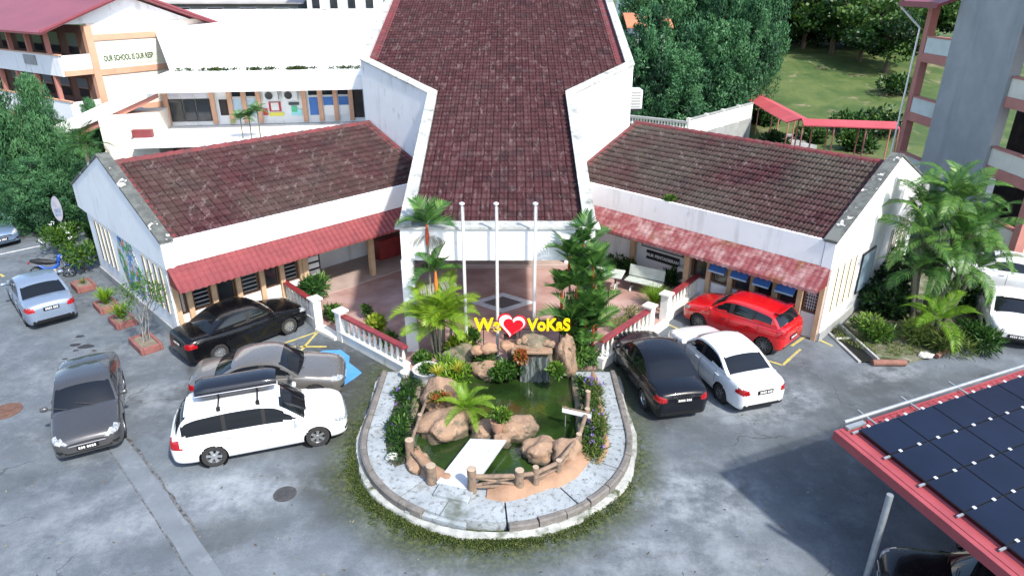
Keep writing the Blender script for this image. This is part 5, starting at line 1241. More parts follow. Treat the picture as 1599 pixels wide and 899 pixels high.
    for wx, wz in wc:
        for sg in (1, -1):
            mb = MB(); r = Ra - .002; prof = [(r, hw * .985 - .012), (r, hw - .30), (.02, hw - .30)]
            mb.lathe([(a, sg * b) for a, b in prof], 24, (X_(wx), 0, wz), axis='y', cap=False); mb.build('wheel_well', TRIM, body)
            w_ = link('wheel', ty, t); w_.location = (X_(wx), sg * (hw - .125), wz); w_.rotation_euler = (0, random.uniform(0, 3), 0 if sg > 0 else math.pi)
            link('rim', rm, w_)
    # mirrors, handles, seams, plates
    xm_ = X_(T['side'][0] * L + .12); zb = interp(T['top'], T['side'][0] + .03)
    for sg in (1, -1):
        mb = MB(); mb.lathe([(.005, -.11), (.06, -.095), (.085, -.02), (.085, .05), (.06, .09), (.005, .10)], 12, (0, 0, 0), axis='y')
        mb.v = [(v[0] * .75 + xm_, v[1] * .95 + sg * (hw + .10), v[2] * .85 + zb + .06) for v in mb.v]; mi = mb.build('mirror', pm, t, sm=R(50))
        MB().tube([(xm_, sg * (hw * .93 - .02), zb + .0), (xm_ + .0, sg * (hw + .05), zb + .04)], .022, 6).build('mirror_arm', TRIM, mi)
        npil = T['pil'] if kind != 'beetle' else T['pil'][:1]
        hx = [X_(npil[0][0] * L - .16)] + ([X_((npil[1][0] if len(npil) > 1 else T['side'][1] - .055) * L - .10)] if kind != 'beetle' else [])
        for x in hx: MB().obox((x, sg * (hw * .995 + .008), .845), (.19, .028, .032)).build('door_handle', CHROME if kind == 'mpv' else pm, t, bev=.008)
        seam = []
        for xf in ([T['side'][0] + .015, npil[0][0], T['side'][1] - .10] if kind != 'beetle' else [T['side'][0] + .01, T['side'][1] - .12]):
            tp, bo, pn = float(sinterp(T['top'], np.array([xf]))[0]), float(sinterp(T['bot'], np.array([xf]))[0]), float(sinterp(T['plan'], np.array([xf]))[0])
            pts = [(X_(xf * L), sg * (hw * pn * s_[0] + .0015), bo + (tp - bo) * s_[1]) for s_ in sec[5:19]]
            pts = [p for p in pts if all(math.hypot(p[0] - X_(wx), p[2] - wz) > Ra + .02 for wx, wz in wc)]
            if len(pts) > 2: MB().tube(pts, .0055, 4).build('door_seam', TRIM, body)
    zr = .70 if kind == 'sedan' else .62
    if kind == 'sedan': zr = .80
    if kind == 'beetle': zr = .50
    xr_ = X_(L) ; 
    def rear_x(z):
        k = [i for i in range(ns) if abs(z - bot[i]) < 9 and bot[i] <= z <= top[i]]; return X_(fr[k[-1]] * L)
    pr_ = MB().obox((rear_x(zr) - .012, 0, zr), (.02, .50, .125)).build('number_plate', PLATE, t)
    mb = MB(); xx = rear_x(zr) - .024
    for k, y in enumerate((-.19, -.135, -.08, .0, .055, .11, .165)): mb.box(xx - .002, xx + .002, y - .018, y + .018, zr - .034, zr + .034)
    tag(mb.build('plate_character', PLATEW, pr_), kind='stuff')
    if kind == 'sedan': MB().obox((rear_x(.90) - .008, 0, .895), (.016, .62, .022)).build('boot_trim', CHROME, t)
    if plate_f:
        pf = MB().obox((X_(0) + .012, 0, .47), (.02, .50, .12)).build('number_plate', PLATE, t)
        mb = MB()
        for y in (-.19, -.135, -.08, .0, .055, .11, .165): mb.box(X_(0) + .022, X_(0) + .026, y - .018, y + .018, .437, .503)
        tag(mb.build('plate_character', PLATEW, pf), kind='stuff')
    MB().obox((X_(0) + .008, 0, .555), (.022, .86, .022)).build('grille_trim', CHROME, t, bev=.005)
    # roof seams / wiper / antenna
    wx0 = T['ws'][0] * L
    for sg in (.25, -.35): MB().tube([(X_(wx0 - .03), sg, interp(T['roof'], T['ws'][0]) + .03), (X_(wx0 + .10), sg - .42, interp(T['roof'], T['ws'][0] + .10 / L) + .045)], .008, 4).build('wiper', TRIM, t)
    if extras and extras.get('spoiler'): MB().obox((X_(.885 * L), 0, T['H'] - .02), (.20, 1.12, .03), 0, 0, 0, .12).build('spoiler', pm, t, bev=.01)
    if kind == 'beetle':
        for sg in (1, -1): MB().lathe([(.01, .035), (.06, .03), (.085, .0), (.085, -.05)], 16, (0, 0, 0), axis='x').build('tail_light', TAIL, t, sm=R(50))
        k = 0
        for o in [o for o in t.children if o.name.startswith('tail_light')]:
            o.location = (rear_x(.70) + .075, (.60, -.60)[k % 2], .70); o.rotation_euler = (0, 0, math.pi - (.6, -.6)[k % 2]); k += 1
        MB().lathe([(.05, 0), (.05, .01)], 14, (0, 0, 0), axis='x').build('badge', CHROME, t).location = (rear_x(.80) - .02, 0, .80)
        MB().tube([(rear_x(.42) - .01 + .22, .72, .42), (rear_x(.42) - .01, .4, .42), (rear_x(.42) - .012, 0, .42), (rear_x(.42) - .01, -.4, .42), (rear_x(.42) + .21, -.72, .42)], .016, 6).build('bumper_strip', TRIM, t)
    return t

P_WHITE = paint('white', (.78, .79, .79)); P_BLACK = paint('black', (.004, .004, .005), rough=.25, coat=.35); P_BLACKN = paint('blue_black', (.006, .007, .011), rough=.25, coat=.4)
P_SILVER = paint('silver', (.25, .32, .43), .4, .3); P_SILVER2 = paint('silver_blue', (.17, .25, .38), .4, .3); P_GREY = paint('charcoal', (.085, .085, .088), .45, .28); P_BRGREY = paint('brown_grey', (.20, .19, .175), .5, .3); P_RED = paint('red', (.55, .008, .012), rough=.22)

mpv = car('white people carrier with a black roof box parked left of the pond', 'mpv', (-6.74, 15.42), 19, P_WHITE, style=6)
# roof box on its bars
bx = MB(); n = 26
vs = []
for i in range(n + 1):
    x = -1.55 + 2.0 * i / n; e = min(1.0, ((i + .35) / 3) ** .5, ((n - i + .35) / 4) ** .5)
    for j in range(16):
        a = 2 * math.pi * j / 16; c_, s_ = math.cos(a), math.sin(a); yy = math.copysign(abs(c_) ** .45, c_) * .37 * (.82 + .18 * e); zz = math.copysign(abs(s_) ** .55, s_) * .17 * (.5 + .5 * e)
        vs.append((x, .12 + yy, 1.86 + zz))
fs = [(i * 16 + j, i * 16 + (j + 1) % 16, (i + 1) * 16 + (j + 1) % 16, (i + 1) * 16 + j) for i in range(n) for j in range(16)] + [tuple(range(16))[::-1], tuple(n * 16 + j for j in range(16))]
BOXM = mat('roof_box_plastic', (.010, .012, .018), None, rough=.22, coat=.4)
rb = bx.add(vs, fs).build('roof_box', BOXM, mpv, sm=R(45))
MB().tube([(-1.56, -.255, 1.84), (.44, -.255, 1.84)], .010, 5).build('box_seam', CHROME, rb)
for x in (-1.0, -.05): 
    rbx = MB().tube([(x, -.66, 1.655), (x, .66, 1.655)], .02, 8).build('roof_bar', TRIM, mpv)
    for sg in (-1, 1): MB().obox((x, sg * .62, 1.60), (.09, .05, .12)).build('bar_foot', TRIM, rbx)
car('brownish grey sedan parked between the black sedan and the white people carrier', 'sedan', (-7.3, 17.78), 10, P_BRGREY, style=7)
car('glossy black sedan parked along the left wing of the entrance building', 'sedan', (-9.42, 21.15), 48, P_BLACK, style=12)
car('black sedan parked right beside the pond with its boot to the viewer', 'sedan', (4.42, 18.35), 101, P_BLACKN, style=10)
car('white sedan parked between the black sedan and the red hatchback', 'sedan', (6.62, 18.72), 107, P_WHITE, RIMD, style=8)
car('bright red hatchback parked along the right wing of the entrance building', 'hatch', (8.22, 21.62), 134, P_RED, RIMD, style=9, extras={'spoiler': 1})
car('dark grey sedan facing the viewer on the left lane', 'sedan', (-12.1, 16.4), -62, P_GREY, style=10)
car('silver sedan driving away on the left lane by the motorcycle', 'sedan', (-18.2, 23.75), 133, P_SILVER, style=10)
car('silver blue sedan at the far left edge under the conifers', 'sedan', (-25.7, 31.4), -38, P_SILVER2, style=10)
car('small white round backed car seen from behind at the right edge', 'beetle', (18.0, 22.25), 66, P_WHITE, style=8, headl=True)
car('white sedan half hidden behind the palms at the right edge', 'sedan', (20.1, 25.7), 150, P_WHITE, style=8)
car('dark car parked in the shade under the solar canopy', 'sedan', (9.45, 9.35), 158, P_BLACK, style=10)

# ================================================================== MOTORCYCLE
def motorcycle(loc, heading):
    t = thing('motorcycle', 'blue and black underbone motorcycle parked by the left wing', 'motorcycle', (*loc, 0), R(heading))
    BL = paint('moto_blue', (.02, .09, .42)); r = .27
    for x in (.62, -.60):
        w_ = MB().lathe([(r * .80, -.03), (r * .95, -.04), (r, 0), (r * .95, .04), (r * .80, .03)], 24, axis='y', cap=False).build('wheel', RUBBER, t, sm=R(50)); w_.location = (x, 0, r)
        mb = MB(); mb.lathe([(r * .81, -.02), (r * .81, .02)], 24, axis='y', cap=False); mb.lathe([(.045, -.05), (.045, .05)], 10, axis='y')
        for k in range(6): a = k * math.pi / 3; mb.tube([(.03 * math.cos(a), 0, .03 * math.sin(a)), (r * .8 * math.cos(a), 0, r * .8 * math.sin(a))], .012, 5)
        mb.build('rim', RIM, w_)
        MB().add([(p[0], y, p[1]) for y in (-.055, .055) for p in [((r + .03) * math.cos(a) + x, (r + .03) * math.sin(a) + r) for a in np.linspace(.3 if x > 0 else .2, 2.6, 9)]], [(i, i + 1, 9 + i + 1, 9 + i) for i in range(8)]).build('mudguard', BL if x > 0 else TRIM, t)
    MB().tube([(.62, .06, r), (.45, .06, .72), (.40, .04, .95)], .022, 6).build('fork', CHROME, t); MB().tube([(.62, -.06, r), (.45, -.06, .72), (.40, -.04, .95)], .022, 6).build('fork', CHROME, t)
    MB().tube([(.40, 0, .95), (.30, 0, .60), (.05, 0, .42), (-.2, 0, .42), (-.45, 0, .62)], [.05, .07, .09, .08, .05], 8).build('frame', BL, t, sm=R(50))
    MB().obox((.02, 0, .33), (.34, .22, .22)).build('engine', CONC, t, bev=.04)
    MB().tube([(.25, 0, .70), (-.1, 0, .74), (-.45, 0, .80), (-.72, 0, .84)], [.06, .12, .13, .06], 10).build('seat', TRIM, t, sm=R(60))
    MB().obox((.40, 0, .90), (.16, .26, .30), 0, 0, 0, .35).build('front_cowl', BL, t, bev=.05)
    MB().tube([(.34, .33, 1.03), (.38, .12, 1.0), (.38, -.12, 1.0), (.34, -.33, 1.03)], .018, 6).build('handlebar', TRIM, t)
    for sg in (1, -1): m_ = MB().tube([(.36, sg * .25, 1.02), (.42, sg * .32, 1.16)], .008, 5).build('mirror', TRIM, t); MB().obox((.42, sg * .33, 1.18), (.02, .10, .06)).build('mirror_glass', CHROME, m_)
    MB().tube([(.0, -.12, .25), (-.3, -.14, .25), (-.75, -.15, .38)], [.025, .035, .05], 8).build('exhaust', CHROME, t, sm=R(50))
    MB().obox((.50, 0, .93), (.05, .16, .12)).build('headlight', HEAD, t, bev=.02); MB().obox((-.80, 0, .74), (.05, .14, .09)).build('tail_light', TAIL, t, bev=.02)
    MB().tube([(-.1, .05, .30), (-.12, .25, .02)], .012, 5).build('side_stand', BLACKM, t)
    return t
motorcycle(G(85, 434).xy, 12)

# ================================================================== SOLAR CANOPY
e1 = Vector((.917, .399, 0)).normalized(); e2 = Vector((.36, -.93, -.10)); e2 = (e2 - e1 * e2.dot(e1)).normalized(); en = e1.cross(e2); en = en if en.z > 0 else -en
CO = G(1305, 676, 2.70)
MC = Matrix.Identity(4); MC.col[0] = (*e1, 0); MC.col[1] = (*e2, 0); MC.col[2] = (*en, 0); MC.col[3] = (*CO, 1)
SCN = thing('solar_canopy', 'red metal carport roof carrying dark solar panels at the lower right', 'carport', (CO.x + 3, CO.y - 2, 0))
Lx, Ly = 9.0, 6.2
vs, fs = [], []; prof = []
x = 0
while x < Lx: prof += [(x, 0), (x + .035, .028), (x + .085, .028), (x + .12, 0)]; x += .20
for (px, pz) in prof: vs += [(px, 0, pz), (px, Ly, pz)]
fs = [(2 * i, 2 * i + 2, 2 * i + 3, 2 * i + 1) for i in range(len(prof) - 1)]
CRED = mat('canopy_red_sheet', (.33, .065, .075), (.26, .05, .06), sc=1.0, rough=.45)
MB(MC).add(vs, fs).build('roof_sheet', CRED, SCN, True)
mb = MB(MC)
mb.box(-.02, .22, -.03, Ly, .030, .052); mb.box(-.03, -.002, -.03, Ly, -.16, .05); mb.box(.09, .12, 0, Ly, .052, .066); mb.build('side_flashing', CRED, SCN, True)
MB(MC).box(.23, Lx, -.05, -.005, -.14, .035).build('end_flashing', CRED, SCN, True)
for y in np.arange(.35, Ly, 1.15): MB(MC).box(.05, Lx, y - .04, y + .04, -.14, -.03).build('purlin', STEEL, SCN, True)
for x in (.5, 4.4): MB(MC).box(x - .06, x + .06, .05, Ly, -.34, -.145).build('rafter', STEEL, SCN, True)
# panels: long side along e1, short side along e2
px0, py0, pw, ph = .42, .20, 1.10, .79
k = 0
for j in range(7):
    for i in range(8):
        x0 = px0 + i * (pw + .02) + .0; y0 = py0 + j * (ph + .02)
        if y0 + ph > Ly + .9: continue
        f = MB(MC).box(x0, x0 + pw, y0, y0 + ph, .10, .135).build('solar_panel', PFRAME, SCN, True)
        MB(MC).box(x0 + .012, x0 + pw - .012, y0 + .012, y0 + ph - .012, .1355, .139).build('cells', PANEL, f)
for j in range(7):
    y0 = py0 + j * (ph + .02) - .01
    if y0 > Ly + .2: continue
    MB(MC).box(.25, Lx - .1, y0 - .05 + .05 - .02, y0 + .02, .06, .098).build('panel_rail', STEEL, SCN, True)
    for i in range(8):
        for q in (.25, .75):
            x = px0 + i * (pw + .02) + pw * q; MB(MC).box(x - .035, x + .035, y0 - .03, y0 + .03, .136, .152).build('clamp', ALU, SCN, True)
MB(MC).tube([(.30, -.10, .14), (Lx, -.06, .14)], .04, 10).build('conduit', STEEL, SCN, True)
for x in (.95, 2.3, 3.9): MB(MC).box(x - .02, x + .02, -.32, .25, .09, .12).build('conduit_bracket', STEEL, SCN, True)
MB(MC).box(.24, .75, -.01, .09, .06, .13).build('junction_rail', STEEL, SCN, True)
tp = G(1393, 770, 2.45)
for (bx_, by_) in ((7.36, 10.4), (10.95, 11.95), (8.8, 7.0)):
    MB().tube([(bx_, by_, 0), (bx_, by_, 2.42)], .065, 12).build('post', STEEL, SCN, True, sm=R(50))
    MB().box(bx_ - .13, bx_ + .13, by_ - .13, by_ + .13, 0, .012).build('base_plate', STEEL, SCN, True)

# ================================================================== RIGHT CLASSROOM BLOCK (plane x = XB, seen from its left side)
XB = 22.0
RB = thing('classroom_block', 'three storey block with grey stair tower and dusty rose columns at the right edge', 'building', (XB + 4, 30, 0))
def yb_(u, z=6): return (XB / ((u - 799.5) / FPX) - (CAM_H - z) * math.sin(PITCH)) / math.cos(PITCH)
y_near, y_t0, y_t1, y_col = 27.8, yb_(1566), yb_(1470), yb_(1427)
RBW = mat('pale_block_panel', (.60, .66, .62), (.52, .58, .55), sc=.8, rough=.8, grime=[((.4, .42, .4), 1.2, .58, .82, (1, 1, .2))])
RBC = mat('cream_block_panel', (.72, .70, .58), (.64, .62, .52), sc=.8, rough=.8, grime=[((.45, .43, .36), 1.2, .6, .82, (1, 1, .2))])
fl = [1.35, 4.25, 7.15, 10.05]
MB().box(XB - .26, XB + .22, y_t0, y_t1, 0, 12.4).build('stair_tower', TOWER, RB, True)
for k, y in enumerate((y_near - .0, y_col)):
    MB().box(XB - .15, XB + .25, y - .2, y + .2, 0, 10.7 if k else 12.8).build('column', ROSE, RB, True)
for y in (y_near - .0, y_col): MB().box(XB + 2.6, XB + 3.0, y - .2, y + .2, 0, 10.7).build('column', ROSE, RB, True)
for (a, b, pm_, tops) in ((y_t1, y_col - .2, RBW, (2.86, 5.90, 8.96)), (y_near + .25, y_t0, RBC, (1.67, 4.72, 7.77, 10.82))):
    for z in tops:
        MB().box(XB + .0, XB + 3, a, b, z - 1.15, z - .95).build('floor_slab', ROSE, RB, True)
        MB().box(XB - .10, XB + .10, a + .02, b - .02, z - .86, z - .09).build('parapet', pm_, RB, True)
        MB().box(XB - .14, XB + .14, a + .02, b - .02, z - .087, z).build('parapet_rail', ROSE, RB, True)
        MB().box(XB - .14, XB + .12, a, b, z - 1.32, z - .863).build('edge_beam', ROSE, RB, True)
MB().box(XB + 3.0, XB + 3.2, y_near + .2, y_t0 - .2, 0, 10.4).build('inner_wall', RBC, RB, True) if False else None
for z in (2.86, 5.90): MB().box(XB + 2.4, XB + 2.55, y_t1, y_col - .2, z - .95, z).build('rear_parapet', RBW, RB, True)
# end face towards the viewer
for z in (1.67, 4.72, 7.77, 10.82): MB().box(XB + .26, XB + 7, y_near - .12, y_near + .1, z - .9, z).build('end_parapet', RBC, RB, True); MB().box(XB + .26, XB + 7, y_near - .15, y_near + .12, z - 1.3, z - .903).build('end_beam', PEACH, RB, True)
MB().box(XB + 3.3, XB + 9, y_near + 2.2, y_t1 - 1.0, 0, 12.2).build('classroom_core', DARKIN, RB, True)  # near-black box paints the shade inside the block's openings
rs_ = random.Random(3)
for z in fl[:3]:
    for y in np.arange(y_near + 2.6, y_t1 - 2.2, 1.6):
        w_ = MB().box(XB + 3.24, XB + 3.295, y, y + 1.1, z + 1.9, z + 2.9).build('window', BROWN, RB, True); MB().box(XB + 3.225, XB + 3.238, y + .06, y + 1.04, z + 1.96, z + 2.84).build('pane', GLASS, w_)
rp = [(XB - 1.3, 10.55), (XB + 4.5, 12.6), (XB + 10.3, 10.55), (XB + 10.3, 10.4), (XB + 4.5, 12.45), (XB - 1.3, 10.4)]
MB().prism_y(rp, y_t1 + .02, y_col + 1.0).build('roof', REDROOF, RB, True); MB().box(XB - 1.36, XB - 1.31, y_t1 + .02, y_col + 1.0, 10.35, 10.62).build('eaves_board', REDROOF, RB, True)
MB().prism_y([(a_, b_ + 2.2) for a_, b_ in rp], y_near - 1.0, y_t0 - .02).build('roof', REDROOF, RB, True)
MB().tube([(XB - .32, y_col + .3, 9.3), (XB - .32, y_col + .3, 0)], .05, 8).build('downpipe', ALU, RB, True); MB().tube([(XB - 1.25, y_col + .95, 10.35), (XB - .32, y_col + .3, 9.3)], .05, 8).build('downpipe_bend', ALU, RB, True)

# ================================================================== LEFT CLASSROOM BLOCK (rotated)
gd = Vector((.55, .835, 0)); cd = Vector((-.835, .55, 0)); LBO = Vector((xat(152, 46.5, 6), 46.5, 0))
MLB = frame(LBO, gd, cd)            # x along the gable, y along the corridor (to the left and away)
LB = thing('school_block', 'cream and peach school block with pink red roof at the upper left', 'building', LBO)
SUNW = mat('bright_cream_wall', (.80, .74, .64), (.75, .69, .60), sc=.8, rough=.8)
zs = [0.9, 3.9, 6.75]
MB(MLB).box(0, 8.4, -.02, .28, 0, 9.1).build('gable_end_wall', SUNW, LB, True)
MB(MLB).prism_y([(-1.5, 9.11), (2.9, 10.7), (7.3, 9.11)], .0, .27).build('gable_triangle', WHITE, LB, True)
MB(MLB).box(-.22, .24, -.12, .30, 0, 9.0).build('corner_column', PEACH, LB, True)
for z in (zs[1], zs[2] - .35, 8.55): MB(MLB).box(.25, 8.4, -.09, -.025, z - .5, z - .12).build('peach_band', PEACH, LB, True)
for z in (zs[1] - .5, zs[2] - .5):
    MB(MLB).box(-2.0, -.23, -.0, 26, z - .15, z + .15).build('corridor_slab', PEACH, LB, True)
    MB(MLB).box(-2.12, -1.98, .0, 26, z - .2, z + 1.05).build('corridor_parapet', WHITE, LB, True)
    MB(MLB).box(-1.97, -.23, -.10, .02, z - .2, z + .12).build('end_band', PEACH, LB, True)
    MB(MLB).box(-1.97, -.23, -.08, .02, z + .125, z + 1.05).build('end_parapet', WHITE, LB, True)
    MB(MLB).box(-2.16, -1.94, -.12, 26, z + 1.053, z + 1.13).build('parapet_rail', PEACH, LB, True)
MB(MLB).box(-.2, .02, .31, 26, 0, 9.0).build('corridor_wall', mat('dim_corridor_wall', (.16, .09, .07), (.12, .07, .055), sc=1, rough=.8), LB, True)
for k in range(8): MB(MLB).box(-2.1, -1.85, 1.2 + k * 2.6, 1.4 + k * 2.6, 0, 9.0).build('corridor_post', ROSE, LB, True)
for z in (zs[1] - .5, zs[2] - .5):
    for k in range(9):
        w_ = MB(MLB).box(-.26, -.205, 1.0 + k * 2.4, 2.4 + k * 2.4, z + .9, z + 2.3).build('window', BROWN, LB, True); MB(MLB).box(-.275, -.262, 1.06 + k * 2.4, 2.34 + k * 2.4, z + .96, z + 2.24).build('pane', GLASS, w_)
MB(MLB).box(-2.2, -2.13, 3.0, 4.6, zs[2] - .15, zs[2] + .45).build('vent_panel', CONC, LB, True)
rp = [(-3.1, 8.75), (2.9, 10.95), (9.1, 8.75), (9.1, 8.62), (2.9, 10.82), (-3.1, 8.62)]
MB(MLB).prism_y(rp, -.75, 28).build('roof', REDROOF, LB, True)
mb = MB(MLB); mb.prism_y([(-3.14, 8.72), (2.9, 10.93), (2.9, 11.05), (-3.14, 8.86)], -.82, -.755); mb.prism_y([(2.9, 10.93), (9.15, 8.72), (9.15, 8.86), (2.9, 11.05)], -.82, -.755); mb.build('barge_board', REDROOF, LB, True)
YGRN = mat('pale_sign_strip', (.70, .76, .60), None, rough=.7); GRNT = mat('dark_green_lettering', (.02, .05, .025), None, rough=.7)
zt_ = zs[2] + .15
st = MB(MLB).box(.35, 4.4, -.05, -.03, zt_ - .40, zt_ + .38).build('slogan_strip', YGRN, LB, True)
place_text('lettering', 'OUR SCHOOL IS OUR RESP', .50, GRNT, MLB @ Vector((2.32, -.06, zt_)), gd, st, bold=.014, world=False, sx=.56, ext=.004)

# ================================================================== WHITE OFFICE BLOCK BEHIND THE LEFT WING
ca = R(8); FD = Vector((math.cos(ca), math.sin(ca), 0)); BDv = Vector((-math.sin(ca), math.cos(ca), 0))
FO = Vector((xat(246, 38.5, 6.5), 38.5, 0)); MF = frame(FO, FD, BDv); FL_ = 12.2
FB = thing('office_block', 'bright white office block with blue windows behind the left wing', 'building', FO)
ztop, zbot = zat(38.5, 121), zat(38.5, 142); zw = zat(39.2, 196)
def su(u, z=5.5, t=0.0):   # pixel column -> distance along the facade
    a = (u - 799.5) / FPX; o = MF @ Vector((0, t, 0)); 
    # x = a*(y cosP + (H-z) sinP)
    k = a * (o.y * math.cos(PITCH) + (CAM_H - z) * math.sin(PITCH)); return (k - o.x) / (FD.x - a * FD.y * math.cos(PITCH))
MB(MF).box(-.3, FL_, -1.0, 3.0, zbot, ztop).build('roof_slab', WHITE, FB, True)
DEB = mat('white_roof_sheet', (.80, .80, .80), (.74, .75, .75), sc=.6, rough=.75)
zrf = lambda x, y: ztop + .03 + (y - 3.0) / 16 * (9.45 - ztop)
ro = MB()
q4 = [(-.2, 3.0), (FL_ + 2, 3.0), (FL_ + 2, 19), (-6.1, 19)]
ro.add([MF @ Vector((x_, y_, zrf(x_, y_) + dz)) for dz in (0, -.2) for x_, y_ in q4], [(0, 1, 2, 3), (7, 6, 5, 4), (0, 4, 5, 1), (1, 5, 6, 2), (2, 6, 7, 3), (3, 7, 4, 0)]).build('roof_sheet', DEB, FB, True)
MB(MF).box(-6.2, FL_ + 2, 19.0, 19.2, 9.1, 9.6).build('roof_coping', CAPS, FB, True)
lv = Leaves(); rs = rng(5)
for k in range(90):
    x = rs.choice([.8, 2.2, 2.6, 4.5, 5.4, 7.0, 7.3, 9.6, 10.8]) + rs.randn() * .35; c_ = MF @ Vector((x, 2.75 + rs.randn() * .12, ztop + .04)); lv.clump(c_, (.16 * rs.uniform(.4, 1.6), .10, .06), 18, .14, .08, rs, rs.uniform(0, .5))
tag(link('roof_debris', lv.mesh('roof_debris', LEAF_MOSS)), 'leaf litter and weeds along the gutter of the white roof', 'debris', kind='stuff')
MB(MF).box(-.2, FL_, 1.6, 1.8, zw - .2, zbot).build('upper_wall', WHITE, FB, True)
LAV = mat('pale_lilac_wall', (.62, .62, .70), (.56, .56, .64), sc=1, rough=.8)
tw = 1.58
def bay(u0, u1, mt, z0, z1, name='window', fm=None):
    a, b = su(u0, 5.5, tw), su(u1, 5.5, tw); f = MB(MF).box(a, b, tw - .05, tw - .002, z0, z1).build(name, fm or ALU, FB, True)
    MB(MF).box(a + .05, b - .05, tw - .065, tw - .052, z0 + .05, z1 - .05).build('pane', mt, f); return f
h = zbot - zw
bay(262, 283, GLASS, zw + .05, zbot - .35 * h, 'door', BLACKM); bay(284, 303, GLASS, zw + .05, zbot - .35 * h, 'door', BLACKM); bay(304, 326, GLASS, zw + .05, zbot - .35 * h, 'door', BLACKM)
for u in (262, 284, 304): bay(u, u + 19, LAV, zbot - .33 * h, zbot - .02, 'transom')
for u0, u1, mt in ((339, 357, DARKIN), (361, 379, PALEBL), (383, 401, PALEBL)): bay(u0, u1, mt, zw + .15 * h, zbot - .35 * h)
for u0, u1 in ((361, 379), (383, 401), (480, 497), (502, 521), (526, 545)): bay(u0, u1, GLASS, zbot - .33 * h, zbot - .02, 'transom')
bay(480, 497, BLUEBL, zw + .10 * h, zbot - .34 * h)
for u0, u1 in ((502, 521), (526, 545)):
    f = bay(u0, u1, SWHITE, zw + .10 * h, zbot - .34 * h); a, b = su(u0, 5.5, tw), su(u1, 5.5, tw); MB(MF).box(a + .06, b - .06, tw - .072, tw - .067, zbot - .60 * h, zbot - .36 * h).build('blue_blind', BLUEBL, f)
bay(549, 566, DARKIN, zw + .05, zbot - .02, 'grille_door', BLACKM)
for u in (258, 331, 358, 380, 403, 474, 499, 523, 547): a = su(u, 5.5, tw); MB(MF).box(a - .13, a + .13, tw - .16, tw - .07, zw - .1, zbot - .003).build('pilaster', PEACH, FB, True)
for u in (424, 454):
    a = su(u, 5.5, tw); ac = MB(MF).box(a - .42, a + .42, tw - .42, tw - .01, zbot - .42 * h, zbot - .12 * h).build('air_conditioner', ALU, FB, True, bev=.03); MB(MF).lathe([(.02, -.02), (.22, -.02), (.22, .0)], 16, (a - .08, tw - .43, zbot - .27 * h), axis='y').build('fan_grille', GUTTER, ac)
for u, w_, c_, z0, z1 in ((427, .34, (.45, .02, .04), .25, .52), (427, .22, (.75, .75, .72), .28, .50), (428, .42, (.80, .72, .10), .12, .22), (457, .30, (.05, .06, .07), .42, .50), (457, .16, (.10, .55, .30), .22, .40), (460, .30, (.35, .72, .75), .12, .30), (411, .13, (.5, .05, .05), .15, .34)):
    a = su(u, 5.5, tw); o_ = MB(MF).box(a - w_, a + w_, tw - .03 - .004 * (w_ < .3), tw - .002, zw + z0 * h, zw + z1 * h).build('poster', mat('poster_%d_%d' % (u, int(w_ * 100)), c_, None, rough=.6), FB, True)
# low white roof between office and wing, and the ramp of white at the left
MB(MF).box(-1.2, FL_, -3.2, 1.55, zw - .45, zw - .22).build('lower_roof', WHITE, FB, True)
MB(MF).box(-3.0, -.22, -1.2, 1.4, 0, zw + .9).build('stair_wall', SUNW, FB, True)
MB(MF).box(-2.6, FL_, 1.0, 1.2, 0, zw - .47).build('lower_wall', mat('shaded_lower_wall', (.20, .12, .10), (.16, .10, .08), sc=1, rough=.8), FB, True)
# sloping white canopy over the stair, left of the office
ps = [(-5.6, zw - .35), (.1, ztop - .75), (.1, ztop - .1), (-5.6, zw + .35)]
MB(MF).prism_y(ps, -.8, .9).build('stair_canopy', WHITE, FB, True)
MB(MF).prism_y([(-5.5, zw - .75), (-.3, ztop - 1.15), (-.3, ztop - .78), (-5.5, zw - .38)], -.6, .6).build('stair_soffit', ROSE, FB, True)
MB(MF).box(-1.3, -.3, -1.6, -1.25, zw - .2, zw + .2).build('red_box', REDAWN, FB, True)

# ================================================================== FAR BUILDINGS AT THE TOP EDGE
def farhouse(name, label, x0, x1, y0, y1, z0, z1, wm, rm, over=.8, rise=1.6, nwin=5, win=None):
    t = thing(name, label, 'building', ((x0 + x1) / 2, y0, z0)); MB().box(x0, x1, y0, y1, z0, z1).build('wall', wm, t, True)
    ym = (y0 + y1) / 2; MB().prism_x([(y0 - over, z1), (ym, z1 + rise), (y1 + over, z1), (y1 + over, z1 + .12), (ym, z1 + rise + .14), (y0 - over, z1 + .12)], x0 - over, x1 + over).build('roof', rm, t, True)
    for k in range(nwin):
        a = x0 + (x1 - x0) * (k + .25) / nwin; b = x0 + (x1 - x0) * (k + .75) / nwin; zz0, zz1 = win or (z1 - 1.9, z1 - .5)
        f = MB().box(a, b, y0 - .06, y0 - .004, zz0, zz1).build('window', ALU, t, True); MB().box(a + .07, b - .07, y0 - .08, y0 - .062, zz0 + .07, zz1 - .07).build('pane', GLASS, f)
    return t
GREYR = mat('grey_sheet_roof', (.42, .40, .39), (.34, .33, .32), sc=.5, rough=.6); ORNG = mat('orange_tile_roof', (.50, .20, .10), (.42, .16, .09), sc=1, rough=.8); BRNR = mat('brown_grey_roof', (.20, .15, .14), (.15, .12, .11), sc=.6, rough=.8)
farhouse('far_block', 'grey roofed building with dark openings behind the white office roof', -34, -21, 72, 82, 0, 9.6, CONC, GREYR, nwin=4, win=(7.4, 9.3))
farhouse('far_block', 'white far building with dark windows at the top left of the hall roof', -19.5, -11.0, 70, 80, 0, 12.4, WHITE, GREYR, nwin=5, win=(8.2, 10.6))
farhouse('far_house', 'white far house with brown grey roof behind the conifers', 12.5, 24, 76, 88, 0, 10.4, WHITE, BRNR, over=1.2, rise=2.5, nwin=6)
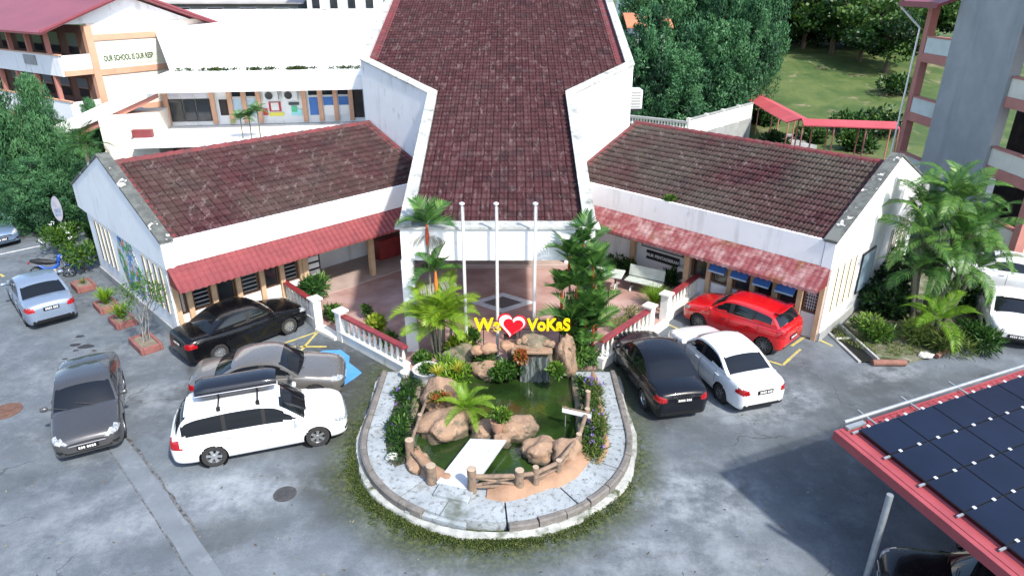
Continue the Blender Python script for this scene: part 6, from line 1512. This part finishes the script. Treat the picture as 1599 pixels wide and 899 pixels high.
farhouse('small_outbuilding', 'small orange roofed outbuilding right of the hall roof', 9.6, 12.3, 58, 62, 0, 8.2, WHITE, ORNG, over=.5, rise=.9, nwin=1)
farhouse('far_house', 'white house glimpsed between the tree trunks on the hill', 36.5, 40.5, 96, 102, 5.0, 8.6, WHITE, BRNR, over=.6, rise=2, nwin=3)

# ================================================================== LAWN WALLS, COVERED WALKWAY
def w3(u, v, z): return G(u, v, z)
wa, wb2, wc2 = G(980, 202, 1.8), G(1072, 213, 1.8), G(1172, 184, 1.8)
t = thing('lawn_balustrade', 'white baluster fence at the edge of the lawn behind the right wing', 'balustrade', wa)
d = wb2 - wa; rz = math.atan2(d.y, d.x)
MB().obox(((wa + wb2) / 2 + Vector((0, 0, .95)))[:], (d.length, .3, .14), rz).build('handrail', CONC, t, True); MB().obox(((wa + wb2) / 2 + Vector((0, 0, -.12)))[:], (d.length, .3, .36), rz).build('plinth', CONC, t, True); MB().obox(((wa + wb2) / 2 + Vector((0, 0, -1.1)))[:], (d.length, .25, 1.58), rz).build('retaining_wall', CONC, t, True)
nb = 20
for k in range(nb): p = wa.lerp(wb2, (k + .5) / nb); MB().lathe([(.09, .08), (.06, .3), (.11, .5), (.06, .75), (.09, .87)], 8, (p.x, p.y, p.z - .0)).build('baluster', BALW, t, True)
t = thing('lawn_wall', 'long white panel wall along the lawn behind the right wing', 'wall', wb2); d = wc2 - wb2; rz = math.atan2(d.y, d.x)
for k in range(4):
    a, b = wb2.lerp(wc2, k / 4 + .005), wb2.lerp(wc2, (k + 1) / 4 - .005); MB().obox(((a + b) / 2 + Vector((0, 0, .55)))[:], ((b - a).length, .16, 1.1), rz).build('panel', BALW, t, True)
    MB().obox((a + Vector((0, 0, .6)))[:], (.24, .24, 1.3), rz).build('post', BALW, t, True)
MB().obox(((wb2 + wc2) / 2 + Vector((0, 0, -.95)))[:], (d.length, .2, 1.85), rz).build('retaining_wall', CONC, t, True); MB().obox(((wb2 + wc2) / 2 + Vector((0, 0, 1.14)))[:], (d.length, .26, .07), rz).build('coping', CONC, t, True)
WY = thing('covered_walkway', 'covered walkway with a bent red roof crossing the lawn', 'walkway', G(1255, 215, 0))
wk = [G(1165, 139, 2.9), G(1252, 185, 2.9), G(1400, 190, 2.9)]
for a, b in zip(wk[:-1], wk[1:]):
    d = (b - a); nrm = Vector((-d.y, d.x, 0)).normalized(); n_ = 3
    mb = MB(); q = [(a - nrm * 1.0, -.28), (a, 0), (a + nrm * 1.0, -.28)]; qb = [(b - nrm * 1.0, -.28), (b, 0), (b + nrm * 1.0, -.28)]
    v = [(*p.xy, p.z + dz) for p, dz in q] + [(*p.xy, p.z + dz) for p, dz in qb] + [(*p.xy, p.z + dz - .07) for p, dz in q] + [(*p.xy, p.z + dz - .07) for p, dz in qb]
    mb.add(v, [(0, 1, 4, 3), (1, 2, 5, 4), (6, 9, 10, 7), (7, 10, 11, 8), (0, 3, 9, 6), (2, 8, 11, 5)]).build('roof', mat('walkway_red_roof', (.50, .09, .10), (.42, .07, .08), sc=.5, rough=.5) if 'walkway_red_roof' not in MATS else MATS['walkway_red_roof'], WY, True)
    k = max(3, int(d.length / 3))
    for i in range(k + 1):
        for sgn_ in (-1, 1): p = a.lerp(b, i / k) + nrm * .85 * sgn_; MB().tube([(p.x, p.y, float(terr(p.x, p.y)) - .1), (p.x, p.y, p.z - .3)], .05, 6).build('post', ROSE, WY, True)
    MB().add([(*(a - nrm * .8).xy, .02), (*(b - nrm * .8).xy, .02), (*(b + nrm * .8).xy, .02), (*(a + nrm * .8).xy, .02)], [(0, 1, 2, 3)]).build('path', CONC, WY, True)
# stone edged steps by the lawn
for k in range(9):
    a = G(1175, 178, .1).lerp(G(1250, 232, .1), k / 8); tag(MB().obox((a + Vector((0, 0, .08)))[:], (2.2, 1.2, .3), .55).build('garden_step', CONC), kind='structure')
SHD = thing('garden_sign', 'small tilted white board by the lawn wall', 'sign', G(1098, 184, .3)); p = G(1105, 172, 1.2)
MB().obox(p[:], (2.0, .08, .7), .15).build('board', SWHITE, SHD, True); MB().tube([(p.x - .9, p.y, 0), (p.x - .9, p.y, p.z)], .05, 6).build('post', STEEL, SHD, True)

# ================================================================== TREES
def conifer_mesh(h, r, nl, per, seed, Ln=.42, W=.13, expo=.55, inner=.5):
    rs = rng(seed); lv = Leaves()
    for k in range(nl):
        t = (k + rs.rand()) / nl; z = h * (.10 + .86 * t); env = r * (1 - t) ** expo * min(1.0, .55 + t * 5); az = k * 2.39996 + rs.randn() * .3
        rad = env * rs.uniform(.55, .92); c = np.array([math.cos(az) * rad, math.sin(az) * rad, z]); ax = (math.cos(az) * .55, math.sin(az) * .55, 1.0)
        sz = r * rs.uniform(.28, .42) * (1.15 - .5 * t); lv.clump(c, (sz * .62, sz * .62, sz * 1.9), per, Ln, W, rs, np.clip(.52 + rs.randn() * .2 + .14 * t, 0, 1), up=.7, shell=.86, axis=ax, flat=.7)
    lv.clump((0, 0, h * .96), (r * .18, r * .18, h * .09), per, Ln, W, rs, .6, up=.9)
    # inner mass fills the middle, its dark green painting shade into the gaps
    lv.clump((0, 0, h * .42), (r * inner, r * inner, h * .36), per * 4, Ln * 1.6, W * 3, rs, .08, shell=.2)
    return lv.mesh('crown', LEAF_CON)
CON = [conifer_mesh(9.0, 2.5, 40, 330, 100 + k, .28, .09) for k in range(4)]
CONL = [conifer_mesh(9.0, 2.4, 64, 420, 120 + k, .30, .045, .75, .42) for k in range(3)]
trunk9 = MB().tube([(0, 0, 0), (.05, .03, 3), (0, 0, 8)], [.22, .16, .04], 8).mesh('trunk', BARK, R(50))
def conifer(x, y, h, w, label, group, k, rz=0.0, src=None):
    src = src or CON
    t = thing('conifer', label, 'tree', (x, y, float(terr(x, y))), rz, group)
    c_ = link('crown', src[k % len(src)], t); c_.scale = (w * 1.12, w * 1.12, h / 9); tk = link('trunk', trunk9, t); tk.scale = (w, w, h / 9); return t
cl = [(969, 176, 54, 7.6, .85, 'front conifer touching the right wall of the hall'), (1010, 190, 53, 9.6, 1.0, 'tall bright conifer behind the window air conditioner'), (1052, 196, 52, 6.6, .95, 'short front conifer above the white baluster fence'),
      (1085, 190, 55, 8.2, 1.05, 'front conifer above the white lawn wall'), (1128, 184, 57, 8.0, 1.0, 'conifer left of the garden gate'), (1165, 168, 60, 9.5, .9, 'slim conifer above the bend of the covered walkway'),
      (990, 150, 61, 11.0, 1.1, 'back row conifer nearest the hall roof'), (1035, 150, 61, 12.2, 1.15, 'tallest back row conifer'), (1075, 150, 63, 12.4, 1.1, 'back row conifer in the middle of the grove'),
      (1115, 150, 62, 12.0, 1.05, 'back row conifer right of the middle of the grove'), (1150, 140, 66, 12.0, .95, 'slim back row conifer'), (1180, 140, 68, 11.5, .85, 'rightmost conifer of the grove beside the hillside')]
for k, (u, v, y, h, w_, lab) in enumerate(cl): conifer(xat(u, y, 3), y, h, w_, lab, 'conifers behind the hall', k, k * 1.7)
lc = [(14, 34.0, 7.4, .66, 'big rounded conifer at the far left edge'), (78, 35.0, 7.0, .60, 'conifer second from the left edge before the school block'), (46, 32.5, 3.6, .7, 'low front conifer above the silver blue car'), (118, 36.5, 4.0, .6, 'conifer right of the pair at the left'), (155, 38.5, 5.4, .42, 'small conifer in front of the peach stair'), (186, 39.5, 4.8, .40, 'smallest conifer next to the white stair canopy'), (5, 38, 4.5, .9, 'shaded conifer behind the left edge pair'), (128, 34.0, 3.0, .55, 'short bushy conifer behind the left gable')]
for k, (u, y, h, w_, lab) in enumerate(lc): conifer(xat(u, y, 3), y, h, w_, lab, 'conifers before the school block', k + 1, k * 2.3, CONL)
def broad_mesh(h, r, seed, mt, per=150, Ln=.38, W=.26):
    rs = rng(seed); lv = Leaves()
    for k in range(34):
        d = unit(rs.randn(3)); d[2] = d[2] * .8 + .15; c = d * np.array([r, r, h * .36]) * rs.uniform(.5, .95) + np.array([0, 0, h * .62]); s = r * rs.uniform(.24, .40)
        lv.clump(c, (s, s, s * .75), per, Ln, W, rs, np.clip(.46 + rs.randn() * .2 + .12 * d[2], 0, 1), up=.1, flat=.45)
    return lv.mesh('crown', mt)
BRD = [broad_mesh(9, 3.4, 200 + k, LEAF_TREE) for k in range(3)]
def limbs(h, r, seed):
    rs = random.Random(seed); mb = MB(); mb.tube([(0, 0, -.3), (.1, 0, h * .25), (0, .1, h * .5)], [.26, .2, .13], 8)
    for k in range(7):
        a = k * .9 + rs.random(); mb.tube([(0, 0, h * (.22 + .03 * k)), (math.cos(a) * r * .35, math.sin(a) * r * .35, h * .5), (math.cos(a) * r * .7, math.sin(a) * r * .7, h * .68)], [.11, .07, .03], 6)
    return mb.mesh('trunk', BARK, R(50))
LIMB = limbs(9, 3.4, 3)
def broad(u, y, h, w_, label, k, x=None):
    x = xat(u, y, 5) if x is None else x; t = thing('hill_tree', label, 'tree', (x, y, float(terr(x, y))), k * 1.3, 'broadleaf trees on the hill')
    c_ = link('crown', BRD[k % 3], t); c_.scale = (w_ * 1.25, w_ * 1.25, h / 9); c_.location = (0, 0, -1.6); tk = link('trunk', LIMB, t); tk.scale = (w_, w_, h / 9)
bl_ = [(1215, 92, 9, 1.0, 'dark tree in front of the white hill house'), (1255, 84, 9.5, 1.0, 'tree with bright leaf clumps above the grass slope'), (1300, 80, 9, 1.05, 'broad dark tree above the middle of the slope'), (1345, 76, 8.5, 1.05, 'large leafy tree overhanging the slope'), (1388, 72, 7.5, .9, 'tree next to the stair block on the slope'),
       (1235, 100, 11, 1.2, 'tall back tree left on the hill'), (1290, 98, 12, 1.25, 'tall back tree in the middle of the hill'), (1345, 94, 12, 1.25, 'tall back tree right on the hill'), (1400, 90, 11, 1.2, 'back tree behind the stair block roof'), (1440, 84, 10, 1.1, 'tree seen through the top opening of the stair block'), (1500, 80, 9, 1.1, 'tree seen beyond the right edge of the stair tower'), (1200, 104, 10, 1.0, 'dark tree behind the last conifer'), (1272, 90, 9, 1.1, 'leafy tree between the slope trees and the back row'), (1325, 86, 9, 1.1, 'leafy tree behind the overhanging tree'), (1368, 82, 9, 1.0, 'leafy tree behind the tree at the stair block'), (1218, 84, 6.5, .8, 'low tree at the left end of the slope')]
for k, (u, y, h, w_, lab) in enumerate(bl_): broad(u, y, h, w_, lab, k)
for k, (u, v, z, r_, lab) in enumerate(((1205, 232, 0, 1.2, 'dark hedge shrub by the garden steps'), (1262, 222, 0, 1.5, 'round shrub under the covered walkway'), (1322, 215, 0, 1.9, 'dark shrub below the straight part of the walkway'), (1370, 215, 0, 2.2, 'dark shrub beside the stair block'), (1335, 238, 0, 1.6, 'low hedge shrub behind the right gable'), (1395, 165, 1.0, 2.2, 'dark bush on the slope at the stair block'), (1190, 205, 0, 1.0, 'round shrub at the end of the white lawn wall'), (1225, 84, 3.6, 2.2, 'added dark undergrowth as shade at the left foot of the hill trees'), (1262, 88, 3.4, 2.4, 'added dark undergrowth as shade below the bright leaved hill tree'), (1300, 92, 3.2, 2.4, 'added dark undergrowth as shade in the middle of the hill trees'), (1340, 100, 2.9, 2.4, 'added dark undergrowth as shade below the overhanging hill tree'), (1376, 92, 3.0, 2.2, 'added dark undergrowth as shade left of the downpipe'))):  # undergrowth added as the dark band of shade under the hill trees
    p = G(u, v, z); shrub('hedge_shrub', lab, (p.x, p.y, float(terr(p.x, p.y))), (r_, r_, r_ * .75), 900, .38, .2, LEAF_TREE, 300 + k, tone=.28, stemh=.1)

# ================================================================== PALMS AND BED ON THE RIGHT
BEDP = [G(u, v) for u, v in ((1318, 508), (1342, 532), (1370, 560), (1420, 567), (1470, 553), (1508, 525), (1515, 500), (1560, 470), (1599, 430), (1560, 400), (1420, 395), (1400, 415))]
tag(MB().prism([(p.x, p.y) for p in BEDP], 0, .10).build('planting_bed', mat('bed_soil', (.15, .14, .10), (.10, .11, .06), sc=2.5, rough=.95, bump=.8, bsc=20, grime=[((.26, .26, .22), 1.6, .52, .7), ((.06, .10, .02), 2.6, .5, .68)])), kind='structure')
RED_K = mat('red_log_kerb', (.25, .115, .085), (.18, .09, .07), sc=4, rough=.85, bump=.4)
def kerblog(a, b, label, r=.11):
    a, b = G(*a, .10), G(*b, .10); o = MB().tube([a, b], r, 10).build('kerb_log', RED_K, sm=R(50)); return tag(o, label, 'kerb', 'red kerb logs round the palm bed')
kerblog((1362, 566), (1414, 566), 'red brown kerb log at the front corner of the palm bed'); kerblog((1462, 556), (1500, 532), 'red brown kerb log beside the white round backed car', .09)
rk = G(1446, 556, .1); rock((rk.x, rk.y, .12), (.22, .14, .10), 88, 'pale broken kerb stone with a yellow end on the palm bed', mt=POTW, sub=3, amp=.3)
dr = thing('open_drain', 'open concrete drain along the end of the right wing', 'drain', G(1325, 550))
a, b = G(1300, 514), G(1356, 566); d = (b - a).normalized(); nrm = Vector((-d.y, d.x, 0)); ln = (b - a).length; rz = math.atan2(d.y, d.x); c_ = (a + b) / 2
MB().obox((c_ + nrm * .32 + Vector((0, 0, .04)))[:], (ln, .08, .22), rz).build('side_wall', CONC, dr, True); MB().obox((c_ - nrm * .30 + Vector((0, 0, .02)))[:], (ln, .10, .08), rz).build('side_wall', CONC, dr, True)
MB().obox((c_ + Vector((0, 0, .02)))[:], (ln, .5, .02), rz).build('bed_of_drain', mat('drain_shade_black', (.006, .007, .006), None, rough=.5), dr, True); MB().obox((a.lerp(b, .35) + Vector((0, 0, .09)))[:], (.05, .62, .05), rz).build('cross_bar', POTW, dr, True)  # near-black bottom colour paints in the shade of a deep drain
t = thing('palm_clump', 'tall shaggy clump of green palms at the right beside the gable end', 'palm', (15.35, 22.5, .1))
rs = random.Random(5)
for k, (dx, dy, h, kd, n_) in enumerate(((.1, .6, 4.6, 'clump', 13), (-.6, 1.0, 4.0, 'clump', 11), (.9, .9, 4.2, 'clump', 11), (-.9, .1, 3.2, 'clump', 10), (.5, -.1, 3.3, 'clump', 10), (1.5, .4, 3.2, 'clump', 10), (-.2, -.5, 2.4, 'clump', 9), (1.1, -.4, 2.2, 'clump', 9), (-1.2, -.3, 2.1, 'grey', 9), (.2, .2, 2.0, 'grey', 8))):
    stem(t, [(dx * .5, dy * .5, 0), (dx * .7, dy * .8, h * .5), (dx * .85, dy, h)], [.09, .075, .06], name='stem'); crown(kd, t, (dx * .85, dy, h), n_, 80, -25, rs.uniform(.62, .80), az0=k)
for k in range(7): put_frond('dry', t, (rs.uniform(-.8, 1.2), rs.uniform(-.3, .8), rs.uniform(2.4, 3.8)), k * .9, R(-50), 1.1, k)
t = thing('young_palm', 'bright yellow green young palm in front of the tall palm clump', 'palm', (14.75, 20.95, .1))
crown('bright', t, (0, 0, .75), 10, 78, 5, .70, .4); stem(t, [(0, 0, 0), (0, 0, .8)], [.12, .09], name='stem')
for k, (x, y, rx, rz_, tone, mt, lab, L_, W_) in enumerate(((13.9, 22.9, 1.0, 1.1, .12, LEAF_TREE, 'dark shrub in the shade between gable end and palms', .22, .12), (14.6, 24.6, 1.2, 1.5, .12, LEAF_TREE, 'dark tall shrub behind the palms at the gable end', .25, .13), (17.3, 23.6, .9, .9, .2, LEAF_TREE, 'dark shrub between the palms and the white sedan', .22, .12), (12.55, 21.1, .75, .55, .62, LEAF_SHRUB, 'light green weedy shrub at the right gable corner', .22, .06),
        (14.0, 20.9, .6, .5, .3, LEAF_GRASS, 'dry grassy weeds at the foot of the young palm', .35, .03), (14.8, 20.2, .7, .45, .35, LEAF_GRASS, 'grassy weeds near the broken kerb stone', .35, .03), (15.9, 20.6, .8, .6, .35, LEAF_SHRUB, 'leafy weeds on the edge of the palm bed by the white round backed car', .3, .06), (18.6, 27.6, 1.4, 1.0, .3, LEAF_TREE, 'hedge behind the white sedan at the right edge', .25, .13), (15.2, 26.0, 1.1, 1.9, .3, LEAF_SHRUB, 'yellowish shrub beside the rear of the right gable', .28, .09))):
    shrub('bed_shrub', lab, (x, y, .1), (rx, rx, rz_), 900, L_, W_, mt, 400 + k, tone=tone, stemh=.1)
rs = rng(9); lv = Leaves()
for k in range(420):
    a_ = rs.rand(); p = G(1300 + 200 * a_, 530 - 20 * rs.rand() + 30 * math.sin(a_ * 3.1)); lv.blades((p.x, p.y, .09), 4, .12, .012, rs, .8, rs.uniform(.1, .7), 2)
tag(link('bed_grass', lv.mesh('bed_grass', LEAF_GRASS)), 'short dry grass over the palm bed', 'grass', kind='stuff')

# ================================================================== LEFT SIDE: PLANTERS, PALMS, SIGN
for k, (u, v, h, mt, n_, lab, pl_) in enumerate(((132, 450, .35, LEAF_SHRUB, 0, 'painted brick planter farthest along the left end wall', 'low weeds in the farthest brick planter'), (168, 482, .55, LEAF_ARECA, 70, 'painted brick planter with the larger lily clump by the left end wall', 'large bright lily clump in a brick planter by the left end wall'), (193, 505, .5, LEAF_ARECA, 60, 'painted brick planter with the smaller lily clump by the left end wall', 'smaller bright lily clump in a brick planter by the left end wall'), (229, 541, .3, LEAF_SHRUB, 0, 'long painted brick planter at the corner near the black sedan', None))):
    p = G(u, v); L_ = .95 if k < 3 else 1.25; t = thing('brick_planter', lab, 'planter', (p.x, p.y, 0), R(-45), 'brick planters along the left end wall')
    for nm, (x0, x1, y0, y1) in (('side', (-L_ / 2, L_ / 2, -.36, -.26)), ('side', (-L_ / 2, L_ / 2, .26, .36)), ('end', (-L_ / 2, -L_ / 2 + .1, -.258, .258)), ('end', (L_ / 2 - .1, L_ / 2, -.258, .258))):
        sdm = MB().box(x0, x1, y0, y1, 0, .25).build(nm, BRICKR, t, bev=.015)
    MB().box(-L_ / 2 + .1, L_ / 2 - .1, -.258, .258, 0, .2).build('soil', SOIL, t)
    if n_: grass_clump('lily_clump', pl_, (p.x, p.y, .2), n_ * 2, .75, .055, mt, 90 + k, .75, .62)
    elif pl_: grass_clump('weeds', pl_, (p.x, p.y, .2), 30, .35, .02, LEAF_GRASS, 90 + k, .8, .5)
# bare frangipani-like shrub in the long planter
p = G(229, 541); t = thing('bare_shrub', 'thin bare branched shrub rising from the long brick planter', 'shrub', (p.x, p.y, .2))
rs = random.Random(8); mb = MB(); lv = Leaves(); nrs = rng(8)
def br(pt, d, L_, r_, n_):
    e = pt + d * L_; mb.tube([pt, pt.lerp(e, .5) + Vector((rs.gauss(0, .02), rs.gauss(0, .02), 0)), e], [r_, r_ * .8, r_ * .6], 5)
    if n_ == 0: lv.clump(e, (.14, .14, .12), 16, .13, .04, nrs, .55); return
    for k in range(2 + (n_ > 2)): dd = (d + Vector((rs.gauss(0, .35), rs.gauss(0, .35), rs.gauss(.1, .2)))).normalized(); br(e, dd, L_ * rs.uniform(.65, .9), r_ * .62, n_ - 1)
for k in range(4): br(Vector((rs.uniform(-.15, .15), rs.uniform(-.1, .1), 0)), Vector((rs.gauss(0, .18), rs.gauss(0, .18), 1)).normalized(), .75, .03, 3)
mb.build('branches', mat('pale_bark', (.26, .26, .25), (.16, .16, .155), sc=8, rough=.9), t); link('foliage', lv.mesh('foliage', LEAF_SHRUB), t)
for k, (u, v, r_, h_, tone, lab, fl_) in enumerate(((95, 398, .8, .9, .62, 'airy light green bush with white blossom beside the oval sign', 10), (132, 425, .75, .9, .45, 'rounded green bush at the rear of the left end wall', 0), (118, 380, .6, .6, .3, 'dark shrub behind the oval sign', 0), (60, 352, 1.0, .6, .15, 'dark undergrowth below the left conifers', 0), (150, 388, .5, .8, .35, 'shrub against the rear corner of the left wing', 0))):
    p = G(u, v); shrub('garden_bush', lab, (p.x, p.y, 0), (r_, r_, h_), 900, .20, .07, LEAF_SHRUB, 500 + k, tone=tone, stemh=.4, flowers=(mat('dummy_white_flower', (.8, .8, .8)), fl_) if fl_ else None)
p = G(103, 375); t = thing('oval_sign', 'tall pale oval sign board leaning on its post at the left garden', 'sign', (p.x, p.y, 0), R(25))
mb = MB(); pts = [(.2 * math.cos(a), 1.6 + .62 * math.sin(a)) for a in np.linspace(0, 2 * math.pi, 28)[:-1]]; mb.prism_y(pts, -.03, .03).build('board', mat('faded_sign', (.30, .30, .36), (.22, .23, .29), sc=3, rough=.6), t); MB().box(-.12, .12, -.034, -.031, 1.25, 1.6).build('picture', mat('faded_blue_print', (.08, .12, .22), (.2, .25, .34), sc=6, rough=.6), t); MB().tube([(0, .05, 0), (0, .05, 1.6)], .035, 8).build('post', STEEL, t)
t = thing('garden_palm', 'loose grey green palm rising behind the left gable', 'palm', (xat(140, 33, 3), 33, 0)); stem(t, [(0, 0, 0), (.05, 0, 4.2)], [.12, .09]); crown('grey', t, (.05, 0, 4.2), 14, 80, -10, .85)
lbl = ['leftmost of the three slim palms before the office windows', 'middle one of the three slim palms before the office windows', 'rightmost of the three slim palms before the office windows']
for k, (u, v, hh) in enumerate(((378, 182, 0), (391, 178, 0), (404, 170, 0))):
    y = 36.6; z = zat(y, v + 6); t = thing('slim_palm', lbl[k], 'palm', (xat(u, y, z - .8), y, zw - 1.6), 0, 'slim palms before the office block'); h_ = z - (zw - 1.6); stem(t, [(0, 0, 0), (.05, 0, h_)], [.045, .03], name='stem', n=6); crown('small', t, (.05, 0, h_), 9, 85, 20, .75, k)
# plant growing in the right gutter, wires, small litter
p = MR @ Vector((6.4, .25, 3.66)); shrub('gutter_plant', 'small green plant growing in the gutter of the right wing', p, (.30, .22, .26), 320, .13, .05, LEAF_SHRUB, 600, 'plant', tone=.55, stemh=.0)
w0, w1 = G(152, 185, 5.0), MLB @ Vector((1.5, -.2, 3.2))
tag(MB().tube([Vector((-26, 41, 4.6)), Vector((-23.5, 40, 4.75)), Vector((-21, 39.5, 5.0))], .03, 5).build('overhead_cable', ALU), 'pale overhead cable running to the office stair', 'cable')
ST = mat('oil_spot', (.03, .03, .032), None, rough=.6)
rs = random.Random(2)
for (u, v, r_) in ((125, 525, .10), (118, 538, .12), (134, 541, .16), (118, 547, .06), (139, 555, .06), (147, 547, .05), (102, 560, .06)):
    p = G(u, v); pts = [(p.x + r_ * math.cos(a) * rs.uniform(.7, 1.2) * 1.6, p.y + r_ * math.sin(a) * rs.uniform(.7, 1.2)) for a in np.linspace(0, 6.28, 12)[:-1]]; tag(MB().prism(pts, 0, .004).build('oil_spot', ST), kind='structure')

# dry leaves blown over the car park
rs = rng(31); lv = Leaves()
for k in range(420):
    x = rs.uniform(-16, 9); y = rs.uniform(8.5, 20)
    if float(pond_dist(np.array(x), np.array(y))) < .25: continue
    P_ = np.array([[x, y, .008]]); a_ = rs.uniform(0, 6.28); V_, F_ = leaf_quads(P_, np.array([[math.cos(a_), math.sin(a_), .05]]), np.array([[0, 0, 1.]]), np.array([rs.uniform(.05, .13)]), np.array([rs.uniform(.02, .05)]))
    V_[:, 2] = np.maximum(V_[:, 2], .006); lv.add(V_, F_, np.array([rs.rand()]))
LITTER = leafmat('dry_litter', [(.05, .04, .03), (.10, .08, .05), (.17, .14, .09), (.30, .28, .2)], .8, .0)
tag(link('leaf_litter', lv.mesh('leaf_litter', LITTER)), 'dry leaves scattered over the asphalt', 'leaves', kind='stuff')
